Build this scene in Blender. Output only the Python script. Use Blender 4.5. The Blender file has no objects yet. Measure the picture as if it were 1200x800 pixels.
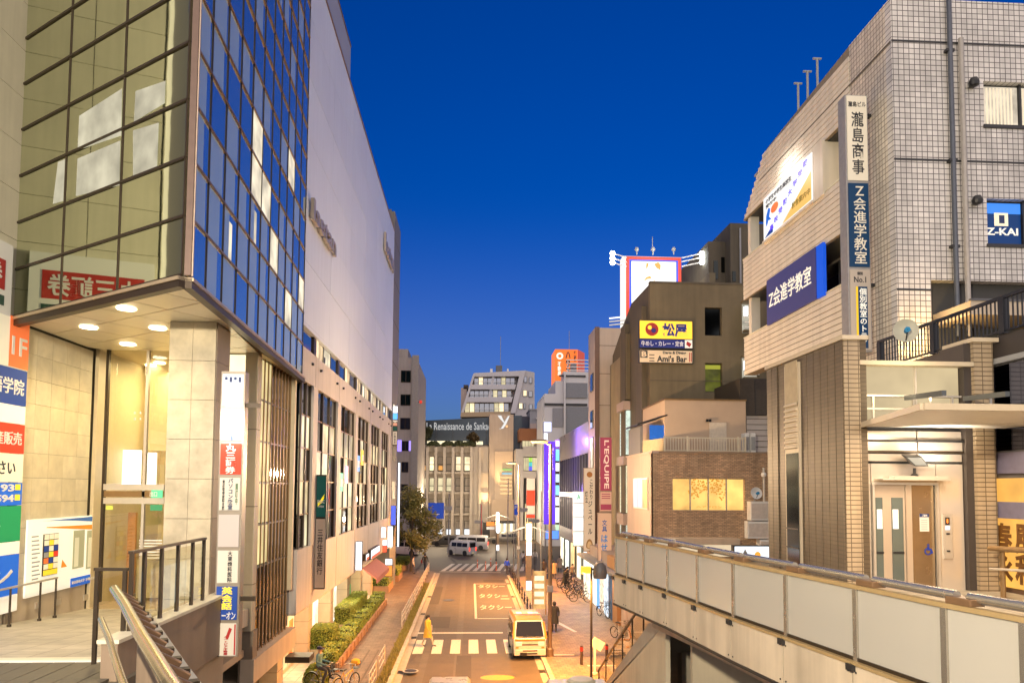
import bpy, bmesh, math, random
from mathutils import Vector, Matrix
sc = bpy.context.scene
COL = sc.collection
rnd = random.Random(7)
rad = math.radians

# ------------------------------------------------------------------ camera
F, EYE = 850.0, 8.2
YAW, PIT, ROLL = rad(3.22), rad(3.2), rad(0.4)
SHIFT = (172 - F * math.tan(PIT)) / 1200
ROT = Matrix.Rotation(-YAW, 3, 'Z') @ Matrix.Rotation(math.pi / 2 + PIT, 3, 'X') @ Matrix.Rotation(ROLL, 3, 'Z')
cam = bpy.data.cameras.new('camera'); camo = bpy.data.objects.new('camera', cam); COL.objects.link(camo)
cam.lens = F / 1200 * 36; cam.shift_y = SHIFT; cam.clip_end = 3000; cam.clip_start = 0.05
camo.matrix_world = Matrix.Translation((0, 0, EYE)) @ ROT.to_4x4()
sc.camera = camo

# ------------------------------------------------------------------ dusk sky, one soft low sun, exposure
w = bpy.data.worlds.new("World"); sc.world = w; w.use_nodes = True
nt = w.node_tree; N = nt.nodes; LK = nt.links.new
bg = N['Background']; sky = N.new('ShaderNodeTexSky'); sky.sky_type = 'NISHITA'; sky.sun_disc = False
sky.sun_elevation = rad(5); sky.sun_rotation = rad(200); sky.air_density = 1.3; sky.dust_density = 0.3; sky.ozone_density = 4
mx = N.new('ShaderNodeMix'); mx.data_type = 'RGBA'; mx.blend_type = 'MULTIPLY'; mx.inputs[0].default_value = 1
mx.inputs[7].default_value = (0.0, 0.315, 1.0, 1)
hs = N.new('ShaderNodeHueSaturation'); hs.inputs['Saturation'].default_value = 1.0; hs.inputs['Value'].default_value = 1.0
LK(sky.outputs[0], mx.inputs[6]); LK(mx.outputs[2], hs.inputs['Color']); LK(hs.outputs[0], bg.inputs[0])
bg.inputs[1].default_value = 0.095
# city glow: the dusk sky pales evenly towards the horizon all the way round
tcw = N.new('ShaderNodeTexCoord'); sxw = N.new('ShaderNodeSeparateXYZ'); LK(tcw.outputs['Generated'], sxw.inputs[0])
mrw = N.new('ShaderNodeMapRange'); mrw.interpolation_type = 'SMOOTHERSTEP'; mrw.inputs[1].default_value = 0.42; mrw.inputs[2].default_value = 0.0; mrw.inputs[3].default_value = 0; mrw.inputs[4].default_value = 1
LK(sxw.outputs[2], mrw.inputs[0]); glw = N.new('ShaderNodeMix'); glw.data_type = 'RGBA'; glw.blend_type = 'ADD'
LK(mrw.outputs[0], glw.inputs[0]); LK(hs.outputs[0], glw.inputs[6]); glw.inputs[7].default_value = (0.50, 0.33, 0.38, 1); LK(glw.outputs[2], bg.inputs[0])
sun = bpy.data.lights.new('sun', 'SUN'); suno = bpy.data.objects.new('sun', sun); COL.objects.link(suno)
sun.energy = 1.55; sun.angle = rad(130); sun.color = (1.0, 0.82, 0.62)
SUN_AZ, SUN_EL = rad(176), rad(30)
sd = Vector((math.sin(SUN_AZ) * math.cos(SUN_EL), math.cos(SUN_AZ) * math.cos(SUN_EL), math.sin(SUN_EL)))
suno.rotation_euler = sd.to_track_quat('Z', 'Y').to_euler()
sc.view_settings.view_transform = 'Standard'; sc.view_settings.look = 'None'
sc.view_settings.exposure = 1.0; sc.view_settings.gamma = 1.0
sc.cycles.use_denoising = True
sc.cycles.max_bounces = 6; sc.cycles.diffuse_bounces = 3; sc.cycles.glossy_bounces = 3; sc.cycles.transmission_bounces = 4
sc.cycles.sample_clamp_indirect = 4.0
sc.cycles.caustics_reflective = False; sc.cycles.caustics_refractive = False

# ------------------------------------------------------------------ helpers
def at(u, v, X=None, Y=None, Z=None):
    """the point of the plane x=X, y=Y or z=Z that was measured at (u, v) on the 1200x800 photograph"""
    d = ROT @ Vector(((u - 600) / F, (400 - v) / F + SHIFT * 1200 / F, -1))
    t = X / d.x if X is not None else Y / d.y if Y is not None else (Z - EYE) / d.z
    return Vector((0, 0, EYE)) + d * t

def thing(name, label, cat, loc=(0, 0, 0), group=None, rz=0):
    o = bpy.data.objects.new(name, None); COL.objects.link(o)
    o.location = loc; o.rotation_euler = (0, 0, rz); o.empty_display_size = .2
    o['label'] = label; o['category'] = cat
    if group: o['group'] = group
    return o

def root_loc(o):
    while o.parent: o = o.parent
    return Vector(o.location)

class Fr:
    """a facade frame: a runs along ux, o outwards along n, z up"""
    def __init__(s, x, y, ux):
        u = Vector((ux[0], ux[1], 0)).normalized(); s.O = Vector((x, y, 0)); s.u = u; s.n = Vector((u.y, -u.x, 0))
    def p(s, a, o, z): return s.O + s.u * a + s.n * o + Vector((0, 0, z))
    def ang(s): return math.atan2(s.u.y, s.u.x)
WORLD = Fr(0, 0, (1, 0)); WORLD.n = Vector((0, 1, 0))       # a = x, o = y

class MB:
    def __init__(s): s.v = []; s.f = []; s.m = []
    def add(s, vs, fs, mi=0):
        b = len(s.v); s.v += [tuple(q) for q in vs]; s.f += [tuple(b + i for i in f) for f in fs]; s.m += [mi] * len(fs); return s
    def box(s, a0, a1, o0, o1, z0, z1, fr=WORLD, mi=0):
        vs = [fr.p(a, o, z) for z in (z0, z1) for a, o in ((a0, o0), (a1, o0), (a1, o1), (a0, o1))]
        return s.add(vs, [(0, 3, 2, 1), (4, 5, 6, 7), (0, 1, 5, 4), (1, 2, 6, 5), (2, 3, 7, 6), (3, 0, 4, 7)], mi)
    def prism(s, pts, vec, mi=0):
        n = len(pts); vec = Vector(vec); vs = [Vector(p) for p in pts] + [Vector(p) + vec for p in pts]
        return s.add(vs, [tuple(range(n))[::-1], tuple(range(n, 2 * n))] + [(i, (i + 1) % n, n + (i + 1) % n, n + i) for i in range(n)], mi)
    def tube(s, p, q, r0, r1=None, n=8, mi=0, caps=True):
        p, q = Vector(p), Vector(q); r1 = r0 if r1 is None else r1
        d = (q - p).normalized(); x = d.orthogonal().normalized(); y = d.cross(x)
        vs = [p + (x * math.cos(t) + y * math.sin(t)) * r0 for t in [2 * math.pi * i / n for i in range(n)]]
        vs += [q + (x * math.cos(t) + y * math.sin(t)) * r1 for t in [2 * math.pi * i / n for i in range(n)]]
        fs = [(i, (i + 1) % n, n + (i + 1) % n, n + i) for i in range(n)]
        if caps: fs += [tuple(range(n))[::-1], tuple(range(n, 2 * n))]
        return s.add(vs, fs, mi)
    def path(s, pts, r, n=8, mi=0):
        for p, q in zip(pts, pts[1:]): s.tube(p, q, r, r, n, mi)
        return s
    def bar(s, p, q, w, h, mi=0):
        """rectangular bar from p to q, w across (horizontal), h in the other direction"""
        p, q = Vector(p), Vector(q); d = (q - p).normalized()
        x = Vector((d.y, -d.x, 0)); x = x.normalized() if x.length > 1e-4 else Vector((1, 0, 0)); y = x.cross(d)
        vs = [c + x * i * w / 2 + y * j * h / 2 for c in (p, q) for i, j in ((-1, -1), (1, -1), (1, 1), (-1, 1))]
        return s.add(vs, [(0, 3, 2, 1), (4, 5, 6, 7), (0, 1, 5, 4), (1, 2, 6, 5), (2, 3, 7, 6), (3, 0, 4, 7)], mi)
    def lathe(s, c, prof, n=12, mi=0):
        c = Vector(c); k = len(prof)
        vs = [c + Vector((r * math.cos(2 * math.pi * i / n), r * math.sin(2 * math.pi * i / n), z)) for r, z in prof for i in range(n)]
        fs = [(j * n + i, j * n + (i + 1) % n, (j + 1) * n + (i + 1) % n, (j + 1) * n + i) for j in range(k - 1) for i in range(n)]
        fs += [tuple(range(n))[::-1], tuple((k - 1) * n + i for i in range(n))]
        return s.add(vs, fs, mi)
    def loft(s, rings, mi=0, close=True):
        n = len(rings[0]); vs = [p for r in rings for p in r]
        fs = [(j * n + i, j * n + (i + 1) % n, (j + 1) * n + (i + 1) % n, (j + 1) * n + i) for j in range(len(rings) - 1) for i in range(n)]
        if close: fs += [tuple(range(n))[::-1], tuple((len(rings) - 1) * n + i for i in range(n))]
        return s.add(vs, fs, mi)
    def mesh(s, name, mats, off=(0, 0, 0), smooth=False, bevel=0):
        off = Vector(off); me = bpy.data.meshes.new(name)
        me.from_pydata([tuple(Vector(v) - off) for v in s.v], [], s.f)
        for m in (mats if isinstance(mats, (list, tuple)) else [mats]): me.materials.append(m)
        for p, i in zip(me.polygons, s.m): p.material_index = i
        bm = bmesh.new(); bm.from_mesh(me)
        if bevel:
            bmesh.ops.remove_doubles(bm, verts=bm.verts, dist=1e-5)
            bmesh.ops.bevel(bm, geom=[e for e in bm.edges if e.is_manifold and e.calc_face_angle(0) > .5], offset=bevel, segments=2, affect='EDGES', profile=.6)
        bmesh.ops.recalc_face_normals(bm, faces=bm.faces); bm.to_mesh(me); bm.free()
        if smooth:
            me.polygons.foreach_set('use_smooth', [True] * len(me.polygons))
            try: me.set_sharp_from_angle(angle=rad(40))
            except Exception: pass
        me.update(); return me
    def build(s, name, mats, parent=None, smooth=False, bevel=0, **props):
        me = s.mesh(name, mats, root_loc(parent) if parent else (0, 0, 0), smooth, bevel)
        o = bpy.data.objects.new(name, me); COL.objects.link(o)
        if parent: o.parent = parent
        for k, v in props.items(): o[k] = v
        return o

def box(name, mats, parent, a0, a1, o0, o1, z0, z1, fr=WORLD, bevel=0, **p):
    return MB().box(a0, a1, o0, o1, z0, z1, fr).build(name, mats, parent, bevel=bevel, **p)

def inst(me, name, parent, pos, rz=0):
    o = bpy.data.objects.new(name, me); COL.objects.link(o); o.parent = parent
    o.location = Vector(pos) - root_loc(parent); o.rotation_euler = (0, 0, rz); return o

def slab_mesh(name, w_, d_, h_, mat):
    """shared piece: w along +x from 0, d towards -y (outwards), h up from 0"""
    return MB().add([(x, y, z) for z in (0, h_) for x, y in ((0, -d_), (w_, -d_), (w_, 0), (0, 0))],
                    [(0, 3, 2, 1), (4, 5, 6, 7), (0, 1, 5, 4), (1, 2, 6, 5), (2, 3, 7, 6), (3, 0, 4, 7)]).mesh(name, mat)

def tag(o, label, cat, group=None):
    o['label'] = label; o['category'] = cat
    if group: o['group'] = group
    return o

def copy_tree(o, parent=None):
    c = o.copy(); COL.objects.link(c)
    if parent: c.parent = parent
    for ch in list(o.children): copy_tree(ch, c)
    return c

_txt = {}
def text_mesh(body, vertical=False, bold=0.0, lead=1.0):
    key = (body, vertical, bold, lead)
    if key in _txt: return _txt[key]
    c = bpy.data.curves.new('lettering', 'FONT'); c.body = '\n'.join(body) if vertical else body
    c.align_x = 'CENTER' if vertical else 'LEFT'; c.size = 1; c.offset = bold; c.resolution_u = 2; c.extrude = 0.012
    c.space_line = lead
    o = bpy.data.objects.new('lettering', c); COL.objects.link(o)
    dg = bpy.context.evaluated_depsgraph_get()
    me = bpy.data.meshes.new_from_object(o.evaluated_get(dg)); bpy.data.objects.remove(o)
    vs = [v.co.copy() for v in me.vertices]; fs = [tuple(p.vertices) for p in me.polygons]
    x0 = min(v.x for v in vs); x1 = max(v.x for v in vs); y0 = min(v.y for v in vs); y1 = max(v.y for v in vs)
    _txt[key] = (vs, fs, x0, x1, y0, y1); return _txt[key]

def letter(body, mat, parent, fr, a0, a1, z0, z1, o=0.02, vertical=False, bold=0.01, name='lettering', slant=0.0, **p):
    """raised lettering that fills the rectangle a0..a1, z0..z1 of a facade frame"""
    vs, fs, x0, x1, y0, y1 = text_mesh(body, vertical, bold, **p)
    sx = (a1 - a0) / max(x1 - x0, .01); sz = (z1 - z0) / max(y1 - y0, .01)
    m = MB(); m.add([fr.p(a0 + (v.x - x0) * sx, o + v.z * .6, z0 + (v.y - y0) * sz + slant * (v.x - x0) * sx) for v in vs], fs)
    return m.build(name, mat, parent)

def clip_poly(poly, a, b):
    """keep the part of 2D poly left of a->b"""
    out = []
    for i, p in enumerate(poly):
        q = poly[(i + 1) % len(poly)]
        dp = (b[0] - a[0]) * (p[1] - a[1]) - (b[1] - a[1]) * (p[0] - a[0])
        dq = (b[0] - a[0]) * (q[1] - a[1]) - (b[1] - a[1]) * (q[0] - a[0])
        if dp >= 0: out.append(p)
        if dp * dq < 0:
            t = dp / (dp - dq); out.append((p[0] + (q[0] - p[0]) * t, p[1] + (q[1] - p[1]) * t))
    return out
def clip_convex(poly, conv):
    for i in range(len(conv)):
        if len(poly) < 3: return []
        poly = clip_poly(poly, conv[i], conv[(i + 1) % len(conv)])
    return poly

# ------------------------------------------------------------------ materials
MATS = {}
def mat(name, col, rough=.6, metal=0, var=.12, scale=6.0, bump=0.0, streak=0.0, spec=.5, bscale=None, coat=0):
    if name in MATS: return MATS[name]
    m = bpy.data.materials.new(name); m.use_nodes = True; n = m.node_tree.nodes; l = m.node_tree.links.new
    b = n['Principled BSDF']; b.inputs['Roughness'].default_value = rough; b.inputs['Metallic'].default_value = metal
    b.inputs['Specular IOR Level'].default_value = spec; b.inputs['Base Color'].default_value = (*col, 1); b.inputs['Coat Weight'].default_value = coat
    tc = n.new('ShaderNodeNewGeometry')
    if var or streak:
        no = n.new('ShaderNodeTexNoise'); no.inputs['Scale'].default_value = scale; no.inputs['Detail'].default_value = 6; no.inputs['Roughness'].default_value = .62
        l(tc.outputs['Position'], no.inputs['Vector'])
        rp = n.new('ShaderNodeMapRange'); rp.inputs[1].default_value = .28; rp.inputs[2].default_value = .72
        rp.inputs[3].default_value = 1 - var; rp.inputs[4].default_value = 1 + var; l(no.outputs[0], rp.inputs[0])
        last = rp.outputs[0]
        if streak:
            mp = n.new('ShaderNodeMapping'); mp.inputs['Scale'].default_value = (2.2, 2.2, .16); l(tc.outputs['Position'], mp.inputs[0])
            n2 = n.new('ShaderNodeTexNoise'); n2.inputs['Scale'].default_value = 1.6; n2.inputs['Detail'].default_value = 5; l(mp.outputs[0], n2.inputs['Vector'])
            r2 = n.new('ShaderNodeMapRange'); r2.inputs[1].default_value = .35; r2.inputs[2].default_value = .7; r2.inputs[3].default_value = 1.0; r2.inputs[4].default_value = 1 - streak
            l(n2.outputs[0], r2.inputs[0]); mu = n.new('ShaderNodeMath'); mu.operation = 'MULTIPLY'; l(last, mu.inputs[0]); l(r2.outputs[0], mu.inputs[1]); last = mu.outputs[0]
        vm = n.new('ShaderNodeVectorMath'); vm.operation = 'SCALE'; vm.inputs[0].default_value = col; l(last, vm.inputs['Scale']); l(vm.outputs[0], b.inputs['Base Color'])
        ru = n.new('ShaderNodeMapRange'); ru.inputs[3].default_value = max(rough - .08, .02); ru.inputs[4].default_value = min(rough + .08, 1); l(no.outputs[0], ru.inputs[0]); l(ru.outputs[0], b.inputs['Roughness'])
    if bump:
        nb = n.new('ShaderNodeTexNoise'); nb.inputs['Scale'].default_value = bscale or scale * 4; nb.inputs['Detail'].default_value = 5; l(tc.outputs['Position'], nb.inputs['Vector'])
        bp = n.new('ShaderNodeBump'); bp.inputs['Strength'].default_value = bump; bp.inputs['Distance'].default_value = .03; l(nb.outputs[0], bp.inputs['Height']); l(bp.outputs[0], b.inputs['Normal'])
    MATS[name] = m; return m

EMK = 0.7
def emit(name, col, s, var=0.0, scale=1.5, base=(.03, .03, .03)):
    if name in MATS: return MATS[name]
    m = bpy.data.materials.new(name); m.use_nodes = True; n = m.node_tree.nodes; l = m.node_tree.links.new
    b = n['Principled BSDF']; b.inputs['Base Color'].default_value = (*base, 1); b.inputs['Roughness'].default_value = .45; b.inputs['Specular IOR Level'].default_value = .2
    b.inputs['Emission Color'].default_value = (*col, 1); s *= EMK if s < 5 else 1; b.inputs['Emission Strength'].default_value = s
    if var:
        tc = n.new('ShaderNodeNewGeometry'); no = n.new('ShaderNodeTexNoise'); no.inputs['Scale'].default_value = scale; no.inputs['Detail'].default_value = 3
        l(tc.outputs['Position'], no.inputs['Vector']); r = n.new('ShaderNodeMapRange'); r.inputs[1].default_value = .3; r.inputs[2].default_value = .7
        r.inputs[3].default_value = s * (1 - var); r.inputs[4].default_value = s * (1 + var); l(no.outputs[0], r.inputs[0]); l(r.outputs[0], b.inputs['Emission Strength'])
    MATS[name] = m; return m

def tilemat(name, col, joint, tw, th, axis, rough=.35, var=.08, offset=0.0, jw=.012, bump=.4, big=0):
    """small glazed wall tiles below the size that can be told apart; axis is the horizontal world axis"""
    m = bpy.data.materials.new(name); m.use_nodes = True; n = m.node_tree.nodes; l = m.node_tree.links.new
    b = n['Principled BSDF']; b.inputs['Roughness'].default_value = rough
    g = n.new('ShaderNodeNewGeometry'); sx = n.new('ShaderNodeSeparateXYZ'); l(g.outputs['Position'], sx.inputs[0])
    cb = n.new('ShaderNodeCombineXYZ'); l(sx.outputs[axis], cb.inputs[0]); l(sx.outputs[2], cb.inputs[1])
    br = n.new('ShaderNodeTexBrick'); br.offset = offset; br.inputs['Scale'].default_value = 1; br.inputs['Mortar Size'].default_value = jw
    br.inputs['Mortar Smooth'].default_value = .1; br.inputs['Brick Width'].default_value = tw; br.inputs['Row Height'].default_value = th; br.inputs['Bias'].default_value = 0
    br.inputs['Color1'].default_value = (*[c * (1 + var) for c in col], 1); br.inputs['Color2'].default_value = (*[c * (1 - var) for c in col], 1); br.inputs['Mortar'].default_value = (*joint, 1)
    l(cb.outputs[0], br.inputs['Vector'])
    no = n.new('ShaderNodeTexNoise'); no.inputs['Scale'].default_value = .8; no.inputs['Detail'].default_value = 5; l(g.outputs['Position'], no.inputs['Vector'])
    r = n.new('ShaderNodeMapRange'); r.inputs[1].default_value = .3; r.inputs[2].default_value = .7; r.inputs[3].default_value = .86; r.inputs[4].default_value = 1.1; l(no.outputs[0], r.inputs[0])
    mp = n.new('ShaderNodeMapping'); mp.inputs['Scale'].default_value = (1.6, 1.6, .12); l(g.outputs['Position'], mp.inputs[0]); n2 = n.new('ShaderNodeTexNoise'); n2.inputs['Scale'].default_value = 1.5; n2.inputs['Detail'].default_value = 6; l(mp.outputs[0], n2.inputs['Vector'])
    r2 = n.new('ShaderNodeMapRange'); r2.inputs[1].default_value = .42; r2.inputs[2].default_value = .75; r2.inputs[3].default_value = 1; r2.inputs[4].default_value = .74; l(n2.outputs[0], r2.inputs[0]); mu = n.new('ShaderNodeMath'); mu.operation = 'MULTIPLY'; l(r.outputs[0], mu.inputs[0]); l(r2.outputs[0], mu.inputs[1])
    vm = n.new('ShaderNodeVectorMath'); vm.operation = 'SCALE'; l(br.outputs[0], vm.inputs[0]); l(mu.outputs[0], vm.inputs['Scale']); l(vm.outputs[0], b.inputs['Base Color'])
    bp = n.new('ShaderNodeBump'); bp.inputs['Strength'].default_value = bump; bp.inputs['Distance'].default_value = .01; bp.invert = True
    l(br.outputs['Fac'], bp.inputs['Height']); l(bp.outputs[0], b.inputs['Normal'])
    MATS[name] = m; return m

def thin_glass(name, tint, refl=.12, rough=.02):
    m = bpy.data.materials.new(name); m.use_nodes = True; n = m.node_tree.nodes; l = m.node_tree.links.new
    for k in list(n):
        if k.type != 'OUTPUT_MATERIAL': n.remove(k)
    t = n.new('ShaderNodeBsdfTransparent'); t.inputs[0].default_value = (*tint, 1)
    g = n.new('ShaderNodeBsdfGlossy'); g.inputs['Roughness'].default_value = rough
    fr = n.new('ShaderNodeFresnel'); fr.inputs[0].default_value = 1.5; ad = n.new('ShaderNodeMath'); ad.operation = 'ADD'; ad.inputs[1].default_value = refl
    l(fr.outputs[0], ad.inputs[0]); gm = n.new('ShaderNodeNewGeometry'); iv = n.new('ShaderNodeMath'); iv.operation = 'SUBTRACT'; iv.inputs[0].default_value = 1; l(gm.outputs['Backfacing'], iv.inputs[1]); ml = n.new('ShaderNodeMath'); ml.operation = 'MULTIPLY'; l(ad.outputs[0], ml.inputs[0]); l(iv.outputs[0], ml.inputs[1])
    mxs = n.new('ShaderNodeMixShader'); l(ml.outputs[0], mxs.inputs[0]); l(t.outputs[0], mxs.inputs[1]); l(g.outputs[0], mxs.inputs[2])
    l(mxs.outputs[0], n['Material Output'].inputs[0]); MATS[name] = m; return m

def frosted(name, col):
    m = bpy.data.materials.new(name); m.use_nodes = True; n = m.node_tree.nodes; l = m.node_tree.links.new
    for k in list(n):
        if k.type != 'OUTPUT_MATERIAL': n.remove(k)
    t = n.new('ShaderNodeBsdfTranslucent'); t.inputs[0].default_value = (*col, 1); d = n.new('ShaderNodeBsdfDiffuse'); d.inputs[0].default_value = (*col, 1)
    g = n.new('ShaderNodeBsdfGlossy'); g.inputs['Roughness'].default_value = .16
    m1 = n.new('ShaderNodeMixShader'); m1.inputs[0].default_value = .62; l(d.outputs[0], m1.inputs[1]); l(t.outputs[0], m1.inputs[2])
    fr = n.new('ShaderNodeFresnel'); fr.inputs[0].default_value = 1.45; ad = n.new('ShaderNodeMath'); ad.operation = 'ADD'; ad.inputs[1].default_value = .08
    l(fr.outputs[0], ad.inputs[0]); m2 = n.new('ShaderNodeMixShader'); l(ad.outputs[0], m2.inputs[0]); l(m1.outputs[0], m2.inputs[1]); l(g.outputs[0], m2.inputs[2])
    l(m2.outputs[0], n['Material Output'].inputs[0]); MATS[name] = m; return m

def lamp(name, kind, loc, power, col, parent=None, size=.2, rot=None, spot=None, blend=.6):
    d = bpy.data.lights.new(name, kind); d.energy = power; d.color = col
    if kind == 'AREA': d.size = size
    else: d.shadow_soft_size = size
    if kind == 'SPOT': d.spot_size = rad(spot or 120); d.spot_blend = blend
    o = bpy.data.objects.new(name, d); COL.objects.link(o); o.location = Vector(loc) - (root_loc(parent) if parent else Vector((0, 0, 0)))
    if rot is not None: o.rotation_euler = rot
    if parent: o.parent = parent
    return o
SODIUM = (1.0, .37, .045); WARM = (1.0, .74, .42); COOL = (.85, .93, 1.0)

# shared materials
steel = mat('brushed_steel', (.60, .55, .48), .42, .6, .06, 3)
darkmetal = mat('dark_metal', (.03, .03, .032), .4, .3, .1)
grey = mat('grey_paint', (.30, .30, .30), .55, 0, .1, 3)
white = mat('white_paint', (.72, .71, .68), .5, 0, .06, 3)
black = mat('black_plastic', (.015, .015, .017), .45, 0, .1)
w_white = mat('white_print', (.8, .79, .76), .5, 0, .03)
w_navy = mat('navy_print', (.012, .03, .12), .4, 0, .05)
w_red = mat('red_print', (.42, .02, .02), .45, 0, .05)
w_dark = mat('dark_print', (.025, .025, .03), .5, 0, .03)
rubber = mat('rubber', (.012, .012, .012), .8, 0, .1)
# ------------------------------------------------------------------ ground, road, pavements, markings
asphalt = mat('asphalt', (.072, .056, .040), .68, 0, .30, 1.1, .25, bscale=60)
far_asphalt = mat('ground_asphalt', (.07, .065, .06), .85, 0, .2, .5)
paveL = tilemat('left_pavement_bricks', (.15, .105, .085), (.07, .055, .05), .4, .2, 1, .7, .2, .5, .01, .2)
def ground_tiles(name, col, joint, tw, th, off=.5, var=.18, rough=.65):
    m = tilemat(name, col, joint, tw, th, 0, rough, var, off, .012, .25)
    n = m.node_tree.nodes; sx = [k for k in n if k.type == 'SEPXYZ'][0]; cb = [k for k in n if k.type == 'COMBXYZ'][0]
    m.node_tree.links.new(sx.outputs[1], cb.inputs[1]); return m
paveL = ground_tiles('left_pavement_brick', (.155, .105, .072), (.075, .055, .042), .4, .4)
paveR = ground_tiles('right_pavement_slab', (.21, .155, .105), (.11, .085, .06), .3, .3)
paveS = ground_tiles('shop_apron_slab', (.46, .42, .36), (.22, .2, .17), .6, .6, 0)
kerbm = mat('kerb_concrete', (.34, .31, .27), .8, 0, .15, 3, .2)
paint = mat('road_paint', (.50, .46, .38), .6, 0, .42, 14, .1)
def sheet(name, m, pts, z, **p):
    o = MB().add([(x, y, z) for x, y in pts], [tuple(range(len(pts)))]).build(name, m); o['kind'] = 'structure'
    for k, v in p.items(): o[k] = v
    return o
sheet('ground', far_asphalt, [(-900, -300), (900, -300), (900, 1500), (-900, 1500)], 0)
KL, KR = -3.2, 3.45
sheet('road', asphalt, [(KL - .3, -40), (KR + .3, -40), (KR + .3, 68), (9, 74), (70, 76), (70, 108), (-70, 108), (-70, 78), (-12, 77), (KL - .3, 71)], .004)
def solid(name, m, pts, z0, z1):
    o = MB().prism([(x, y, z0) for x, y in pts], (0, 0, z1 - z0)).build(name, m); o['kind'] = 'structure'; return o
solid('left_pavement', paveL, [(-16, -40), (KL - .2, -40), (KL - .2, 71), (-7, 75.5), (-16, 76)], -.2, .125)
solid('right_pavement', paveR, [(KR + .2, -40), (22, -40), (22, 73), (10, 72), (KR + .2, 66)], -.2, .125)
sheet('shop_apron', paveS, [(-11, 24), (-6.75, 24), (-6.75, 57), (-11, 57)], .131)
sheet('far_pavement', paveR, [(-70, 108), (70, 108), (70, 122), (-70, 122)], .01)
# kerb stones one by one
kt = thing('left_kerb', 'pale concrete kerb stones along the left edge of the road', 'kerb', (KL, 30, 0))
km = slab_mesh('kerb_stone', .2, 1.96, .15, kerbm)
for i in range(24): inst(km, 'kerb_stone', kt, (KL - .2, 24 + i * 2, 0))
kr = thing('right_kerb', 'pale concrete kerb stones along the right edge of the road', 'kerb', (KR, 30, 0))
for i in range(22): inst(km, 'kerb_stone', kr, (KR, 26 + i * 2, 0))
sheet('left_gutter', mat('gutter_concrete', (.30, .27, .23), .8, 0, .15, 2), [(KL, 22), (KL + .32, 22), (KL + .32, 71), (KL, 71)], .008)
sheet('right_gutter', MATS['gutter_concrete'], [(KR - .3, 22), (KR, 22), (KR, 66), (KR - .3, 66)], .008)
# markings (sheets 4 mm above the road)
def mark(name, pts, z=.010): return sheet(name, paint, pts, z)
def rect(x0, x1, y0, y1): return [(x0, y0), (x1, y0), (x1, y1), (x0, y1)]
cw = thing('zebra_crossing', 'white zebra stripes painted across the road just behind the white van', 'crossing', (0, 38, 0))
del cw['category']; del cw['label']; cw['kind'] = 'structure'
for i in range(7):
    x = -2.82 + i * .93
    MB().add([(x, 36.6, .012), (x + .5, 36.6, .012), (x + .5, 39.9, .012), (x, 39.9, .012)], [(0, 1, 2, 3)]).build('zebra_stripe', paint, cw)
mark('stop_line', rect(-2.9, 1.9, 41.6, 41.95))
mark('bay_line', rect(.33, .48, 46.2, 63))
mark('bay_end_line', rect(.5, 3.3, 46.2, 46.4))
mark('bay_far_line', rect(.5, 3.3, 62.8, 63))
mark('edge_mark', rect(2.3, 2.95, 54.3, 54.6))
def road_text(s, x0, x1, y0, y1):
    vs, fs, a0, a1, b0, b1 = text_mesh(s, False, .012)
    m = MB(); m.add([(x0 + (v.x - a0) / (a1 - a0) * (x1 - x0), y0 + (v.y - b0) / (b1 - b0) * (y1 - y0), .012 + max(v.z, 0) * .2) for v in vs], fs)
    o = m.build('road_lettering', paint); o['kind'] = 'structure'
for y in (49.6, 54.9, 60.3): road_text('タクシー', .7, 2.9, y, y + 2.0)
fc = thing('far_zebra_crossing', '', '', (0, 74, 0)); del fc['category']; del fc['label']; fc['kind'] = 'structure'
for i in range(11):
    x = -2.9 + i * .78
    MB().add([(x, 72.6, .012), (x + .42, 72.6, .012), (x + 1.3, 79.5, .012), (x + .88, 79.5, .012)], [(0, 1, 2, 3)]).build('zebra_stripe', paint, fc)
mark('far_crossing_line', [(-3, 71.9), (3, 71.2), (3, 71.5), (-3, 72.2)])
for (u, v, r) in ((526, 703, .42), (481, 789, .35)):
    p = at(u, v, Z=0); mh = thing('manhole_cover', 'dark round iron manhole cover in the middle of the left lane' if u > 500 else 'pale round cover set in the left pavement', 'manhole', (p.x, p.y, .01 if u > 500 else .126))
    MB().lathe((p.x, p.y, .008 if u > 500 else .127), [(r, 0), (r, .012)], 20).build('lid', darkmetal if u > 500 else grey, mh)
    MB().lathe((p.x, p.y, .008 if u > 500 else .127), [(r * .8, .012), (r * .78, .018)], 20).build('raised_ring', darkmetal, mh)
p = at(583, 793.5, Z=0); sheet('yellow_marker', mat('amber_road_paint', (.42, .20, .02), .6, 0, .3, 9), [(p.x + .75 * math.cos(t), p.y + .45 * math.sin(t)) for t in [i * .3142 for i in range(20)]], .010)
patchm = mat('asphalt_patch', (.050, .042, .034), .75, 0, .25, 2.5, .2, bscale=70); wornm = mat('asphalt_worn', (.090, .076, .062), .7, 0, .25, 1.5, .2, bscale=60)
for pts in (rect(-2.6, -1.2, 43.2, 47), rect(-.6, .1, 32, 36.2), rect(1.2, 3.0, 64, 65.6), rect(-2.9, -2.2, 52, 61)): sheet('road_patch', patchm, pts, .0065)
for x in (-2.3, -.7): sheet('tyre_track', wornm, [(x, 24), (x + .32, 24), (x + .36, 70), (x - .03, 70)], .0058)
crk = MB(); rc = random.Random(8)
for k in range(9):
    x, y = -2.8 + 6 * rc.random(), 31 + 30 * rc.random()
    for _ in range(9):
        x2, y2 = x + (rc.random() - .5) * .5, y + .25 + .3 * rc.random(); crk.add([(x - .012, y, .0082), (x + .012, y, .0082), (x2 + .012, y2, .0082), (x2 - .012, y2, .0082)], [(0, 1, 2, 3)]); x, y = x2, y2
ck = crk.build('road_cracks', mat('tar_seam', (.02, .018, .016), .5)); ck['kind'] = 'structure'
gmesh = MB()
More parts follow.
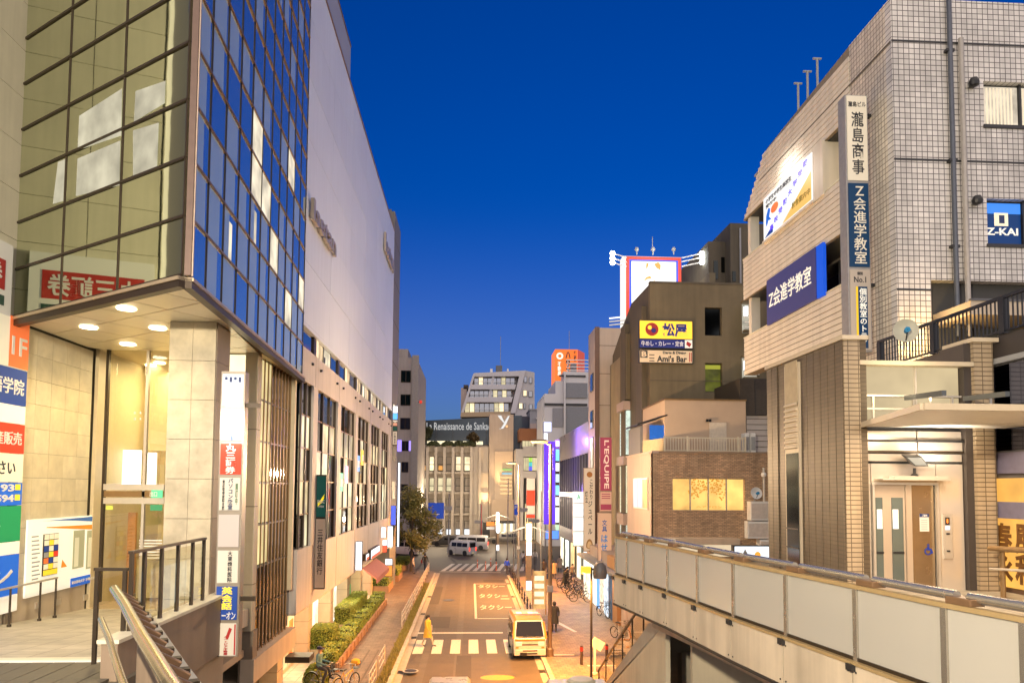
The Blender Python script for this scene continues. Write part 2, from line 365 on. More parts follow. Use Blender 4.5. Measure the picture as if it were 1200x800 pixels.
for i in range(6): gmesh.box(-.14, .14, -.28 + i * .1, -.24 + i * .1, 0, .01)
for i in range(5):
    for x in (KL + .17, KR - .17):
        dg_ = thing('drain_grate', '', '', (x, 33 + i * 7.5, .012)); del dg_['label']; del dg_['category']; dg_['kind'] = 'structure'; gmesh_o = bpy.data.objects.new('grate_bars', gmesh.mesh('grate_bars', darkmetal)); COL.objects.link(gmesh_o); gmesh_o.parent = dg_
# lane lines on the left pavement
for x in (-5.0, -4.55, -4.25):
    sheet('pavement_line', mat('guide_strip', (.10, .07, .05), .8, 0, .1, 3), rect(x, x + .09, 24, 37), .13)
# grass strip between kerb and guard rail
def blades(n, fx, h, w_, name, m, label=None):
    mb = MB()
    for _ in range(n):
        x, y, z = fx(); a = rnd.random() * 6.28; s = h * (.6 + .8 * rnd.random()); dx, dy = math.cos(a) * w_, math.sin(a) * w_; lx, ly = (rnd.random() - .5) * s, (rnd.random() - .5) * s
        mb.add([(x - dx, y - dy, z), (x + dx, y + dy, z), (x + lx, y + ly, z + s)], [(0, 1, 2)])
    o = mb.build(name, m); o['kind'] = 'stuff'; return o
grassm = mat('dry_grass', (.22, .19, .05), .8, 0, .4, 8)
blades(5000, lambda: (-3.4 - .42 * rnd.random(), 28 + 34 * rnd.random(), .125), .16, .02, 'grass', grassm)
# ------------------------------------------------------------------ left: glass fronted office block with its entrance
XF = -6.3                                    # facade line of the left side of the street
def mirror(name, tint, rough=.03, wob=.0):
    m = bpy.data.materials.new(name); m.use_nodes = True; b = m.node_tree.nodes['Principled BSDF']
    b.inputs['Base Color'].default_value = (*tint, 1); b.inputs['Metallic'].default_value = 1; b.inputs['Roughness'].default_value = rough
    n = m.node_tree.nodes; l = m.node_tree.links.new; g = n.new('ShaderNodeNewGeometry'); no = n.new('ShaderNodeTexNoise'); no.inputs['Scale'].default_value = .9
    l(g.outputs['Position'], no.inputs['Vector']); bp = n.new('ShaderNodeBump'); bp.inputs['Strength'].default_value = .03; bp.inputs['Distance'].default_value = .05
    l(no.outputs[0], bp.inputs['Height']); l(bp.outputs[0], b.inputs['Normal']); MATS[name] = m; return m
gl_front = mirror('olive_mirror_glass', (.68, .72, .52)); gl_street = mirror('blue_mirror_glass', (.56, .72, .72)); gl_street.node_tree.nodes['Principled BSDF'].inputs['Metallic'].default_value = .90
gl_dark = mirror('dark_mirror_glass', (.22, .21, .19), .06)
bronze = mat('bronze_frame', (.26, .16, .07), .4, .5, .12, 5); bronze_d = mat('dark_bronze_frame', (.05, .035, .022), .4, .5, .1, 5)
stone_w = mat('cream_wall_stone', (.62, .55, .40), .55, 0, .14, 2.2, .12, bscale=14)
stone_w2 = mat('cream_wall_stone_pale', (.66, .59, .44), .55, 0, .14, 2.6, .12, bscale=14)
stone_c = mat('grained_column_stone', (.50, .44, .32), .5, 0, .26, 1.8, .9, bscale=2.2)
stone_j = mat('stone_joint', (.10, .085, .06), .8, 0, .05)
stone_p = mat('brown_pilaster_stone', (.21, .165, .12), .55, 0, .12, 3)
clad = mat('pale_cladding', (.72, .68, .52), .5, 0, .07, .7, 0, .12)
soff = mat('soffit_panel_metal', (.82, .76, .60), .35, .2, .05, 2)
beige = mat('beige_render', (.52, .43, .32), .7, 0, .08, 1.2, .08, .12)
deckm = ground_tiles('deck_paving', (.46, .42, .34), (.25, .22, .18), .6, .6, 0, .08, .5)
rightstone = mat('beige_fin_stone', (.44, .38, .27), .5, 0, .08, 1.5, 0, .1)

E_ = at(353, 440, X=XF); zS = E_.z; K_ = at(217, 322, Z=zS); L_ = at(15, 372, Z=zS); XW = -11.2
pitch = at(222.5, 253, Y=K_.y).z - zS
pale_pane = mirror('blind_and_reflection_tint', (.50, .68, .70), .14); pale_pane.node_tree.nodes['Principled BSDF'].inputs['Metallic'].default_value = .35  # blinds and reflected buildings put into the panes as one pale tint
ROWS = 17; ZT = zS + pitch * ROWS
ob = thing('office_building', 'tall office building on the left with a mirror glass box over its lit entrance', 'building', (-9, 22, 0))
SFr = Fr(K_.x, K_.y, (E_.x - K_.x, E_.y - K_.y)); SL = (E_ - K_).length
FFr = Fr(L_.x, L_.y, (K_.x - L_.x, K_.y - L_.y)); FL = (K_ - L_).length
core = mat('dark_core', (.05, .05, .05), .8, 0, .1)
# solid core just behind the glass
cx = MB(); pts = [(L_.x + .0, L_.y + .3), (K_.x - .35, K_.y + .62), (E_.x - .3, E_.y), (XW - 6, E_.y), (XW - 6, L_.y + .3)]
cx.prism([(x, y, zS + .12) for x, y in pts], (0, 0, ZT - zS)).build('upper_floors', core, ob)
# front face panes
def facade(fr, length, cols, name_m, glass, colw, lit=None, litm=None):
    pm = slab_mesh('pane', colw - .02, .03, pitch - .02, glass)
    lm = slab_mesh('pane', colw - .02, .03, pitch - .02, litm) if litm else None
    w_ = colw - .02; f2 = Fr(0, 0, (1, 0)); bm2 = [MB().box(0, w_ * k, 0, .03, 0, pitch - .02, f2, 1).box(w_ * k, w_, 0, .03, 0, pitch - .02, f2, 0).mesh('pane', [glass, pale_pane]) for k in (.74, .66, .86)]; bm2 += [MB().box(0, w_ * .4, 0, .03, 0, pitch - .02, f2, 1).box(w_ * .4, w_ * .62, 0, .031, 0, (pitch - .02) * .8, f2, 2).box(w_ * .4, w_ * .62, 0, .03, (pitch - .02) * .8, pitch - .02, f2, 0).box(w_ * .62, w_, 0, .03, 0, pitch - .02, f2, 0).mesh('pane', [glass, pale_pane, litm or glass])]
    for r in range(ROWS):
        for c in range(cols):
            inst(lm if lit and (r, c) in lit else bm2[3 if (r * 7 + c * 3) % 13 == 0 and r < 9 else (r * 5 + c) % 3] if lit and rnd.random() < (.95 if r < 3 else .62 if c < 4 else .36) else pm, 'pane', ob, fr.p(c * colw + .01, 0, zS + r * pitch + .01), fr.ang())
    for r in range(ROWS + 1):
        z = zS + r * pitch
        MB().box(-.02, length - .05, .03, .065, z - .025, z + .025, fr).build('transom', bronze_d if fr is FFr else bronze, ob)
    for c in range(cols + 1):
        MB().box(c * colw - .02 + (.05 if c == 0 else -.05 if c == cols else 0), c * colw + .02 + (.05 if c == 0 else -.05 if c == cols else 0), .03, .05, zS, ZT, fr).build('mullion', bronze_d, ob)
litpane = emit('lit_office_pane', (1, .87, .62), .62, .5, 1.3)
facade(FFr, FL, 3, 'front', gl_front, FL / 3)
facade(SFr, SL, 11, 'street', gl_street, SL / 11, {(3, 4), (3, 5), (2, 6), (4, 4), (1, 8), (2, 10), (5, 8)}, litpane)
MB().box(-.06, .0, .0, .12, zS - .02, ZT, SFr).build('corner_post', mat('rose_bronze_post', (.14, .095, .075), .4, .4, .08), ob); MB().box(.001, .045, .0, .14, zS - .02, ZT, SFr).build('corner_edge', mat('corner_edge_metal', (.50, .40, .32), .4, .3), ob)
def onF(u, v, o=.034):
    d = ROT @ Vector(((u - 600) / F, (400 - v) / F + SHIFT * 1200 / F, -1)); c = Vector((0, 0, EYE)); p0 = FFr.p(0, o, 0)
    return c + d * ((p0 - c).dot(FFr.n) / d.dot(FFr.n))
glass_glow = emit('glow_painted_on_glass', (1, .92, .66), .38, .35, 1.4)  # bright view in the glass painted as glowing quads on its face
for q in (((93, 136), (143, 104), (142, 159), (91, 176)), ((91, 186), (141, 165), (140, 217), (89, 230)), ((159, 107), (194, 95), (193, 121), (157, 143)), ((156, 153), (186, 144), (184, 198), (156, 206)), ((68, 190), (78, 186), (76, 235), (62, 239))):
    MB().prism([onF(u, v) for u, v in q], FFr.n * .004).build('glass_glow_patch', glass_glow, ob)
# soffit: dark edge trim, panels, downlights
sp = [(L_.x, L_.y), (K_.x, K_.y), (E_.x, E_.y), (E_.x - .2, E_.y + .1), (-6.6, 22.1), (XW, 22.1)]
MB().prism([(x, y, zS - .05) for x, y in sp], (0, 0, .15)).build('soffit_backing', stone_j, ob)
for fr, ln in ((FFr, FL), (SFr, SL)):
    MB().box(0, ln, -.05, .13, zS - .26, zS - .06, fr).build('soffit_edge', bronze_d, ob)
    MB().box(0, ln, -.06, .16, zS - .12, zS - .05, fr).build('soffit_edge_trim', mat('edge_trim_metal', (.50, .40, .26), .35, .5, .05), ob)
conv = [(L_.x + .15, L_.y + .25), (K_.x - .1, K_.y + .3), (-6.42, 21.9), (XW + .05, 21.9)]
s_ang = FFr.u; s_n = FFr.n
for i in range(-1, 7):
    for j in range(0, 9):
        o0 = Vector((K_.x, K_.y, 0))
        q = [o0 - s_ang * (i * 1.25 + a) - s_n * (j * 1.25 + b) for a, b in ((.015, .015), (.015, 1.235), (1.235, 1.235), (1.235, .015))]
        cl = clip_convex([(v.x, v.y) for v in q][::1], conv) or clip_convex([(v.x, v.y) for v in q][::-1], conv)
        if len(cl) >= 3: MB().prism([(x, y, zS - .10) for x, y in cl], (0, 0, .04)).build('soffit_panel', soff, ob)
dl = emit('downlight_glow', (1, .84, .55), 9)
for u, v in ((148, 361), (104, 383), (150, 403), (185, 384)):
    p = at(u, v, Z=zS - .1)
    d = MB().lathe((p.x, p.y, zS - .125), [(.2, 0), (.2, .03)], 18).build('downlight', dl, ob)
    MB().lathe((p.x, p.y, zS - .13), [(.235, .0), (.235, .035)], 18).build('trim_ring', white, d) if False else None
    lamp('downlight_lamp', 'SPOT', (p.x, p.y, zS - .2), 175, (1, .74, .34), ob, .15, (0, 0, 0), 130, .8)
# deck in front of the entrance
DZ0, DS = 4.62, .064
def deckz(y): return DZ0 + DS * (22 - y)
dk = MB().prism([(x, y, deckz(y) - .5) for x, y in ((XW, 22), (XW, 13.32), (-5.55, 13.32), (-5.55, 17.6), (-6.5, 18.6), (-6.5, 22))], (0, 0, .5)).build('entrance_deck', deckm); dk['kind'] = 'structure'
# wall W: upper cladding, lower stone
WE = 15.08
MB().prism([(XW - .06, WE, 0), (XW - .06, 40, 0), (XW - 14, 40, 0), (XW - 14, WE, 0)], (0, 0, ZT)).build('side_block', stone_j, ob)
WFr = Fr(XW - .06, 15, (0, 1)); EFr = Fr(XW - .06, 15.08, (-1, 0)); EFr.n = Vector((0, -1, 0))
for r in range(17):
    z0 = zS - .5 + r * 1.2
    if z0 > ZT: break
    for c in range(0, 2): MB().box(c * 1.72 + (1.9 if c < 0 else 0), c * 1.72 + 1.7, 0, .05, z0, z0 + 1.185, WFr).build('cladding_panel', clad, ob)
    MB().box(-.05, 2.4, 0, .05, z0, z0 + 1.185, EFr).build('cladding_panel', clad, ob)
MB().box(-.18, 3.5, .0, .05, 0, zS - .52, WFr).build('lower_wall', stone_w, ob)
# stone panels under the soffit: rows as measured
for r in range(13):
    z1 = zS - .14 - r * .63; z0 = z1 - .622
    for c in range(5):
        y0 = 18.55 + c * .685
        MB().box(y0, y0 + .677, 0, .05 + .004 * rnd.random(), z0, z1, Fr(XW - .06, 0, (0, 1))).build('stone_panel', stone_w if rnd.random() < .6 else stone_w2, ob)
MB().box(18.28, 18.545, -.02, .12, 3.9, zS - .14, Fr(XW - .06, 0, (0, 1))).build('pilaster', stone_p, ob)
for r in range(13):
    z1 = zS - .15 - r * .63
    MB().box(18.275, 18.55, .121, .123, z1 - .012, z1, Fr(XW - .06, 0, (0, 1))).build('joint', stone_j, ob)
MB().box(18.56, 21.95, .06, .09, deckz(20) - .2, deckz(20) + .95, Fr(XW - .06, 0, (0, 1))).build('plinth', beige, ob)
WP = Fr(XW, 0, (0, 1))
for u in (42, 66, 98):
    y = at(u, 715, X=XW).y; MB().box(y - .12, y + .12, .03, .06, deckz(y) + .25, deckz(y) + .42, WP).build('vent_grille', steel, ob)
# entrance wall at y = 22
DY = 22.0; DF = Fr(0, DY, (1, 0))
zf = deckz(DY)
lob_o = emit('lobby_light', (1, .83, .5), 1.25, .25, .8); lob_b = mat('lobby_brown_panel', (.38, .20, .07), .35, 0, .1)
lob_w = mat('lobby_cream_wall', (.62, .52, .34), .5, 0, .06); lob_f = mat('lobby_floor', (.45, .36, .24), .2, 0, .1)
gl_lobby = thin_glass('clear_entrance_glass', (.93, .92, .82), .05)
for nm, a in (('lobby_back_wall', (XW, -6.4, 4.6, 4.8, zf - .1, zS)), ('lobby_side_wall', (XW - .0, XW + .1, .1, 4.6, zf - .1, zS)), ('lobby_ceiling', (XW, -6.4, .1, 4.8, zS - .06, zS + .04)), ('lobby_floor', (XW, -6.62, .02, 4.8, zf - .25, zf - .004))):
    f2 = Fr(0, DY, (1, 0)); f2.n = Vector((0, 1, 0))
    MB().box(*a, f2).build(nm, lob_f if 'floor' in nm else lob_w, ob)
def DP(u, v, o=0): return at(u, v, Y=DY - o)
def dbox(name, m, u0, u1, v0, v1, o0, o1, par=ob, **k):
    """box on the entrance wall between measured points, o = metres out from the wall"""
    a0, a1 = DP(u0, (v0 + v1) / 2, o1).x, DP(u1, (v0 + v1) / 2, o1).x; z1, z0 = DP((u0 + u1) / 2, v0, o1).z, DP((u0 + u1) / 2, v1, o1).z
    return MB().box(a0, a1, o0, o1, z0, z1, DF).build(name, m, par, **k)
dbox('lobby_brown_panel', lob_b, 136, 166, 425, 528, -3.2, -3.1)
dbox('lobby_wall_panel', lob_w, 172, 200, 425, 528, -3.0, -2.9)
dbox('lobby_light_panel', emit('lobby_white_light', (1, .95, .86), 2.2), 127, 164, 527, 570, -1.9, -1.8)
dbox('lobby_light_panel', MATS['lobby_white_light'], 171, 182, 530, 568, -1.9, -1.8)
for u in (130, 150, 178): 
    p = DP(u, 410); MB().lathe((p.x, DY + 2.2 + .5 * (u % 3), zS - .1), [(.17, 0), (.17, .03)], 16).build('lobby_downlight', dl, ob)
lamp('lobby_lamp', 'AREA', (-9, DY + 2.3, zS - .3), 170, (1, .78, .42), ob, 2.5, (0, 0, 0))
for u0, u1 in ((122, 135), (135.5, 168.5), (169, 197)): dbox('entrance_pane', gl_lobby, u0, u1, 410, 566, 0, .02)
for u in (121, 168.5): dbox('glazing_post', bronze_d if u < 130 else steel, u - 1.6, u + 1.6, 408, 705, .02, .14)
for u in (160, 166.5):
    for v in (484, 491): p = DP(u, v); MB().lathe((p.x, DY - .1, p.z), [(.03, -.03), (.03, .03)], 8).build('glass_clamp', steel, ob)
dbox('door_header', steel, 121, 192, 567, 574, .0, .16); dbox('door_header', bronze, 121, 192, 575, 582, .0, .14); dbox('door_header', steel, 121, 192, 583, 590, .0, .16)
es = dbox('exit_sign', emit('exit_green', (.15, .8, .35), .9), 177, 190, 574, 583, .16, .2, ob)
er = DP(177, 583), DP(190, 574)
letter('出口', w_white, es, DF, er[0].x + .05, er[0].x + .26, er[0].z + .04, er[1].z - .04, .21)
for u0, u1 in ((122, 160), (160.5, 197)):
    d = dbox('sliding_door', gl_lobby, u0, u1, 590, 704, .03, .06)
dbox('lobby_orange_wall', mat('lobby_orange_wall', (.55, .25, .06), .4, 0, .15), 127, 158, 600, 695, -2.4, -2.3)
dbox('green_notice', emit('green_notice', (.1, .6, .2), .5), 176, 190, 591, 598, .07, .09)
dbox('yellow_notice', emit('yellow_notice', (.95, .9, .1), .7), 124, 132, 592, 597, .07, .09)
for k in range(7): dbox('glass_stripe', w_white, 163, 190, 632 + k * 3.4, 633.6 + k * 3.4, .065, .07)
dbox('lobby_counter', mat('counter_white', (.7, .62, .5), .4, 0, .05), 160, 200, 655, 700, -2.2, -1.6)
# stone column with cladding
cf = 17.9; c0 = at(195, 520, Y=cf).x; c1 = at(250, 520, Y=cf).x
MB().box(c0 + .03, c1 - .03, cf + .03, cf + .95, 3.8, zS - .1).build('column_core', stone_j, ob)
CFr = Fr(c0, cf + .03, (1, 0)); CSr = Fr(c1 - .03, cf + .03, (0, 1)); hw = (c1 - c0) / 2
for r in range(9):
    z1 = zS - .11 - r * .955; z0 = z1 - .945
    for c in range(2): MB().box(c * hw + .004, c * hw + hw - .004, 0, .05, z0, z1, CFr).build('column_stone', stone_c, ob)
    MB().box(0, .92, 0, .05, z0, z1, CSr).build('column_stone', stone_p, ob)
# pillar and lower curtain wall down to the street
XL = XF - .12
py = at(303, 420, X=XL).y
MB().box(at(286, 500, Y=py).x, XL, py - .02, py + .35, 3.95, zS - .07).build('end_pillar', rightstone, ob)
for z in (9.9, 7.6, 5.3): MB().box(at(286, 500, Y=py).x - .005, XL + .005, py - .025, py + .3, z, z + .02).build('joint', stone_j, ob)
MB().box(at(286, 500, Y=py).x, XL + .04, py + .05, py + .5, .12, 3.94).build('street_pillar', stone_p, ob)
zb = at(300, 767, X=XL).z; LW = Fr(XL, py + .35, (0, 1)); LLn = E_.y - py - .4; nb = 11; bw = LLn / nb
MB().box(0, LLn, -1.2, -.2, zb, zS - .07, LW).build('stair_core', core, ob)
MB().box(XL - 1.2, XL - .46, py + .29, py + .34, 5.0, zS - .1).build('lobby_end_pane', lob_o, ob)
yel = emit('lit_stairwell', (1, .80, .36), .55, .35, .9)
for c in range(nb):
    for r in range(7):
        z0 = zb + .05 + r * (zS - zb - .15) / 7; z1 = zb + .05 + (r + 1) * (zS - zb - .15) / 7
        MB().box(c * bw + .03, c * bw + bw - .03, -.2, -.15, z0 + .03, z1 - .03, LW).build('stair_pane', yel if (c < 4 and r > 1) else gl_dark, ob)
    MB().box(c * bw - .03, c * bw + .03, -.15, -.115, zb, zS - .08, LW).build('fin', bronze if c else bronze_d, ob)
for r in range(1, 7): MB().box(0, LLn, -.148, -.13, zb + r * (zS - zb - .1) / 7 - .03, zb + r * (zS - zb - .1) / 7 + .03, LW).build('fin_tie', bronze_d, ob)
MB().box(-.35, LLn + .2, -.3, .1, zb - .7, zb - .02, LW).build('base_band', beige, ob)
MB().box(-.35, LLn + .2, -2.2, .06, zb - .75, zb - .705, LW).build('arcade_ceiling', beige, ob)
MB().box(0, .75, .12, .95, zb - .95, zb - .75, Fr(XL, 25.6, (0, 1))).build('door_canopy', bronze_d, ob)
shopw = emit('warm_shop_window', (1, .78, .42), 1.1, .5, .8)
for i in range(4): MB().box(i * 1.3, i * 1.3 + 1.24, -1.55, -1.5, .15, zb - .8, LW).build('shop_pane', shopw if i != 2 else MATS['lit_stairwell'], ob)
MB().box(-.3, 5.5, -1.9, -1.56, .12, zb - .76, LW).build('shop_back', core, ob)
lamp('arcade_lamp', 'AREA', (XL - .6, 25, zb - .85), 60, (1, .62, .25), ob, 1.2, (0, 0, 0))
lamp('arcade_lamp', 'AREA', (XL - 1, 20.5, 3.4), 60, (1, .55, .18), ob, 1.2, (0, 0, 0))
# deck edge parapet, its outer face and glass railing
pe = thing('deck_parapet', 'brown rendered parapet along the street edge of the entrance deck', 'parapet', (-5.5, 14, 0))
PX = -5.5; PF = Fr(PX, 0, (0, 1)); zp = at(252, 700, X=PX).z
parm = mat('brown_parapet', (.27, .20, .14), .65, 0, .12, 1.0, .1, .15)
MB().box(11.85, 17.6, -.25, -.35, zp - 2.4, zp - 1.3, PF).build('lower_face', MATS['tan_underside'] if 'tan_underside' in MATS else mat('tan_underside', (.42, .33, .23), .7, 0, .1, 1), pe); MB().box(11.85, 17.6, -.25, 0, zp - 1.3, zp - .06, PF).build('outer_face', parm, pe)
MB().box(11.8, 17.65, -.3, .04, zp - .06, zp, PF).build('coping', clad, pe)

MB().prism([(PX - .3, 10.4, zp - 2.38), (PX - .3, 17.4, zp - 2.38), (-6.6, 18.5, zp - 2.38), (-6.6, 22, zp - 2.38), (XW, 22, zp - 2.38), (XW, 10.4, zp - 2.38)], (0, 0, -.2)).build('deck_underside', MATS['tan_underside'], pe)
gr = thing('glass_railing', 'bronze posted glass railing on the entrance deck beside the stone column', 'railing', (PX - .14, 14, zp))
GX = PX - .14; zr = at(240, 632, X=GX).z
ys = [at(u, 640, X=GX).y for u in (155, 170, 190, 209, 226, 239)]
for y in ys: MB().box(y - .03, y + .03, -.03, .03, zp, zr, Fr(GX, 0, (0, 1))).build('post', bronze_d, gr)
MB().box(ys[0] - .05, ys[-1] + .05, -.04, .04, zr, zr + .05, Fr(GX, 0, (0, 1))).build('handrail', bronze_d, gr)
rg = thin_glass('railing_glass', (.90, .90, .82), .0)
for a, b in zip(ys, ys[1:]): MB().box(a + .05, b - .05, -.008, .008, zp + .08, zr - .06, Fr(GX, 0, (0, 1))).build('glass_panel', rg, gr)
gt = thing('deck_gate', 'small bronze gate frame where the glass railing meets the handrail', 'gate', (GX - .4, ys[0], zp - .6))
for dx in (-.55, -.1): MB().box(GX + dx - .03, GX + dx + .03, ys[0] - .03, ys[0] + .03, deckz(12), zr - .28).build('post', bronze_d, gt)
MB().box(GX - .6, GX - .05, ys[0] - .03, ys[0] + .03, zr - .28, zr - .23).build('top_rail', bronze_d, gt)
# near handrail running back to the railing
hr = thing('chrome_handrail', 'thick chrome handrail on brown brackets at the near left of the deck', 'handrail', (-3.5, 7, 5.6))
hp = [at(u, v, Z=6.95) for u, v in ((134, 690), (146, 708), (164, 742), (200, 800), (232, 845))]
chrome = mat('polished_steel', (.75, .70, .58), .16, 1, .04, 10)
MB().path(hp, .055, 12).build('top_tube', chrome, hr, smooth=True)
hp2 = [p + Vector((-.12, -.05, -.35)) for p in hp]; MB().path(hp2, .035, 10).build('lower_tube', chrome, hr, smooth=True)
brk = mat('brown_bracket', (.22, .13, .07), .4, .4, .12, 6)
seg = [(hp[i], hp[i + 1]) for i in range(4)]; L = [(b - a).length for a, b in seg]; T = sum(L); nb_ = 14
for k in range(nb_):
    s = T * (k + .4) / nb_; i = 0
    while s > L[i]: s -= L[i]; i += 1
    p = seg[i][0].lerp(seg[i][1], s / L[i]); d = (seg[i][1] - seg[i][0]).normalized(); n_ = Vector((-d.y, d.x, 0)); n_ = n_ if n_.x > 0 else -n_
    MB().bar(p + n_ * .05 + Vector((0, 0, -.03)), p + n_ * .2 + Vector((0, 0, -.12)), .07, .06).build('bracket', brk, hr, bevel=.01)
    None
    MB().bar(p + n_ * .15 + Vector((0, 0, -.16)), p + n_ * .27 + Vector((0, 0, -.16)), .09, .03).build('clamp_plate', bronze_d, hr)
cop = [p + Vector((.30, .1, -.32)) for p in hp]
cb = thing('near_parapet', 'low pale coped parapet below the chrome handrail at the near left', 'parapet', (-3.2, 7, 5))
for a, b in zip(cop, cop[1:]):
    MB().bar(a, b, .12, .06).build('coping', clad, cb); MB().bar(a - Vector((0, 0, .8)), b - Vector((0, 0, .8)), .1, 1.5).build('wall', parm, cb)
# paving planks of the nearest deck strip
for i in range(13):
    for j in range(2):
        x = -8.6 + i * .34; y = 5.2 + j * 2.45
        MB().box(x, x + .325, y, y + 2.4, deckz(7.5) + .02, deckz(7.5) + .055 + .004 * rnd.random()).build('deck_plank', mat('brown_deck_tile', (.21, .19, .15), .6, 0, .2, 2, .15), ob) if False else None
npv = thing('tiled_landing', 'near landing of brown floor tiles with a pale nosing at the lower left', 'landing', (-6, 7, 5.5)); npv['kind'] = 'structure'; del npv['label']; del npv['category']
brt = mat('brown_deck_tile', (.10, .09, .07), .55, 0, .22, 2, .15)
l0 = 13.3; lz = deckz(l0) + .02
MB().prism([(x, y, lz - .4) for x, y in ((-11.1, -4), (-2.4, -4), (-2.4, 4.5), (-4.6, 9), (-5.4, 10.4), (-5.4, l0), (-11.1, l0))], (0, 0, .35)).build('landing_bed', stone_j, npv)
for i in range(20):
    for j in range(7):
        x = -11.0 + i * .36; y = l0 - .35 - (j + 1) * 1.15
        if x + .36 < -5.5: MB().box(x, x + .345, y, y + 1.135, lz - .05, lz + .003 * rnd.random()).build('floor_tile', brt, npv)
MB().box(-11.1, -5.45, l0 - .34, l0 - .22, lz - .05, lz + .012).build('nosing', w_white, npv)
MB().box(-11.1, -5.45, l0 - .2, l0, lz - .05, lz + .004).build('nosing', clad, npv)
gp = thing('wall_handrail', 'thin steel handrail in front of the poster wall at the far left', 'handrail', (XW + .5, 18, 4.8))
for u in (-20, 12, 47, 65): 
    y = at(u, 700, X=XW + .45).y; MB().tube((XW + .45, y, deckz(y)), (XW + .45, y, deckz(18.6) + .95), .025).build('post', bronze_d, gp)
    MB().lathe((XW + .45, y, deckz(y)), [(.05, 0), (.05, .06)], 8).build('base', bronze_d, gp)
y0, y1 = at(-20, 700, X=XW + .45).y, at(66, 700, X=XW + .45).y
MB().box(XW + .42, XW + .48, y0, y1, deckz(18.6) + .94, deckz(18.6) + .98).build('rail', steel, gp)

# ---- signs on that building
def wr(u0, u1, v0, v1, X=XW):
    """rectangle y0,y1,z0,z1 of a plane facing the street, from measured corners"""
    a, b = at(u0, (v0 + v1) / 2, X=X).y, at(u1, (v0 + v1) / 2, X=X).y; m = (u0 + u1) / 2
    return min(a, b), max(a, b), at(m, v1, X=X).z, at(m, v0, X=X).z
sg = thing('company_sign', 'white board with a red band of big characters high on the left wall', 'sign', (XW + .06, 16.5, 12.5))
sy0, sy1 = 15.15, 17.9; zt_ = at(6, 296, X=XW).z; zr1, zr0 = at(5, 307, X=XW).z, at(5, 342, X=XW).z; zd0 = at(5, 358, X=XW).z
MB().box(sy0, sy1, .03, .10, zd0 - .45, zt_ + .2, WP).build('board', emit('white_sign_face', (1, .96, .86), .08, base=(.7, .68, .6)), sg)
MB().box(sy0 + .2, sy1 - .28, .10, .115, zr0, zr1, WP).build('red_band', w_red, sg)
letter('丸三証券', w_white, sg, WP, sy0 + .35, sy1 - .4, zr0 + .08, zr1 - .08, .12, bold=.02)
MB().box(sy0 + .2, sy1 - .28, .10, .115, zd0 - .05, zr0 - .14, WP).build('green_band', mat('dark_green_print', (.02, .06, .05), .5), sg)
lo = thing('tenant_signboard', 'tall stack of coloured tenant boards on the wall at the left edge', 'sign', (XW + .06, 17.6, 4.6))
lb = 17.05; le = at(21, 550, X=XW).y
def tb(v0, v1, m, txt=None, tm=None, a=.3, b=.95, name='tenant_panel', **k):
    z1, z0 = at(10, v0, X=XW).z, at(10, v1, X=XW).z
    o = MB().box(lb, le, .03, .12, z0 + .008, z1 - .008, WP).build(name, m, lo)
    if txt: letter(txt, tm, o, WP, lb + (le - lb) * a, lb + (le - lb) * b, z0 + (z1 - z0) * .28, z1 - (z1 - z0) * .28, .125, **k)
    return o
def eb(n, c, s=.22): return emit(n, c, s, base=c)
cream_p = eb('cream_panel', (.85, .80, .62)); org = eb('orange_panel', (.9, .20, .06)); nv = eb('navy_panel', (.02, .06, .28)); rd = eb('red_panel', (.75, .06, .03)); blu = eb('blue_panel', (.02, .15, .75)); grn = eb('green_panel', (.02, .32, .12)); yl = eb('yellow_panel', (.95, .75, .05)); whp = eb('white_panel', (.9, .88, .8))
tb(372, 431, cream_p); z1, z0 = at(14, 372, X=XW).z, at(14, 431, X=XW).z
o1 = MB().box(lb + (le - lb) * .52, le, .125, .13, z0, z1, WP).build('floor_flag', org, lo); letter('1F', w_white, o1, WP, lb + (le - lb) * .58, le - .08, z0 + .3, z0 + .75, .135)
tb(431, 474, nv, '語学院', w_white, .15, .93); tb(474, 496, whp)
tb(496, 531, rd, '動産販売', w_white, .05, .93); tb(531, 565, cream_p, 'さい', w_dark, .4, .8)
b_ = tb(565, 592, blu)
for va, vb, t in ((567, 577, '5,193'), (579, 589, '10,594')):
    letter(t, w_white, b_, WP, lb + .1, le - .32, at(10, vb, X=XW).z, at(10, va, X=XW).z, .125, bold=.03)
    MB().box(le - .28, le - .08, .122, .128, at(10, vb - 3, X=XW).z, at(10, va, X=XW).z, WP).build('yellow_flag', yl, b_)
tb(592, 634, grn, 'ル', w_white, .05, .5, bold=.03); tb(634, 649, whp); tb(649, 696, blu, 'ン', w_white, .3, .85)
tb(696, 716, whp)
# poster board
po = thing('poster_board', 'big white notice board with blue and orange swooshes beside the entrance', 'notice board', (XW + .08, 20, 4.6))
pa0, pa1 = at(28, 640, X=XW).y, at(112.5, 640, X=XW).y
zt1 = at(70, 606, X=XW).z; zt0 = at(70, 690, X=XW).z
MB().box(pa0, pa1, .03, .08, zt0, zt1, WP).build('board', eb('notice_white', (.92, .90, .80), .3), po)
def curve_band(name, m, f0, f1, a0, a1, o):
    k = 14; ys_ = [a0 + (a1 - a0) * i / k for i in range(k + 1)]
    MB().prism([WP.p(y, o, f0((y - a0) / (a1 - a0))) for y in ys_] + [WP.p(y, o, f1((y - a0) / (a1 - a0))) for y in ys_[::-1]], (.003, 0, 0)).build(name, m, po)
curve_band('blue_swoosh', eb('swoosh_blue', (.06, .16, .42)), lambda t: zt1 - .03 - .03 * (1 - t), lambda t: zt1 - .06 - .16 * t * t, pa0 + .5, pa1, .083)
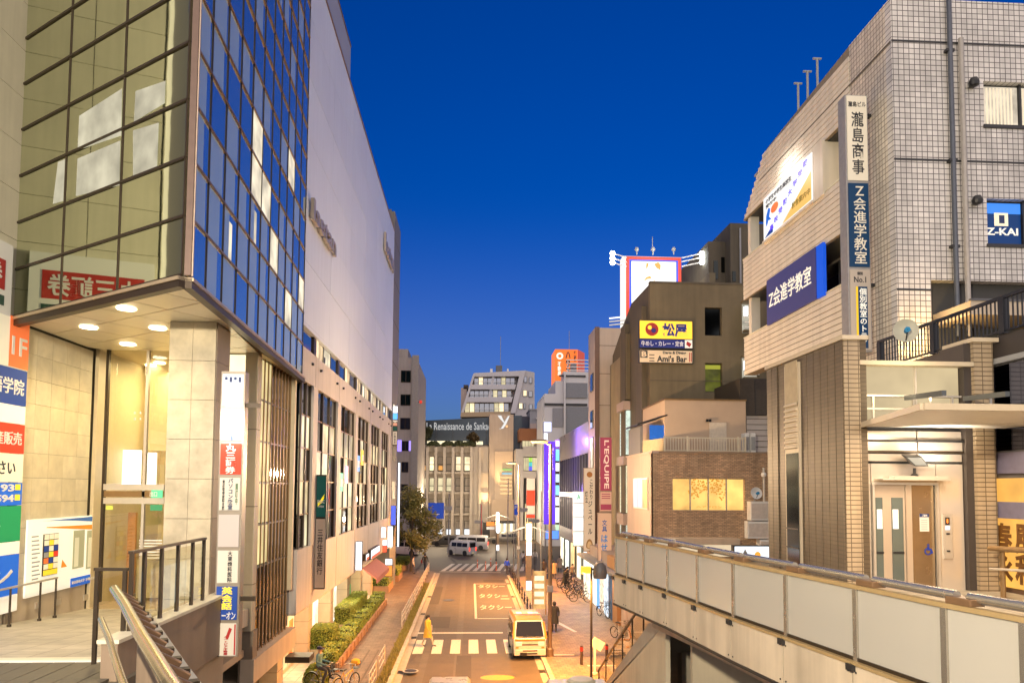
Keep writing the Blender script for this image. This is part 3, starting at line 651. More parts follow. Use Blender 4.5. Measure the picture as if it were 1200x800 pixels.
curve_band('orange_swoosh', eb('swoosh_orange', (.9, .30, .03)), lambda t: zt1 - .22 - .06 * t, lambda t: zt1 - .24 - .20 * t, pa0 + .8, pa1, .083)
y0, y1, z0, z1 = wr(46, 63, 625, 673); dirb = MB().box(y0, y1, .08, .11, z0, z1, WP).build('directory_frame', bronze_d, po)
cols_ = [cream_p, rd, nv, cream_p, cream_p, yl, nv, cream_p, org, yl, nv, cream_p, cream_p, eb('grey_panel', (.3, .3, .28)), cream_p, yl]
for i in range(6):
    for j in range(3):
        aw, ah = (y1 - y0) / 3, (z1 - z0) / 7
        MB().box(y0 + j * aw + .015, y0 + j * aw + aw - .01, .11, .118, z0 + (i + 1) * ah + .01, z0 + (i + 2) * ah - .01, WP).build('directory_tile', cols_[(i * 5 + j * 2 + 3) % 16], dirb)
MB().box(y0 + .01, y1 - .01, .11, .118, z0 + .01, z0 + ah - .01, WP).build('directory_tile', yl, dirb)
for i in range(11):
    y0, y1, z0, z1 = wr(29, 29 + 8 + 4 * rnd.random(), 628 + i * 5, 629.6 + i * 5); MB().box(y0 + .15, y1 + .1, .08, .084, z0, z1, WP).build('print_line', eb('grey_panel', (.3, .3, .28)), po)
y0, y1, z0, z1 = wr(68, 75, 655, 664); MB().prism([WP.p(y0, .082, z0), WP.p(y1, .082, z0), WP.p((y0 + y1) / 2 - .1, .082, z1)], (.004, 0, 0)).build('orange_triangle', MATS['swoosh_orange'], po)
for u0, u1 in ((82, 95), (98, 110)):
    y0, y1, z0, z1 = wr(u0, u1, 621, 665); o = MB().box(y0, y1, .08, .086, z0, z1, WP).build('photo_print', eb('photo_olive', (.42, .42, .26)), po)
    MB().box(y0 + .08, (y0 + y1) / 2, .086, .09, z0 + .05, z1 - .2, WP).build('photo_detail', eb('photo_pale', (.7, .68, .5)), o)
y0, y1, z0, z1 = wr(79, 111, 674, 684); o = MB().box(y0, y1, .08, .09, z0, z1, WP).build('blue_strip', blu, po)
letter('東京都市大学', w_white, o, WP, y0 + .05, (y0 + y1) / 2 - .03, z0 + .08, z1 - .08, .095); letter('不動産販売', w_white, o, WP, (y0 + y1) / 2 + .03, y1 - .05, z0 + .08, z1 - .08, .095)
# projecting tenant sign tower beside the stone column
tw = thing('sign_tower', 'tall narrow tower of stacked tenant signs hanging beside the stone column', 'sign', (-5.6, 16.6, 4))
TY = 16.6; TF = Fr(0, TY, (1, 0)); tx0, tx1 = at(257, 600, Y=TY).x, at(281, 600, Y=TY).x
zt1 = at(270, 435, Y=TY).z; zt0 = at(265, 769, Y=TY).z
MB().box(tx0 - .04, tx1 + .04, -.28, 0, zt0, zt1, TF).build('casing', mat('sign_casing', (.30, .26, .21), .4, .4, .08), tw)
for z in (zt0 + 1.2, zt1 - .8): MB().box(tx1 + .04, tx1 + .35, -.2, -.1, z, z + .1, TF).build('bracket', bronze_d, tw)
def tp(v0, v1, m, items=()):
    z1, z0 = at(268, v0, Y=TY).z, at(268, v1, Y=TY).z
    o = MB().box(tx0, tx1, 0, .03, z0 + .03, z1 - .03, TF).build('sign_panel', m, tw); W_ = tx1 - tx0; H_ = z1 - z0
    for txt, tm, a, b, c, d, vert in items: letter(txt, tm, o, TF, tx0 + W_ * a, tx0 + W_ * b, z0 + H_ * c, z0 + H_ * d, .035, vertical=vert, bold=.02)
    return o
lw = emit('lit_sign_white', (.92, .96, 1), 1.25); dimw = eb('dim_sign_white', (.62, .58, .50), .12)
navy_l = w_navy
o = tp(437, 476, lw); 
for i in range(4): MB().box(tx0 + .05 + i * .1, tx0 + .11 + i * .1, .03, .034, zt1 - .2 - .05 * (i % 2), zt1 - .13, TF).build('print_mark', w_navy, o)
tp(477, 517, lw, [('イ学館', w_navy, .38, .62, .04, .5, True)])
tp(518, 557, rd, [('丸三証券', w_white, .25, .75, .06, .94, True)])
tp(558, 599, dimw, [('パソコン教室', w_navy, .42, .66, .05, .95, True), ('資格取得就職支援', w_dark, .14, .26, .05, .9, True), ('開講中', mat('leaf_print', (.1, .2, .1), .5), .78, .9, .2, .8, True)])
tp(601, 642, eb('blank_sign', (.50, .45, .42), .1)); tp(643, 684, dimw, [('大東歯科医院', w_dark, .5, .72, .06, .95, True)])
tp(685, 727, nv, [('英会話', eb('yellow_letter', (.95, .70, .05), .4), .25, .78, .32, .95, True), ('イーオン', w_white, .05, .95, .05, .26, False)])
o = tp(728, 769, dimw, [('ハートピア不動産', w_red, .42, .62, .06, .6, True)])
z1, z0 = at(268, 728, Y=TY).z - .05, at(268, 769, Y=TY).z + .05
for a, b in ((tx0 + .01, tx0 + .04), (tx1 - .04, tx1 - .01)): MB().box(a, b, .03, .036, z0, z1, TF).build('red_border', w_red, o)
MB().prism([TF.p(tx0 + .22, .036, z1 - .3), TF.p(tx0 + .28, .036, z1 - .33), TF.p(tx0 + .36, .036, z1 - .1), TF.p(tx0 + .3, .036, z1 - .07)], (0, -.004, 0)).build('red_mark', w_red, o)
lamp('sign_lamp', 'AREA', ((tx0 + tx1) / 2, TY - .3, zt1 - 1.2), 14, (.9, .95, 1), tw, .5, (rad(90), 0, 0))
# ------------------------------------------------------------------ left: white department store and the blocks behind it
B0, B1 = E_.y + .02, 57.3
wb = thing('department_store', 'long white windowless store wall above tall dark glass bays, left side of the street', 'building', (-9, 42, 0))
BF = Fr(XF, 0, (0, 1))
pan_w = mat('white_cladding_panel', (.70, .77, .86), .42, .1, .04, .25, 0, .05)
pan_w2 = mat('white_cladding_panel_b', (.675, .745, .835), .40, .1, .04, .25, 0, .06)
zw0 = at(400, 420, X=XF).z; zw1 = at(405, 80, X=XF).z; zb0 = at(372, 419, X=XF).z
zt_top = at(400, 448, X=XF).z - 0; 
print('store', zw0, zw1, zb0)
ztall1 = at(390, 467, X=XF).z; ztall0 = at(394, 628, X=XF).z; zgr = at(362, 708, X=XF).z
print('tall', ztall1, ztall0, zgr)
MB().box(B0, B1, -30, -.45, zgr, zw1 - .2, BF).build('core', core, wb)
pw, rows = (B1 - B0) / 6, 6; ph = (zw1 - zw0) / rows
for r in range(rows):
    for c in range(6): MB().box(B0 + c * pw + .02, B0 + (c + 1) * pw - .02, -.45, rnd.random() * .012, zw0 + r * ph + .014, zw0 + (r + 1) * ph - .014, BF).build('cladding_panel', rnd.choice((pan_w, pan_w2)), wb)
MB().box(B0, B1 + .02, -.5, .04, zw1, zw1 + .12, BF).build('roof_edge', bronze, wb)
MB().box(B0, B1, -.45, .03, zw0 - .16, zw0 - .02, BF).build('panel_foot', pan_w, wb)
y0, y1 = B0 - 3, at(411, 60, X=XF - 1.6).y; zp1 = at(404, 30, X=XF - 1.6).z
MB().box(y0, y1, -12, -1.6, zw1 - .1, zp1, BF).build('penthouse', mat('blue_grey_penthouse', (.36, .38, .45), .5, 0, .05, .3), wb)
MB().box(y0, y1, -12, -1.56, zp1, zp1 + .1, BF).build('roof_edge', bronze, wb)
# window strip below the white wall
bay0, bp_ = 29.5, 5.3
dkg = mirror('strip_window_glass', (.30, .30, .30), .05)
litw = [emit('store_light_a', (1, .86, .58), .75, .6, 1.1), emit('store_light_b', (1, .72, .40), .5, .6, 1.4), emit('store_light_c', (.85, .92, 1), .6, .6, 1.2)]
edges = [B0] + [bay0 + bp_ * k for k in range(6)] + [B1]
win_lit = {0: (), 1: (0, 1), 2: (1,), 3: (0, 1, 2), 4: (0, 1, 2), 5: (0, 2), 6: ()}
for k, (a, b) in enumerate(zip(edges, edges[1:])):
    a_, b_ = a + .22, b - .22; n_ = 3 if b - a > 3 else 1
    wn = MB().box(a_, b_, -.18, -.15, zb0 + .03, zw0 - .19, BF).build('window_strip', dkg, wb)
    for j in range(n_):
        w0_, w1_ = a_ + (b_ - a_) * j / n_, a_ + (b_ - a_) * (j + 1) / n_
        lit = j in win_lit[k]
        MB().box(w0_ + .04, w1_ - .04, -.15, -.11, zb0 + .06, zw0 - .22, BF).build('pane', litw[(k + j) % 2] if lit else dkg, wn)
        if lit: MB().box(w0_ + .2, w0_ + .2 + .5 * rnd.random() + .2, -.11, -.10, zb0 + .1, zb0 + .3 + 1.0 * rnd.random(), BF).build('blind', cream_p if (k + j) % 2 else bronze_d, wn)
        MB().box(w1_ - .04, w1_ + .02, -.15, -.08, zb0 + .03, zw0 - .19, BF).build('window_bar', bronze_d, wn)
    MB().box(b - .22, b + (.22 if b < B1 else 0), -.44, -.05, zb0, zw0 - .17, BF).build('strip_pier', bronze_d, wb)
# beige wall, tall bays
bw_ = mat('beige_store_wall', (.54, .495, .45), .55, 0, .08, .8, 0, .16)
MB().box(B0, B1, -.44, 0, ztall1, zb0, BF).build('upper_band', bw_, wb)
MB().box(B0, B1, -.44, 0, zgr, ztall0, BF).build('lower_band', bw_, wb)
for y in [bay0 + bp_ * k for k in range(6)]:
    MB().box(y - .012, y + .012, .0, .004, zgr, ztall0, BF).build('joint', stone_j, wb); MB().box(y - .012, y + .012, .0, .004, ztall1, zb0, BF).build('joint', stone_j, wb)
    for dy in (-.8, .8): MB().lathe(BF.p(y + dy, .05, zb0 - .45), [(.05, -.05), (.05, .05)], 8).build('wall_lamp', darkmetal, wb)
litb = {1: emit('bay_light_a', (1, .88, .55), .62, .8, .7), 2: emit('bay_light_b', (1, .78, .42), .6, .8, .8), 3: emit('bay_light_c', (1, .85, .5), .5, .8, .6)}
nr = 5
for k, (a, b) in enumerate(zip(edges, edges[1:])):
    a_, b_ = a + .42, b - .42
    n_ = 3 if b - a > 3 else 2
    bayo = MB().box(a_, b_, -.2, -.16, ztall0, ztall1, BF).build('tall_window', gl_dark, wb)
    hh = (ztall1 - ztall0) / nr
    for j in range(n_):
        for r in range(nr):
            lit = (r in (1, 2, 3) and rnd.random() < .55) or (r == 0 and rnd.random() < .4)
            w0_, w1_ = a_ + (b_ - a_) * j / n_, a_ + (b_ - a_) * (j + 1) / n_
            MB().box(w0_ + .03, w1_ - .03, -.16, -.12, ztall0 + r * hh + .03, ztall0 + (r + 1) * hh - .03, BF).build('pane', litb[1 + (r + k) % 3] if lit else (dkg if r > 2 else gl_dark), bayo)
    for j in range(n_ + 1):
        w0_ = a_ + (b_ - a_) * j / n_; MB().box(w0_ - .06, w0_ + .06, -.13, -.06, ztall0, ztall1, BF).build('fin', bronze_d, bayo)
    for r in range(1, nr): MB().box(a_, b_, -.125, -.08, ztall0 + r * hh - .03, ztall0 + r * hh + .03, BF).build('window_bar', bronze, bayo)
    MB().box(b - .42, b + (.42 if b < B1 else 0), -.44, .03, ztall0, ztall1, BF).build('pier', bw_, wb)
    if k in (2, 3):
        cs = [('neon_green', (.1, .8, .35)), ('neon_pink', (1, .5, .7)), ('neon_blue', (.1, .4, 1)), ('neon_amber', (1, .6, .05))]
        for j in range(2):
            nm, c = cs[(k - 2) * 2 + j]; y = a_ + .5 + j * 1.6; z = ztall0 + (2.1 if k == 2 else 3.2) + .4 * j
            o = MB().box(y, y + 1.0, -.11, -.07, z, z + .9, BF).build('window_sign', emit(nm, c, 1.0), bayo)
            MB().box(y + .2, y + .8, -.07, -.065, z + .25, z + .6, BF).build('window_sign_print', w_white, o)
# ground floor: recessed shops and stone columns
XS = -8.05; SFm = Fr(XS, 0, (0, 1))
MB().box(B0, B1, -1.8, -.02 + (XF - XS) * 0, zgr - .06, zgr - .01, BF).build('arcade_ceiling', beige, wb)
colm = mat('tan_column_stone', (.42, .33, .23), .55, 0, .1, 2)
shops = [emit('shop_cream', (1, .88, .62), 1.3, .5, .9), emit('shop_amber', (1, .66, .28), 1.1, .5, .9), emit('shop_white', (.95, 1, .92), 1.1, .4, .9)]
for k in range(6):
    y = 29.5 + k * 5.3
    c = MB().box(y - .45, y + .45, -.1, .62, .13, zgr - .5, SFm).build('street_column', colm, wb); MB().box(y - .52, y + .52, -.1, .7, zgr - .5, zgr - .07, SFm).build('capital', colm, c)
    for z in (1.0, 2.0, 3.0): MB().box(y - .452, y + .452, -.05, .622, z, z + .015, SFm).build('joint', stone_j, c)
    for j in range(4):
        w0_ = y + .5 + j * 1.07; m_ = shops[(k * 2 + j // 2) % 3] if (k * 7 + j * 3) % 5 else gl_dark
        p_ = MB().box(w0_, w0_ + 1.0, -.06, 0, .3, zgr - .75, SFm).build('shop_pane', m_, wb)
        if j % 2: MB().box(w0_ + .1, w0_ + .8, .0, .02, .5, 1.3 + rnd.random(), SFm).build('window_poster', rnd.choice([cream_p, grn, org, whp]), p_)
    MB().box(y + .46, y + 4.84, -.05, .05, zgr - .74, zgr - .08, SFm).build('shop_fascia', bronze_d, wb); MB().box(y + .5, y + 4.8, .05, .06, zgr - .72, zgr - .6, SFm).build('yellow_fascia_line', mat('yellow_line', (.6, .42, .05), .5), wb)
    MB().box(y + .46, y + 4.84, -.05, .06, .13, .3, SFm).build('shop_sill', colm, wb)
    lamp('arcade_lamp', 'AREA', (XS + 1.0, y + 2.6, zgr - .15), 110, (1, .80, .48), wb, 1.6, (0, 0, 0))
MB().box(26, B1, -2.0, -.07, .13, zgr - .06, SFm).build('shop_back', core, wb)
# raised letters on the white wall (two groups)
lt = mat('raised_sign_letter', (.38, .33, .27), .35, .4, .05)
def wl(u0, u1, v0, v1, txt):
    a, b = at(u0, (v0 + v1) / 2, X=XF).y, at(u1, (v0 + v1) / 2, X=XF).y
    m = (a + b) / 2; vm = (u0 + u1) / 2
    z1, z0 = at(u0, v0, X=XF).z, at(u0, v1, X=XF).z
    sgl = thing('wall_letters', 'row of raised bronze letters on the near part of the white wall' if u0 < 420 else 'row of raised bronze letters at the far end of the white wall', 'sign', (XF + .1, m, z0))
    vs, fs, x0, x1, q0, q1 = text_mesh(txt, False, .02)
    mb = MB(); sx = (b - a) / (x1 - x0); sz = (z1 - z0) / (q1 - q0)
    mb.add([BF.p(a + (v.x - x0) * sx, .06 + (v.z + .012) * 6, z0 + (v.y - q0) * sz) for v in vs], fs); mb.build('letters', lt, sgl)
wl(362, 390, 231, 257, 'Isetan'); wl(449, 459.5, 271, 294, 'Isetan')
# projecting signs of the left side
def proj(name, label, u0, u1, v0, v1, Y, faces, base=bronze_d, th=.16):
    """sign board standing out from the facade and facing the camera, at depth Y; faces = list of (v0, v1, material, [(text, mat, a, b, c, d, vertical)])"""
    f = Fr(0, Y, (1, 0)); m = (v0 + v1) / 2; a, b = at(u0, m, Y=Y).x, at(u1, m, Y=Y).x; z1, z0 = at((u0 + u1) / 2, v0, Y=Y).z, at((u0 + u1) / 2, v1, Y=Y).z
    t = thing(name, label, 'sign', ((a + b) / 2, Y, z0))
    MB().box(a, b, -th, 0, z0, z1, f).build('casing', base, t)
    for va, vb, mm, items in faces:
        q1, q0 = at((u0 + u1) / 2, va, Y=Y).z, at((u0 + u1) / 2, vb, Y=Y).z; W_, H_ = (b - a), (q1 - q0); e = min(.03, W_ * .06)
        o = MB().box(a + e, b - e, 0, .03, q0 + e, q1 - e, f).build('face', mm, t)
        for txt, tm, x0, x1, y0, y1, vert in items: letter(txt, tm, o, f, a + W_ * x0, a + W_ * x1, q0 + H_ * y0, q0 + H_ * y1, .035, vertical=vert, bold=.015)
    return t, f, a, b, z0, z1
bank_g = eb('bank_green', (.005, .05, .04), .5); bank_t = mat('bank_board', (.55, .48, .38), .5, 0, .05)
t, f, a, b, z0, z1 = proj('bank_sign', 'vertical bank sign, dark green above with black characters below, on the left facade', 369.5, 381.5, 556, 690, 29.9,
    [(557, 606, bank_g, [('SMBC', w_white, .15, .85, .34, .42, False), ('三井住友', w_white, .2, .8, .24, .29, False)]), (607, 689, bank_t, [('三井住友銀行', w_dark, .22, .78, .2, .84, True)])])
q = z1 - (z1 - z0) * .22
for dz, dx in ((0, 0), (.12, .12)): MB().prism([f.p(a + .08 + dx, .036, q + dz - .28), f.p(b - .14 + dx * .3, .036, q + dz - .05), f.p(b - .06, .036, q + dz + .12), f.p(a + .08 + dx, .036, q + dz - .1)], (0, -.004, 0)).build('yellow_emblem', eb('emblem_yellow', (.8, .65, .02), .5), t)
litred = emit('lit_sign_red', (1, .12, .05), 1.0)
proj('lit_sign', 'tall blank white lit sign standing out from the left facade', 416.5, 424.5, 634, 668, 40.2, [(634, 668, lw, [])])
proj('lit_sign', 'tall white lit sign above the awnings near the tree on the left', 454, 460.5, 616, 641, 53.5, [(616, 641, lw, [])])
proj('lit_sign', 'white lit sign with red mark half hidden on the left facade near the tree', 446.5, 452.5, 617, 630, 50.5, [(617, 630, lw, [])])
proj('lit_sign', 'red and white lit sign under the white one on the left facade', 448, 453.5, 632, 647, 51.5, [(632, 639, lw, []), (639, 647, litred, [])])
proj('blue_sign', 'blue vertical sign at the far end of the left facade', 458, 464, 592, 615, 56, [(592, 615, emit('lit_sign_blue', (.08, .14, .85), .9), [])])
proj('lit_sign', 'orange and white lit sign low beside the far hedges on the left', 451, 460, 654, 675, 52.2, [(654, 662, lw, []), (662, 675, emit('lit_sign_orange', (1, .28, .04), 1.0), [])])
def wallsign(name, label, u0, u1, v0, v1, items, m=lw):
    a, b, z0, z1 = wr(u0, u1, v0, v1, XF); t = thing(name, label, 'sign', (XF, a, z0))
    fr_ = BF; MB().box(a, b, .02, .2, z0, z1, BF).build('casing', bronze_d, t); o = MB().box(a + .05, b - .05, .2, .23, z0 + .05, z1 - .05, BF).build('face', m, t)
    MB().box(a + .05, b - .05, .23, .24, z0 + .05, z0 + .2, BF).build('red_stripe', litred, o)
    for txt, tm in items: letter(txt, tm, o, BF, a + .3, b - .3, z0 + .35, z1 - .2, .24)
wallsign('lit_wall_sign', 'white lit sign with a red lower stripe flat on the left facade', 431, 441, 641, 652, [])
wallsign('lit_wall_sign', 'small white lit sign at the near end of the striped sign on the left facade', 424.8, 428, 648, 656, [])
aw = thing('awning', 'faded red shop awning low on the left facade', 'awning', (XF, 45, 3.2))
a, b = at(424, 670, X=XF).y, at(440, 668, X=XF).y
MB().prism([(XF + .02, a, 3.5), (XF + .9, a, 2.9), (XF + .9, a, 2.8), (XF + .02, a, 3.4)], (0, b - a, 0)).build('cloth', mat('red_awning', (.42, .16, .12), .7, 0, .1), aw)
MB().box(a, b, .85, .9, 2.62, 2.82, BF).build('valance', MATS['red_awning'], aw)
# ---- narrow grey block behind the store
gb = thing('grey_office_block', 'narrow dark grey block rising behind the far end of the white store', 'building', (-9, 61, 0))
gC = mat('dark_grey_block', (.19, .18, .165), .6, 0, .08, .5, 0, .15); zC = at(461, 241, X=XF).z
y1 = at(469, 300, X=XF).y; print('C', zC, y1)
MB().box(-20, XF, B1 + .15, y1, 0, zC).build('wall', gC, gb); MB().box(-20, XF - .3, B1 + .4, y1 - .3, zC, zC + .25).build('roof_edge', gC, gb)
CF = Fr(XF, 0, (0, 1))
for r in range(8): MB().box(B1 + .2, y1, 0, .015, 5 + r * 3.3, 5.04 + r * 3.3, CF).build('joint', stone_j, gb)
for r in range(4):
    MB().box(B1 + 1.2, B1 + 3.4, .0, .03, 4.2 + r * 3.1, 5.6 + r * 3.1, CF).build('window', litw[r % 3] if r % 2 else dkg, gb)
proj('lit_sign', 'white and blue lit sign where the white store meets the grey block', 460.2, 466.2, 475.5, 494, 57.6, [(475.5, 484, lw, []), (484, 491.5, emit('lit_sign_blue2', (.1, .4, 1), 1.3), []), (492, 494, whp, [])])
proj('tenant_sign', 'small dim tenant sign below the white and blue one', 460.2, 465.6, 495, 521, 57.6, [(495, 499, eb('salmon_panel', (.7, .35, .25)), []), (499.5, 504.5, bank_g, []), (505, 521, dimw, [('小林会計', w_dark, .3, .7, .08, .92, True)])])
ls = thing('light_strip', 'thin upright bluish white light strip at the edge of the grey block', 'lamp', (XF + .3, 64, 4)); a_ = at(467, 600, Y=64.4)
MB().box(a_.x - .06, a_.x + .06, 64.3, 64.5, at(466, 640, Y=64.4).z, at(466, 542, Y=64.4).z).build('tube', emit('cool_tube', (.75, .85, 1), 2.0), ls); MB().box(a_.x - .1, a_.x + .1, 64.5, 64.6, at(466, 641, Y=64.4).z, at(466, 541, Y=64.4).z).build('mount', darkmetal, ls)
# ---- beige block with windows further back
db = thing('beige_office_block', 'beige grey block with six rows of small windows beyond the white store', 'building', (-9, 95, 0))
DYY = 93.0; DFr = Fr(0, DYY, (1, 0)); x1 = at(487.5, 500, Y=DYY).x; zD = at(478, 419, Y=DYY).z; m_ = mat('beige_grey_block', (.30, .265, .235), .65, 0, .1, .4, 0, .15)
MB().box(-26, x1, DYY, 112, 0, zD).build('wall', m_, db); MB().box(-26, x1 - 1.2, DYY + .5, 111, zD, zD + 1.2).build('roof_box', m_, db)
MB().box(x1 - .6, x1 + .25, DYY - .25, DYY + .3, 0, zD + .3).build('corner_pier', mat('grey_pier', (.24, .22, .2), .6), db)
greenw = mirror('green_window', (.10, .16, .11), .06)
for i, (v0, v1) in enumerate(((434, 448), (462, 475), (489.5, 503), (516.5, 528), (541, 553), (567, 576))):
    z1, z0 = at(476, v0, Y=DYY).z, at(476, v1, Y=DYY).z; xa, xb = (x1 - 2.0, x1 - .75) if i < 3 else (x1 - 1.75, x1 - .9)
    for xo in (0, -3.2, -6.4):
        wn = MB().box(xa + xo, xb + xo, .0, .06, z0, z1, DFr).build('window', bronze_d, db)
        for j in range(2): MB().box(xa + xo + .04 + j * (xb - xa) / 2, xa + xo + (j + 1) * (xb - xa) / 2 - .04, .06, .09, z0 + .05, z1 - .05, DFr).build('pane', greenw if i < 2 else dkg, wn)
    if i == 3:
        MB().box(x1 - 2.3, x1 - 1.8, .06, .2, z0 - .1, z1 + .1, DFr).build('violet_sign', emit('violet_glow', (.35, .25, 1), 1.2), db); MB().box(x1 - .85, x1 - .6, .06, .2, z0, z1, DFr).build('violet_sign', MATS['violet_glow'], db)
rl = at(490.5, 471, Y=DYY); MB().lathe((rl.x + .3, DYY - .3, rl.z), [(.12, -.2), (.2, 0), (.12, .2)], 8).build('roof_beacon', emit('red_beacon', (1, .05, .02), .6), db)
MB().tube((x1 + .1, DYY - .1, rl.z), (rl.x + .3, DYY - .3, rl.z), .05).build('beacon_arm', darkmetal, db)
# ------------------------------------------------------------------ right: white tiled school building
ZY = 20.3; ZX = at(1048, 200, Y=ZY).x
tile_n = tilemat('white_square_tile_near', (.66, .63, .60), (.11, .10, .095), .166, .166, 0, .3, .12)
tile_s = tilemat('white_square_tile_street', (.68, .62, .52), (.20, .155, .11), .166, .166, 1, .3, .10)
siding = mat('ribbed_parapet', (.72, .66, .56), .5, 0, .08, .8, 0, .14)
groove = mat('parapet_groove', (.20, .17, .13), .7)
sb = thing('school_building', 'white tiled corner building with ribbed parapets and school signs on the right', 'building', (16, 24, 0))
zr_ = at(1042, 0, Y=ZY).z + .08
NF = Fr(0, ZY, (1, 0)); ZS = Fr(ZX, 0, (0, -1))                  # ZS: a = -y
print('Z', ZX, zr_)
XR = 24.0
# near face as tiled slabs round the window openings
def zr(u0, u1, v0, v1): 
    m = (u0 + u1) / 2; vm = (v0 + v1) / 2
    return at(u0, vm, Y=ZY).x, at(u1, vm, Y=ZY).x, at(m, v1, Y=ZY).z, at(m, v0, Y=ZY).z
W1 = zr(1153, 1246, 97, 148); W2 = zr(1157, 1250, 234, 287)
xl = ZX; z_low = at(1092, 328, Y=ZY).z; xp = at(1092, 360, Y=ZY).x
for (a, b, c, d) in ((xl, XR, W1[3], zr_), (xl, W1[0], W1[2], W1[3]), (W1[1], XR, W1[2], W1[3]), (xl, XR, W2[3], W1[2]), (xl, W2[0], W2[2], W2[3]), (W2[1], XR, W2[2], W2[3]), (xl, XR, z_low, W2[2]), (xl, xp, 0, z_low)):
    MB().box(a, b, -.3, 0, c, d, NF).build('tiled_wall', tile_n, sb)
MB().box(xp, XR, -.9, -.6, 0, z_low, NF).build('plaster_wall', mat('warm_plaster', (.52, .40, .26), .7, 0, .08, 1), sb)
for v in (50, 188, 340): 
    z = at(1100, v, Y=ZY).z; MB().box(xl, XR if v < 300 else xp, 0, .012, z - .03, z + .03, NF).build('joint_band', darkmetal, sb)
for wn_, kind in ((W1, 0), (W2, 1)):
    a, b, z0, z1 = wn_; fr = MB().box(a, b, -.28, -.22, z0, z1, NF).build('window', darkmetal, sb); h = (b - a) / 2
    for j in range(2):
        g = MB().box(a + j * h + .05, a + (j + 1) * h - .05, -.22, -.19, z0 + .08, z1 - .06, NF).build('pane', emit('curtain_light', (1, .86, .66), .5, .35, 3) if kind == 0 else emit('blue_window_print', (.004, .05, .20), .55, base=(.004, .01, .03)), fr)
        if kind == 0:
            for q in range(9): MB().box(a + j * h + .1 + q * .11, a + j * h + .15 + q * .11, -.19, -.175, z0 + .1, z1 - .1, NF).build('curtain_fold', eb('curtain_cream', (.75, .66, .50), .35), g)
        else:
            MB().box(a + j * h + .05, a + (j + 1) * h - .05, -.19, -.185, z1 - .38, z1 - .06, NF).build('blue_light_band', emit('bright_blue_band', (.04, .28, .95), .75), g)
            wd = h - .1; x0 = a + j * h + .05
            lg = MB().box(x0 + wd * .27, x0 + wd * .65, -.185, -.18, z0 + .62, z0 + 1.02, NF).build('window_logo', eb('logo_cream', (.75, .68, .48), .5), g)
            MB().box(x0 + wd * .40, x0 + wd * .55, -.18, -.176, z0 + .70, z0 + .95, NF).build('logo_mark', w_navy, lg)
            letter('Z-KAI' if j == 0 else '進学教室', eb('pale_print', (.75, .72, .62), .5), g, NF, x0 + .04, x0 + wd - .1, z0 + .34, z0 + .56, -.18, bold=.02)
    MB().box(a - .04, b + .04, -.1, .05, z0 - .1, z0, NF).build('sill', darkmetal, fr)
    for j in (0, 1, 2): MB().box(a + j * h - .03, a + j * h + .03, -.22, -.12, z0, z1, NF).build('window_bar', darkmetal, fr)
# pipes on the near face
xa = at(1114, 200, Y=ZY).x; xb = at(1127, 200, Y=ZY).x
MB().tube((xa, ZY - .12, at(1114, 395, Y=ZY).z), (xa, ZY - .12, zr_ + .3), .07).build('drain_pipe', mat('slate_pipe', (.10, .11, .13), .4, .3), sb)
MB().tube((xb, ZY - .12, at(1127, 395, Y=ZY).z), (xb, ZY - .12, at(1122, 48, Y=ZY).z), .075).build('drain_pipe', mat('grey_pipe', (.38, .35, .32), .45), sb)
for v in (62, 190, 290, 380): MB().box(xa - .12, xa + .12, .0, .16, at(1114, v, Y=ZY).z - .04, at(1114, v, Y=ZY).z + .04, NF).build('pipe_clamp', darkmetal, sb)
for u, v in ((1137, 100), (1141, 237)):
    p = at(u, v, Y=ZY); MB().lathe((p.x, ZY - .16, p.z), [(.05, -.13), (.13, -.1), (.15, 0), (.1, .12)], 12).build('vent_hood', darkmetal, sb)
    MB().box(p.x - .09, p.x + .09, 0, .1, p.z - .09, p.z + .09, NF).build('vent_base', grey, sb)
# balcony slab with warm light
p0 = at(1135, 365, Y=ZY - 1.2); MB().box(p0.x, XR, -.6, 1.3, p0.z - .1, p0.z + .28, NF).build('balcony_slab', beige, sb)
MB().box(p0.x - .02, XR, 1.24, 1.34, p0.z + .28, p0.z + .34, NF).build('slab_edge', mat('slate_edge', (.09, .09, .1), .5), sb)
# street face: tiled part, parapets, recesses
yT = 22.7
MB().box(-yT, -ZY - .001, -.5, -.002, 0, zr_, ZS).build('tiled_wall', tile_s, sb)
def zy(u): return at(u, 300, X=ZX).y
yE = at(872, 350, X=ZX).y
zs_ = {v: at(872, v, X=ZX).z for v in (258, 305, 352, 397, 440)}
print('Zy', yE, zs_)
MB().prism([(ZX - .001, yT, zr_ - .02), (ZX - .001, yE - 2.7, zr_ - .3), (ZX - .001, yE, zs_[258]), (ZX - .001, yT, zs_[258])], (.5, 0, 0)).build('roof_parapet', groove, sb)
def ribs(z0, z1, y0, y1, slope=None):
    n_ = int((z1 - z0) / .19); m = MB()
    for i in range(n_):
        z = z0 + (z1 - z0) * i / n_; ye = y1 - (2.7 * (z + (z1 - z0) / n_ - slope) / (zr_ - slope) if slope is not None else 0)
        m.box(-ye, -y0, .001, .028, z + .016, z + (z1 - z0) / n_ - .016, ZS)
    o = m.build('parapet_rib', siding, sb); o['kind'] = 'stuff'; return o
ribs(zs_[258], zr_ - .35, yT, yE, zs_[258])
for a, b in ((305, 352), (397, 440)):
    MB().box(-yE, -yT, -.5, 0, zs_[b], zs_[a], ZS).build('parapet', groove, sb); ribs(zs_[b], zs_[a], yT, yE)
    MB().box(-yE - .03, -yT, -.5, .04, zs_[a], zs_[a] + .05, ZS).build('parapet_cap', clad, sb)
zj = at(1015, 80, X=ZX).z; MB().box(-yE + 2, -ZY, .03, .036, zj - .03, zj + .02, ZS).build('joint_band', stone_j, sb)
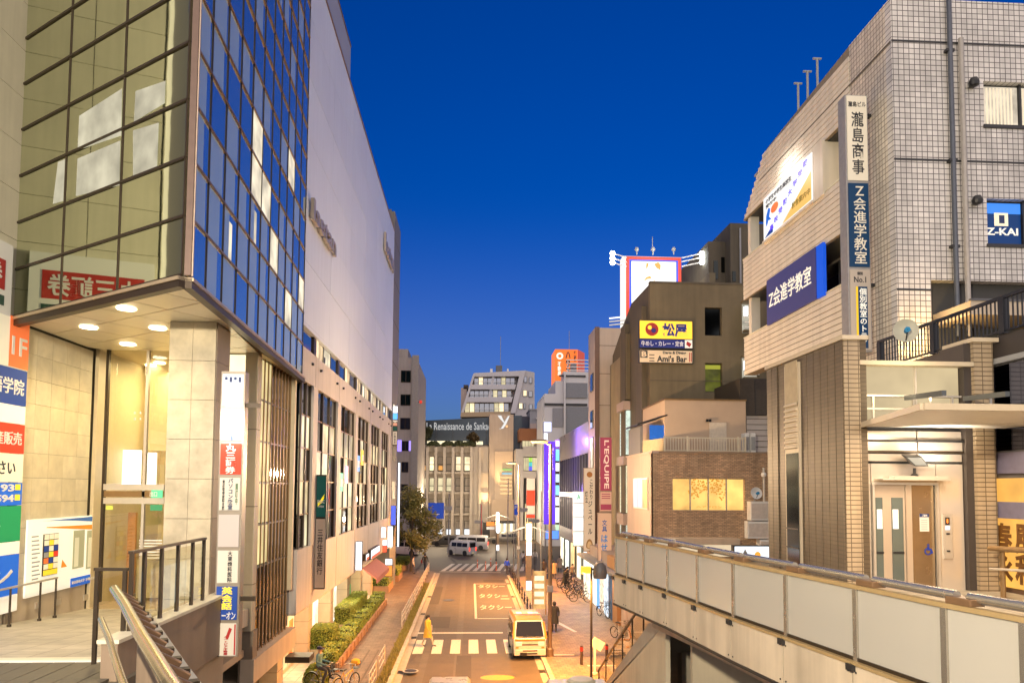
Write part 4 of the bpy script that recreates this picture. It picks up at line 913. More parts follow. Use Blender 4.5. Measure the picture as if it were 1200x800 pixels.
MB().box(-yE + .05, -yT, -6, -1.2, 0, zr_ - .4, ZS).build('inner_wall', mat('recess_wall', (.20, .17, .13), .7), sb)
MB().box(-yT - .0, -ZY - .35, -8, -.52, 0, zr_ - .15, ZS).build('inner_core', core, sb)
MB().box(-yE + .05, -ZY - .3, -10, -.52, zr_ - .35, zr_ - .25, ZS).build('roof', grey, sb)
for z in (zs_[352], zs_[258]): MB().box(-yE, -yT, -1.2, -.1, z - .02, z + .05, ZS).build('balcony_soffit', darkmetal, sb)
winlit = emit('warm_curtain_pane', (1, .72, .30), .55, .35, 1.5)
for (va, vb) in ((258, 305), (352, 397)):
    z1, z0 = zs_[va], zs_[vb]
    for k in range(6):
        y1_ = yE - .6 - k * 1.5; wn = MB().box(-y1_, -y1_ + 1.4, -1.19, -1.12, z0 - .3, z1 - .15, ZS).build('window', darkmetal, sb)
        MB().box(-y1_ + .06, -y1_ + 1.34, -1.12, -1.09, z0 - .25, z1 - .2, ZS).build('pane', winlit if (k in (4, 5) and va == 352) or (k == 5) else dkg, wn)
    MB().box(-yE + .3, -yE + .6, -.5, -.1, z0, z1, ZS).build('recess_pier', siding, sb); MB().box(-23.25, -yT, -.6, -.08, z0, z1, ZS).build('recess_pier', siding, sb)
# roof posts
for u, v0, v1 in ((935.5, 96, 117), (946.5, 82, 103), (958, 67, 90)):
    p = at(u, v1 + 6, X=ZX + .5); q = at(u, v0 + 2, Y=p.y); rp = thing('roof_vent_post', {935: 'thin roof post farthest from the corner of the white tiled building', 946: 'middle one of three thin posts on the white tiled roof', 958: 'thin roof post nearest the corner of the white tiled building'}[int(u)], 'post', (p.x, p.y, p.z), 'thin posts on the white tiled roof')
    MB().tube((p.x, p.y, p.z - .3), (p.x, p.y, q.z), .045).build('post', grey, rp); MB().tube((p.x - .16, p.y, q.z), (p.x + .16, p.y, q.z), .04).build('cross_cap', grey, rp)
# vertical sign
vs_ = thing('vertical_building_sign', 'tall vertical sign in three sections standing out from the white tiled building', 'sign', (12, 22.3, 12))
VY = 21.3; VF = Fr(0, VY, (1, 0)); va, vb = at(993.5, 250, Y=VY).x, at(1019, 250, Y=VY).x
def vz(v): return at(1006, v, Y=VY).z
MB().box(va - .03, vb, -.42, 0, vz(412), vz(112), VF).build('casing', mat('grey_sign_casing', (.33, .32, .31), .4, .3), vs_)
MB().box(vb, ZX + .2, -.3, -.15, vz(130) - .1, vz(130), VF).build('bracket', darkmetal, vs_); MB().box(vb, ZX + .2, -.3, -.15, vz(330) - .1, vz(330), VF).build('bracket', darkmetal, vs_)
sw_ = eb('sign_ivory', (.66, .60, .48), .18); nb2 = eb('deep_navy', (.006, .03, .075), .4); gs_ = eb('sign_grey', (.42, .36, .30), .1); pl_ = eb('pale_print', (.75, .72, .62), .5)
W_ = vb - va
def vsec(v0, v1, m, items):
    o = MB().box(va + .02, vb - .04, 0, .03, vz(v1) + .03, vz(v0) - .03, VF).build('sign_panel', m, vs_); H = vz(v0) - vz(v1)
    for t_, tm, a, b, c, d, vert in items: letter(t_, tm, o, VF, va + W_ * a, va + W_ * b, vz(v1) + H * c, vz(v1) + H * d, .035, vertical=vert, bold=.006)
    return o
vsec(112, 213, sw_, [('瀧島ビル', w_dark, .08, .9, .86, .92, False), ('瀧島商事', w_dark, .22, .78, .08, .80, True)])
vsec(214, 314, nb2, [('Z会進学教室', sw_, .24, .82, .05, .95, True)])
o = vsec(315, 411, gs_, [('No.1', w_dark, .2, .75, .83, .90, False), ('個別', w_dark, .35, .6, .92, .96, False)])
MB().box(va + W_ * .38, va + W_ * .80, .03, .036, vz(408), vz(336), VF).build('navy_strip', nb2, o); MB().box(va + W_ * .28, va + W_ * .37, .03, .036, vz(395), vz(336), VF).build('yellow_strip', eb('strip_yellow', (.75, .50, .02), .3), o)
letter('個別教室のトライ', pl_, o, VF, va + W_ * .43, va + W_ * .76, vz(406), vz(338), .04, vertical=True, bold=.006)
# navy banner and lit banner on the street face
def zwr(u0, v0, v1, u1, v2, v3):
    y0, y1 = at(u0, v0, X=ZX).y, at(u1, v2, X=ZX).y; return y0, y1, (at(u0, v1, X=ZX).z + at(u1, v3, X=ZX).z) / 2, (at(u0, v0, X=ZX).z + at(u1, v2, X=ZX).z) / 2
y0, y1, z0, z1 = zwr(902, 327, 381, 960, 292, 352)
nbn = thing('navy_banner', 'navy blue school banner with big white characters on the street side parapet', 'sign', (ZX - .1, (y0 + y1) / 2, z0))
MB().box(-y0, -y1, .05, .14, z0, z1, ZS).build('banner', mat('banner_navy', (.055, .06, .25), .5, 0, .05), nbn)
MB().box(-y1 + .01, -y1 + .5, .0, .12, z0, z1, ZS).build('blue_return', eb('bright_blue_side', (.01, .10, .80), .25), nbn)
letter('Z会進学教室', eb('pale_print', (.75, .72, .62), .5), nbn, ZS, -y0 + .25, -y1 - .35, z0 + (z1 - z0) * .34, z0 + (z1 - z0) * .72, .15, bold=.006)
y0, y1, z0, z1 = zwr(898, 232, 281, 955, 181, 237)
lbn = thing('lit_banner', 'floodlit white banner with a blue diagonal band and orange lower corner on the street side', 'sign', (ZX - .1, (y0 + y1) / 2, z0))
bl = (y0 - y1); bh = z1 - z0
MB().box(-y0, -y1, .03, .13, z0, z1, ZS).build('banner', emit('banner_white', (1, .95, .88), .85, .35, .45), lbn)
def bpoly(name, m, pts, o=.135): return MB().prism([ZS.p(-y0 + bl * a, o, z0 + bh * b) for a, b in pts], (-.004, 0, 0)).build(name, m, lbn)
bpoly('orange_corner', emit('banner_orange', (1, .55, .12), .75), [(.42, .02), (.99, .02), (.99, .62)])
bpoly('blue_diagonal', emit('banner_pale_blue', (.75, .80, 1), 1.0), [(.02, .02), (.25, .02), (.99, .80), (.99, .98), (.88, .98)], .139)
bpoly('navy_corner', nv, [(.02, .02), (.22, .02), (.22, .20)], .143)
violet_p = emit('violet_print', (.12, .05, .95), .9)
for i, ch in enumerate('高校受験大学受験'):
    a = .15 + i * .1; b = .09 + i * .105
    letter(ch, violet_p, lbn, ZS, -y0 + bl * a, -y0 + bl * (a + .085), z0 + bh * b, z0 + bh * (b + .13), .146, bold=.02)
letter('小学生中学生高校生', w_dark, lbn, ZS, -y0 + bl * .06, -y0 + bl * .62, z0 + bh * .82, z0 + bh * .93, .139)
letter('受付中', w_dark, lbn, ZS, -y0 + bl * .06, -y0 + bl * .3, z0 + bh * .70, z0 + bh * .79, .139)
letter('校舎案内中', eb('olive_print', (.15, .13, .02)), lbn, ZS, -y0 + bl * .62, -y0 + bl * .97, z0 + bh * .16, z0 + bh * .30, .139)
MB().add([ZS.p(-y0 + bl * (.26 + .085 * math.cos(t)), .141, z0 + bh * (.56 + .11 * math.sin(t))) for t in [i * math.pi / 8 for i in range(16)]], [tuple(range(16))]).build('red_seal', eb('seal_red', (.75, .14, .04), .4), lbn)
bpoly('blue_figure', blu, [(.07, .52), (.12, .68), (.17, .62), (.14, .45), (.19, .35), (.12, .38), (.08, .25), (.06, .36)], .141)
MB().box(-y0 - .1, -y1 + .05, .0, .16, z0 - .12, z0 - .02, ZS).build('sill', siding, lbn); MB().box(-y1 + .02, -y1 + .75, -.5, .1, z0 - .1, z1 + .1, ZS).build('end_pier', siding, lbn)
lamp('banner_lamp', 'AREA', (ZX - .9, (y0 + y1) / 2, z1 + .3), 22, (1, .93, .82), lbn, 1.0, (0, rad(-55), 0))

# ---- terrace building at the right edge (dark glass, gold sign, railing on top)
nx = 11.45
nbld = thing('terrace_building', 'dark glass fronted building with a black terrace railing at the right edge', 'building', (14, 17, 0))
NS = Fr(nx, 0, (0, -1)); yb = 19.6
zt = at(1040, 431, X=nx).z; zrl = at(1040, 399, X=nx).z
dkglass = mirror('dusky_shop_glass', (.12, .13, .19), .08)
MB().box(-yb, -4, -9, -.05, 0, zt - .5, NS).build('wall', mat('dark_slate_wall', (.10, .095, .10), .5, 0, .1), nbld)
MB().box(-yb, -4, -9, .0, zt - .48, zt, NS).build('dark_fascia', mat('brown_black_fascia', (.055, .045, .04), .5, 0, .1), nbld)
MB().box(-yb, -4, -.05, .10, zt - .62, zt - .5, NS).build('fascia_trim', grey, nbld)
MB().box(-yb, -4, .0, .05, zt - 3.0, zt - 2.55, NS).build('blue_trim', mat('slate_blue_trim', (.13, .12, .18), .4), nbld)
for k in range(7): MB().box(-yb + k * 2.2, -yb + k * 2.2 + 2.14, -.05, -.02, zt - 2.5, zt - .65, NS).build('upper_pane', dkglass, nbld)
gold = emit('gold_sign_light', (1, .48, .08), .75, .2, 1.5); zg = zt - 3.05
gs2 = thing('gold_sign', 'amber lit sign panel with dark calligraphy above the shop at the right edge', 'sign', (nx - .1, 15.4, zg - 2))
ga, gb_ = -17.4, -8
MB().box(ga, gb_, .0, .08, zg - .55, zg - .05, NS).build('amber_strip', gold, gs2); MB().box(ga, gb_, .0, .08, zg - 2.35, zg - .9, NS).build('panel', gold, gs2); MB().box(ga, gb_, .0, .12, zg - .9, zg - .55, NS).build('divider', MATS['slate_blue_trim'], gs2)
for i in range(8): letter('悠久三春風花月夢遠空山川'[i] + '楽福寿永和喜心美麗'[i], mat('calligraphy', (.12, .05, .01), .5), gs2, NS, ga + .3 + i * .62, ga + .85 + i * .62, zg - 2.25, zg - 1.0, .1, vertical=True, bold=.03)
MB().box(ga, gb_, .0, .06, zg - 3.0, zg - 2.37, NS).build('lower_panel', mat('brown_panel', (.09, .05, .03), .4), gs2)
for k in range(6): MB().box(-yb + k * 2.2, -yb + k * 2.2 + 2.14, -.05, -.02, 6.1, zg - 3.1, NS).build('lower_pane', dkglass, nbld)
MB().box(-13.5, -6, .0, .04, 6.1, 7.3, NS).build('lit_base_panel', emit('pale_blue_panel', (.45, .62, 1), .9), nbld)
lamp('terrace_lamp', 'POINT', (nx + 1.6, ZY - .75, zt + .9), 60, (1, .62, .22), nbld, .15)
rl_ = thing('terrace_railing', 'black vertical bar railing on the terrace below the white tiled building', 'railing', (nx, 15, zt))
rb = mat('black_railing', (.012, .014, .02), .4, .2)
MB().box(-yb, -4, .02, .08, zrl, zrl + .07, NS).build('top_rail', rb, rl_); MB().box(-yb, -4, .03, .07, zt + .04, zt + .08, NS).build('bottom_rail', rb, rl_)
bm_ = slab_mesh('bar', .025, .025, zrl - zt - .06, rb)
for i in range(118): inst(bm_, 'bar', rl_, NS.p(-yb + .1 + i * .13, .04, zt + .06), 0)
for i in range(7): MB().box(-yb + i * 2.35, -yb + i * 2.35 + .16, -.02, .1, zt, zrl, NS).build('post', rb, rl_)
dsh = thing('satellite_dish', 'pale satellite dish with a small blue receiver on the terrace railing', 'satellite dish', tuple(at(1060, 391, X=nx - .5)))
def dish(t, c, r, face, colm=mat('dish_pale', (.46, .45, .36), .5, 0, .05)):
    face = Vector(face).normalized(); x = face.orthogonal().normalized(); y = face.cross(x); c = Vector(c); k = 20
    ring = lambda rr, d: [c + (x * math.cos(2 * math.pi * i / k) + y * math.sin(2 * math.pi * i / k)) * rr + face * d for i in range(k)]
    MB().loft([ring(r * .05, -.03), ring(r * .6, .02), ring(r, .12), ring(r, .14), ring(r * .6, .05), ring(r * .05, 0)]).build('reflector', colm, t, smooth=True)
    tip = c + face * r * 1.1 - Vector((0, 0, r * .1)); MB().tube(c - Vector((0, 0, r * .9)) + face * .1, tip, .015).build('feed_arm', darkmetal, t)
    MB().tube(tip, tip - face * .16, .07, .06, 10).build('receiver', eb('receiver_blue', (.02, .16, .30), .2), t)
    MB().tube(c - face * .05, c - face * .12 - Vector((0, 0, r * 1.5)), .03).build('mast', grey, t)
dish(dsh, at(1060, 389, X=nx - .5), .30, (-.35, -1, .1))

# ---- lift tower
lt_ = thing('lift_tower', 'tiled lift tower with steel doors and a glass canopy on the footbridge', 'lift', (9.5, 16, 6))
TY_ = 15.0; LF = Fr(0, TY_, (1, 0)); DZR = 6.08
x0 = at(990.5, 500, Y=TY_).x; x1 = at(1009, 500, Y=TY_).x; x2 = at(1143.5, 500, Y=TY_).x; x3 = at(1166, 500, Y=TY_).x
ztop = at(999, 398, Y=TY_).z; yBk = at(900, 500, X=x0).y
rib_t = tilemat('brown_ribbed_tile', (.115, .082, .048), (.08, .058, .034), .24, .09, 1, .5, .12, 0, .012)
col_t = tilemat('cream_column_tile', (.40, .31, .205), (.12, .085, .05), .23, .10, 0, .4, .05, 0, .010)
LS = Fr(x0, 0, (0, -1))
MB().box(-yBk, -TY_ - .02, -.5, 0, 0, ztop, LS).build('side_wall', rib_t, lt_)
nri = 12
for i in range(nri):
    a = TY_ + .02 + (yBk - TY_ - .02) * i / nri; u_ = a + (yBk - TY_) / nri
    if 17.0 < a < 18.3: continue
    MB().box(-u_ + .012, -a - .012, 0, .022, 0, ztop - .01, LS).build('tile_strip', rib_t, lt_)
MB().box(x0 - .005, x1, -.5, 0, 0, ztop, LF).build('near_column', col_t, lt_); MB().box(x2, x3, -.9, .0, 0, ztop, LF).build('far_column', col_t, lt_)
MB().box(x2 - .16, x2, -.9, -.1, 0, ztop - .02, LF).build('column_return', mat('umber_metal', (.05, .04, .035), .5), lt_)
capm = mat('cream_cap', (.55, .46, .33), .5, 0, .05)
MB().box(-yBk - .04, -TY_ + .06, -.52, .06, ztop, ztop + .09, LS).build('coping', capm, lt_); MB().box(x0 + .53, x1 + .16, -.5, .06, ztop, ztop + .09, LF).build('coping', capm, lt_); MB().box(x2 - .06, x3 + .1, -.95, .06, ztop, ztop + .09, LF).build('coping', capm, lt_)
# window slot on the side wall
sy0, sy1 = at(924, 500, X=x0).y, at(938, 500, X=x0).y
sf = MB().box(-sy0 - .07, -sy1 + .07, .0, .06, 6, ztop - .12, LS).build('slot_window', capm, lt_)
def sz(v): return at(931, v, X=x0).z
MB().box(-sy0, -sy1, .06, .08, sz(477), sz(424), LS).build('slot_panel', mat('slot_beige', (.40, .32, .20), .6), sf)
for i in range(9): MB().prism([LS.p(-sy0, .06, sz(526) + i * .13), LS.p(-sy0, .12, sz(526) + i * .13 + .02), LS.p(-sy0, .12, sz(526) + i * .13 + .06), LS.p(-sy0, .06, sz(526) + i * .13 + .1)], (0, -(sy0 - sy1), 0)).build('louver', capm, sf)
MB().box(-sy0, -sy1, .06, .075, 6.1, sz(531), LS).build('slot_glass', mirror('slot_dark_glass', (.10, .12, .12), .1), sf)
for v in (618, 640): MB().box(-sy0, -sy1, .075, .1, sz(v) - .03, sz(v), LS).build('slot_bar', darkmetal, sf)
# front: lit panels, rails, metal wall
def lz(v, u=1070): return at(u, v, Y=TY_).z
def lx(u, v=500): return at(u, v, Y=TY_).x
creaml = emit('lit_cream_glass', (1, .78, .44), .42, .2, .9)
xm = lx(1080, 450)
MB().box(x1 + .01, x2 - .17, -.9, -.3, DZR, lz(424), LF).build('shaft', core, lt_)
for a, b in ((x1 + .02, xm - .02), (xm + .02, x2 - .2)):
    MB().box(a, b, -.3, -.24, lz(461), lz(428), LF).build('lit_panel', creaml, lt_); MB().box(a, b, -.3, -.24, lz(495), lz(464), LF).build('lit_panel', creaml, lt_)
MB().box(x1, x2 - .02, -.4, .02, lz(428), lz(423), LF).build('panel_cap', capm, lt_)
for v in (462.5, 478): MB().box(x1, x2 - .17, -.24, -.18, lz(v) - .02, lz(v) + .02, LF).build('panel_rail', steel, lt_)
for u in (1010.5, 1030, 1078, 1124): MB().box(lx(u) - .02, lx(u) + .02, -.24, -.19, lz(495), lz(462), LF).build('panel_post', steel, lt_)
MB().box(xm - .02, xm + .02, -.3, -.2, lz(495), lz(424), LF).build('panel_post', steel, lt_)
metal_w = mat('pale_lift_metal', (.72, .64, .55), .22, .55, .05, 1)
v_rows = (503, 516, 530, 541)
for a, b in zip(v_rows, v_rows[1:]):
    for c, d in ((x1 + .02, xm - .015), (xm + .015, x2 - .18)): MB().box(c, d, -.3, -.22 + (.03 if a == 516 else 0), lz(b) + .02, lz(a) - .02, LF).build('metal_panel', metal_w, lt_)
MB().box(x1, x2 - .17, -.22, -.15, lz(517), lz(514.5), LF).build('ledge', darkmetal, lt_); MB().box(x1, x2 - .17, -.22, -.16, lz(530), lz(527.5), LF).build('ledge', bronze_d, lt_)
xd0, xd1 = lx(1026), lx(1102)
MB().box(x1 + .02, xd0 - .02, -.3, -.21, DZR, lz(543), LF).build('metal_panel', metal_w, lt_); MB().box(xd1 + .02, x2 - .18, -.3, -.21, DZR, lz(543), LF).build('metal_panel', metal_w, lt_)
MB().box(xd0, xd1, -.3, -.21, lz(565), lz(543), LF).build('metal_panel', metal_w, lt_)
fr_ = MB().box(xd0 - .02, xd1 + .02, -.21, -.14, lz(568), lz(565), LF).build('door_frame', steel, lt_)
for x in (xd0 - .01, xd1 - .02): MB().box(x, x + .05, -.21, -.14, DZR, lz(568), LF).build('door_jamb', steel, fr_)
doorm = mat('lift_door_steel', (.58, .48, .38), .36, .5, .04, 1); umb = mat('lift_side_bronze', (.36, .26, .16), .25, .8, .06)
dgl = mat('lift_door_glass', (.10, .12, .11), .12, 0, .15, 1)
for u0, u1, g0, g1 in ((1028, 1043, 1029.5, 1039), (1043.5, 1066, 1050, 1063)):
    d = MB().box(lx(u0), lx(u1), -.3, -.24 + (.02 if u0 < 1040 else 0), DZR, lz(568), LF).build('lift_door', doorm, lt_)
    MB().box(lx(g0), lx(g1), -.24, -.215, lz(682), lz(583), LF).build('door_window', dgl, d); MB().box(lx(g0), lx(g1), -.215, -.2, lz(649.5), lz(647), LF).build('inner_rail', darkmetal, d)
    MB().box(lx(u0 + (4 if u0 < 1040 else 7)), lx(u1 - (5 if u0 < 1040 else 9)), -.215, -.205, lz(620), lz(597), LF).build('door_notice', eb('notice_pale', (.75, .75, .70), .4), d)
MB().box(lx(1066.5), lx(1073), -.3, -.2, DZR, lz(568), LF).build('door_post', doorm, lt_)
sd_ = MB().box(lx(1073.5), xd1 - .03, -.3, -.24, DZR, lz(568), LF).build('side_panel', umb, lt_)
a, b = lx(1083), lx(1094); n_ = MB().box(a, b, -.24, -.235, lz(623), lz(602), LF).build('notice', eb('notice_paper', (.55, .48, .40), .3), sd_)
MB().box(a, b, -.235, -.23, lz(606), lz(602), LF).build('notice_header', w_navy, n_); letter('ご案内', w_white, n_, LF, a + .05, b - .05, lz(605.3), lz(602.7), -.228)
for i in range(5): MB().box(a + .03, b - .04, -.235, -.232, lz(610 + i * 2.6) , lz(609.2 + i * 2.6), LF).build('notice_line', grey, n_)
# wheelchair symbol
c_ = at(1088, 643, Y=TY_ + .24); bs = eb('symbol_blue', (.01, .03, .22), .4); m = MB()
def sp2(pts): m.prism([Vector((c_.x + a * .012, TY_ + .238, c_.z + b * .012)) for a, b in pts], (0, -.012, 0))
sp2([(-2, 9), (1, 9), (1, 6), (-2, 6)]); sp2([(-2, 5), (1, 5), (1, 1), (5, 1), (8, -7), (5.5, -8), (3.5, -2), (-2, -2)])
for i in range(10):
    t0, t1 = rad(110 + i * 24), rad(110 + (i + 1) * 24); sp2([(-1 + 6.5 * math.cos(t0), -4 + 6.5 * math.sin(t0)), (-1 + 6.5 * math.cos(t1), -4 + 6.5 * math.sin(t1)), (-1 + 4.8 * math.cos(t1), -4 + 4.8 * math.sin(t1)), (-1 + 4.8 * math.cos(t0), -4 + 4.8 * math.sin(t0))])
m.build('wheelchair_symbol', bs, sd_)
a, b = lx(1112.5, 627), lx(1122.5, 627); cp = MB().box(a, b, -.21, -.17, lz(655), lz(602), LF).build('call_panel', steel, lt_)
MB().box(a + .03, b - .06, -.17, -.165, lz(615), lz(606), LF).build('display', black, cp); letter('8', emit('display_orange', (1, .22, .02), 2.0), cp, LF, a + .06, b - .1, lz(613), lz(607.5), -.16)
MB().box(a + .03, b - .06, -.17, -.162, lz(621), lz(616), LF).build('lit_label', emit('label_white', (1, 1, 1), .9), cp)
for v in (625.5, 646): MB().box(a + .05, b - .07, -.17, -.155, lz(v + 1), lz(v - 1), LF).build('call_button', black, cp)
# floodlight over the door with its tray
ft = thing('floodlight', 'black floodlight on a tray above the lift doors', 'lamp', tuple(at(1067, 556, Y=TY_ - .3)))
MB().box(lx(1030), lx(1109), -.21, .1, lz(562.5), lz(561), LF).build('tray', steel, ft); MB().box(lx(1044), lx(1106), -.1, .1, lz(561), lz(557.5), LF).build('tray_block', metal_w, ft)
f0 = at(1071, 556, Y=TY_ - .0); MB().tube((f0.x, TY_ - .02, f0.z), (f0.x, TY_ - .02, f0.z + .14), .03).build('stem', black, ft); MB().lathe((f0.x, TY_ - .02, f0.z - .03), [(.09, 0), (.05, .05)], 10).build('foot', black, ft)
hd = MB(); hx = f0.x - .04; hz = f0.z + .26
hd.prism([(hx - .22, TY_ - .1, hz + .13), (hx + .16, TY_ - .1, hz + .13), (hx + .24, TY_ - .22, hz - .09), (hx - .08, TY_ - .22, hz - .09)], (.0, .14, .05)); ho = hd.build('head', black, ft, bevel=.015)
MB().prism([(hx - .17, TY_ - .118, hz + .10), (hx + .13, TY_ - .118, hz + .10), (hx + .19, TY_ - .222, hz - .06), (hx - .06, TY_ - .222, hz - .06)], (0, -.012, -.004)).build('lens', emit('flood_lens', (1, .9, .7), .35), ho); lamp('flood_lamp', 'SPOT', (hx + .3, TY_ - .5, hz), 90, (1, .86, .66), ft, .1, (rad(140), 0, rad(-20)), 120, .6)
# canopy
yF = 11.6; zc0 = at(1010, 501, Y=TY_).z
cz = zc0 + .02; cyx = at(1083, 484, Y=yF).x; 
cp_ = [(x1 + .05, TY_ - .02), (cyx, yF), (13.2, yF), (13.2, TY_ - .02)]
cn = thing('glass_canopy', 'pale flat canopy on steel arms over the lift doors', 'canopy', (9, 13, cz))
MB().prism([(x, y, cz) for x, y in cp_], (0, 0, .06)).build('canopy_slab', mat('canopy_white', (.80, .77, .70), .4, 0, .05), cn)
MB().bar((cyx - .02, yF - .03, cz + .04), (13.2, yF - .03, cz + .04), .05, .11).build('front_edge', capm, cn); MB().bar((x1 + .02, TY_, cz + .04), (cyx - .04, yF, cz + .04), .05, .11).build('side_edge', capm, cn)
for xa_, xb_ in ((x1 + .6, 7.75), (x1 + 1.9, 9.0), (x1 + 3.2, 10.3)):
    MB().bar((xa_ + .35, TY_ - .1, cz + .62), (xb_ + 1.2, yF + 1.6, cz + .50), .08, .10).build('steel_arm', mat('slate_arm', (.12, .13, .14), .35, .5), cn)
    MB().tube((xa_ + .55, TY_ - .6, cz + .09), (xa_ + .55, TY_ - .6, cz + .60), .03).build('hanger', steel, cn)
lamp('canopy_lamp', 'AREA', (9.2, 13.4, cz - .06), 95, (1, .74, .48), cn, 1.4, (0, 0, 0))
lamp('shaft_lamp', 'AREA', (9.2, TY_ - .6, cz + .9), 10, (1, .78, .45), cn, .8, (rad(80), 0, 0))
# right hand rail piece at the frame edge
hr2 = thing('lift_handrail', 'brown handrail pair beside the lift at the right edge', 'handrail', (11, 13.6, 6.1))
for v, r in ((642, .055), (666, .025)):
    a = at(1160, v, Y=14.2); b = at(1225, v + 4, Y=12.6); MB().tube(a, b, r, r, 10).build('rail', bronze if r > .03 else steel, hr2)
a = at(1174, 640, Y=14.0); MB().tube((a.x, 14.0, 6.05), a, .05).build('post', bronze, hr2)
# ------------------------------------------------------------------ right: footbridge parapet with frosted glass, deck and stairs
zR = 7.08
def rv(u):
    pts = ((722, 628), (783, 639.5), (860, 656), (1000, 684), (1107, 705.5), (1200, 722.5), (1330, 746))
    for (a, b), (c, d) in zip(pts, pts[1:]):
        if u <= c: return b + (d - b) * (u - a) / (c - a)
us = [722, 735.5, 755, 783, 818, 860, 921.5, 1003, 1107, 1200, 1330]
RP = [at(u, rv(u), Z=zR) for u in us]; d_ = (RP[-1] - RP[-2]); RP += [RP[-1] + d_.normalized() * 2.0, RP[-1] + d_.normalized() * 4.5]
zg0 = at(722, 672, Y=RP[0].y).z; zf0 = at(722, 705.5, Y=RP[0].y).z
print('rail', [tuple(round(c, 2) for c in p) for p in RP], zg0, zf0)
fb = thing('footbridge_parapet', 'footbridge parapet of frosted glass panels over tan fascia panels on the right', 'parapet', (4, 10, 5.5))
fro = frosted('frosted_glass', (.95, .92, .83)); fpan = mat('tan_fascia_panel', (.62, .52, .39), .5, .1, .10, 1.3, 0, .28)
goldst = mat('brass_strip', (.55, .40, .20), .35, .5, .06); tubem = mat('satin_tube', (.50, .46, .40), .25, .8, .05)
for i, (p, q) in enumerate(zip(RP, RP[1:])):
    fr = Fr(p.x, p.y, (-(p - q).x, -(p - q).y)); ln = (q - p).length   # u from far to near: n faces the street (-x)
    if fr.n.x > 0: fr.n = -fr.n
    MB().box(.035, ln - .035, -.02, .0, zg0 + .03, zR - .05, fr).build('glass_panel', fro, fb)
    MB().box(0, ln, -.05, .03, zR - .05, zR, fr).build('glass_rail', goldst, fb)
    MB().box(0, ln, -.04, .02, zg0 - .01, zg0 + .03, fr).build('glass_foot', bronze_d, fb)
    MB().box(.01, ln - .01, -.06, .09, zg0 - .05, zg0 - .012, fr).build('ledge_strip', goldst, fb)
    MB().box(.012, ln - .012, .02, .07, zf0, zg0 - .055, fr).build('fascia_panel', fpan, fb)
    MB().box(-.008, .012, .015, .06, zf0, zg0 - .055, fr).build('fascia_joint', darkmetal, fb)
    MB().box(-.035, .035, -.07, .03, zg0 - .01, zR - .05, fr).build('post', tubem, fb)
    MB().box(-.06, .06, .02, .12, zg0 - .12, zg0 - .04, fr).build('post_foot', darkmetal, fb)
    MB().box(0, ln, .0, .085, zf0 - .05, zf0, fr).build('drip_edge', darkmetal, fb)
    bo = MB()
    for a_ in (.07, ln - .07):
        for z_ in (zf0 + .06, zg0 - .13): bo.tube(fr.p(a_, .07, z_), fr.p(a_, .078, z_), .014, .014, 6)
    bo.build('panel_bolts', darkmetal, fb)['kind'] = 'stuff'
    MB().box(.02, .32, -.16, .02, zR + .0, zR + .075, fr).build('rail_clamp', brk, fb, bevel=.012)
    MB().tube(fr.p(.2, -.10, zR + .075), fr.p(ln + .05, -.10, zR + .075), .05, .05, 10).build('handrail_tube', tubem, fb, smooth=True)
dk2 = MB().prism([(p.x + .05, p.y, DZR - .45) for p in RP] + [(14, -6, DZR - .45), (14, 16.5, DZR - .45)], (0, 0, .45)).build('footbridge_deck', deckm); dk2['kind'] = 'structure'
p = RP[0]; MB().box(p.x, 8.4, p.y - .02, p.y + .06, zf0, zg0).build('end_fascia', fpan, fb)
MB().box(p.x, 4.9, p.y - .01, p.y + .01, zg0 + .03, zR - .05).build('end_glass', fro, fb)
# stairs descending to the pavement
st = thing('bridge_stairs', 'grey stairs with a steel railing going down from the footbridge to the right pavement', 'stairs', (5.5, 21, 0))
sx0, sx1 = 5.05, 7.2; ya, yb_ = 16.6, 28.2; na = 32; stone_s = mat('grey_stair_concrete', (.34, .31, .26), .7, 0, .12, 2)
def szt(y): return DZR - (y - ya) / (yb_ - ya) * (DZR - .13)
for i in range(na):
    y = ya + (yb_ - ya) * i / na; h = (DZR - .13) / na; z = DZR - (i + 1) * h
    MB().box(sx0, sx1, y, y + (yb_ - ya) / na - .004, z - .28, z).build('step', stone_s, st)
MB().prism([(sx0 - .15, ya, szt(ya) + .12), (sx0 - .15, yb_, szt(yb_) + .12), (sx0 - .15, yb_, szt(yb_) - .12), (sx0 - .15, ya, szt(ya) - .65)], (.14, 0, 0)).build('stringer', stone_s, st)
MB().prism([(sx1 + .01, ya, szt(ya) + .12), (sx1 + .01, yb_, szt(yb_) + .12), (sx1 + .01, yb_, szt(yb_) - .12), (sx1 + .01, ya, szt(ya) - .65)], (.14, 0, 0)).build('stringer', stone_s, st)
for sx in (sx0 - .08, sx1 + .08):
    MB().bar((sx, ya + 2.6, szt(ya + 2.6) + 1.05), (sx, yb_, szt(yb_) + 1.05), .06, .06).build('stair_rail', bronze_d, st)
    for i in range(7):
        y = ya + 2.7 + i * 1.45; MB().box(sx - .02, sx + .02, y - .02, y + .02, szt(y) + .05, szt(y) + 1.04).build('stair_post', bronze_d, st)
    MB().prism([(sx, ya + 2.6, szt(ya + 2.6) + .2), (sx, yb_ - .2, szt(yb_ - .2) + .2), (sx, yb_ - .2, szt(yb_ - .2) + .95), (sx, ya + 2.6, szt(ya + 2.6) + .95)], (.012, 0, 0)).build('stair_infill', fro if sx > 6 else rg, st)
cw_ = mat('cream_stair_wall', (.55, .48, .36), .65, 0, .1, 1, 0, .15)
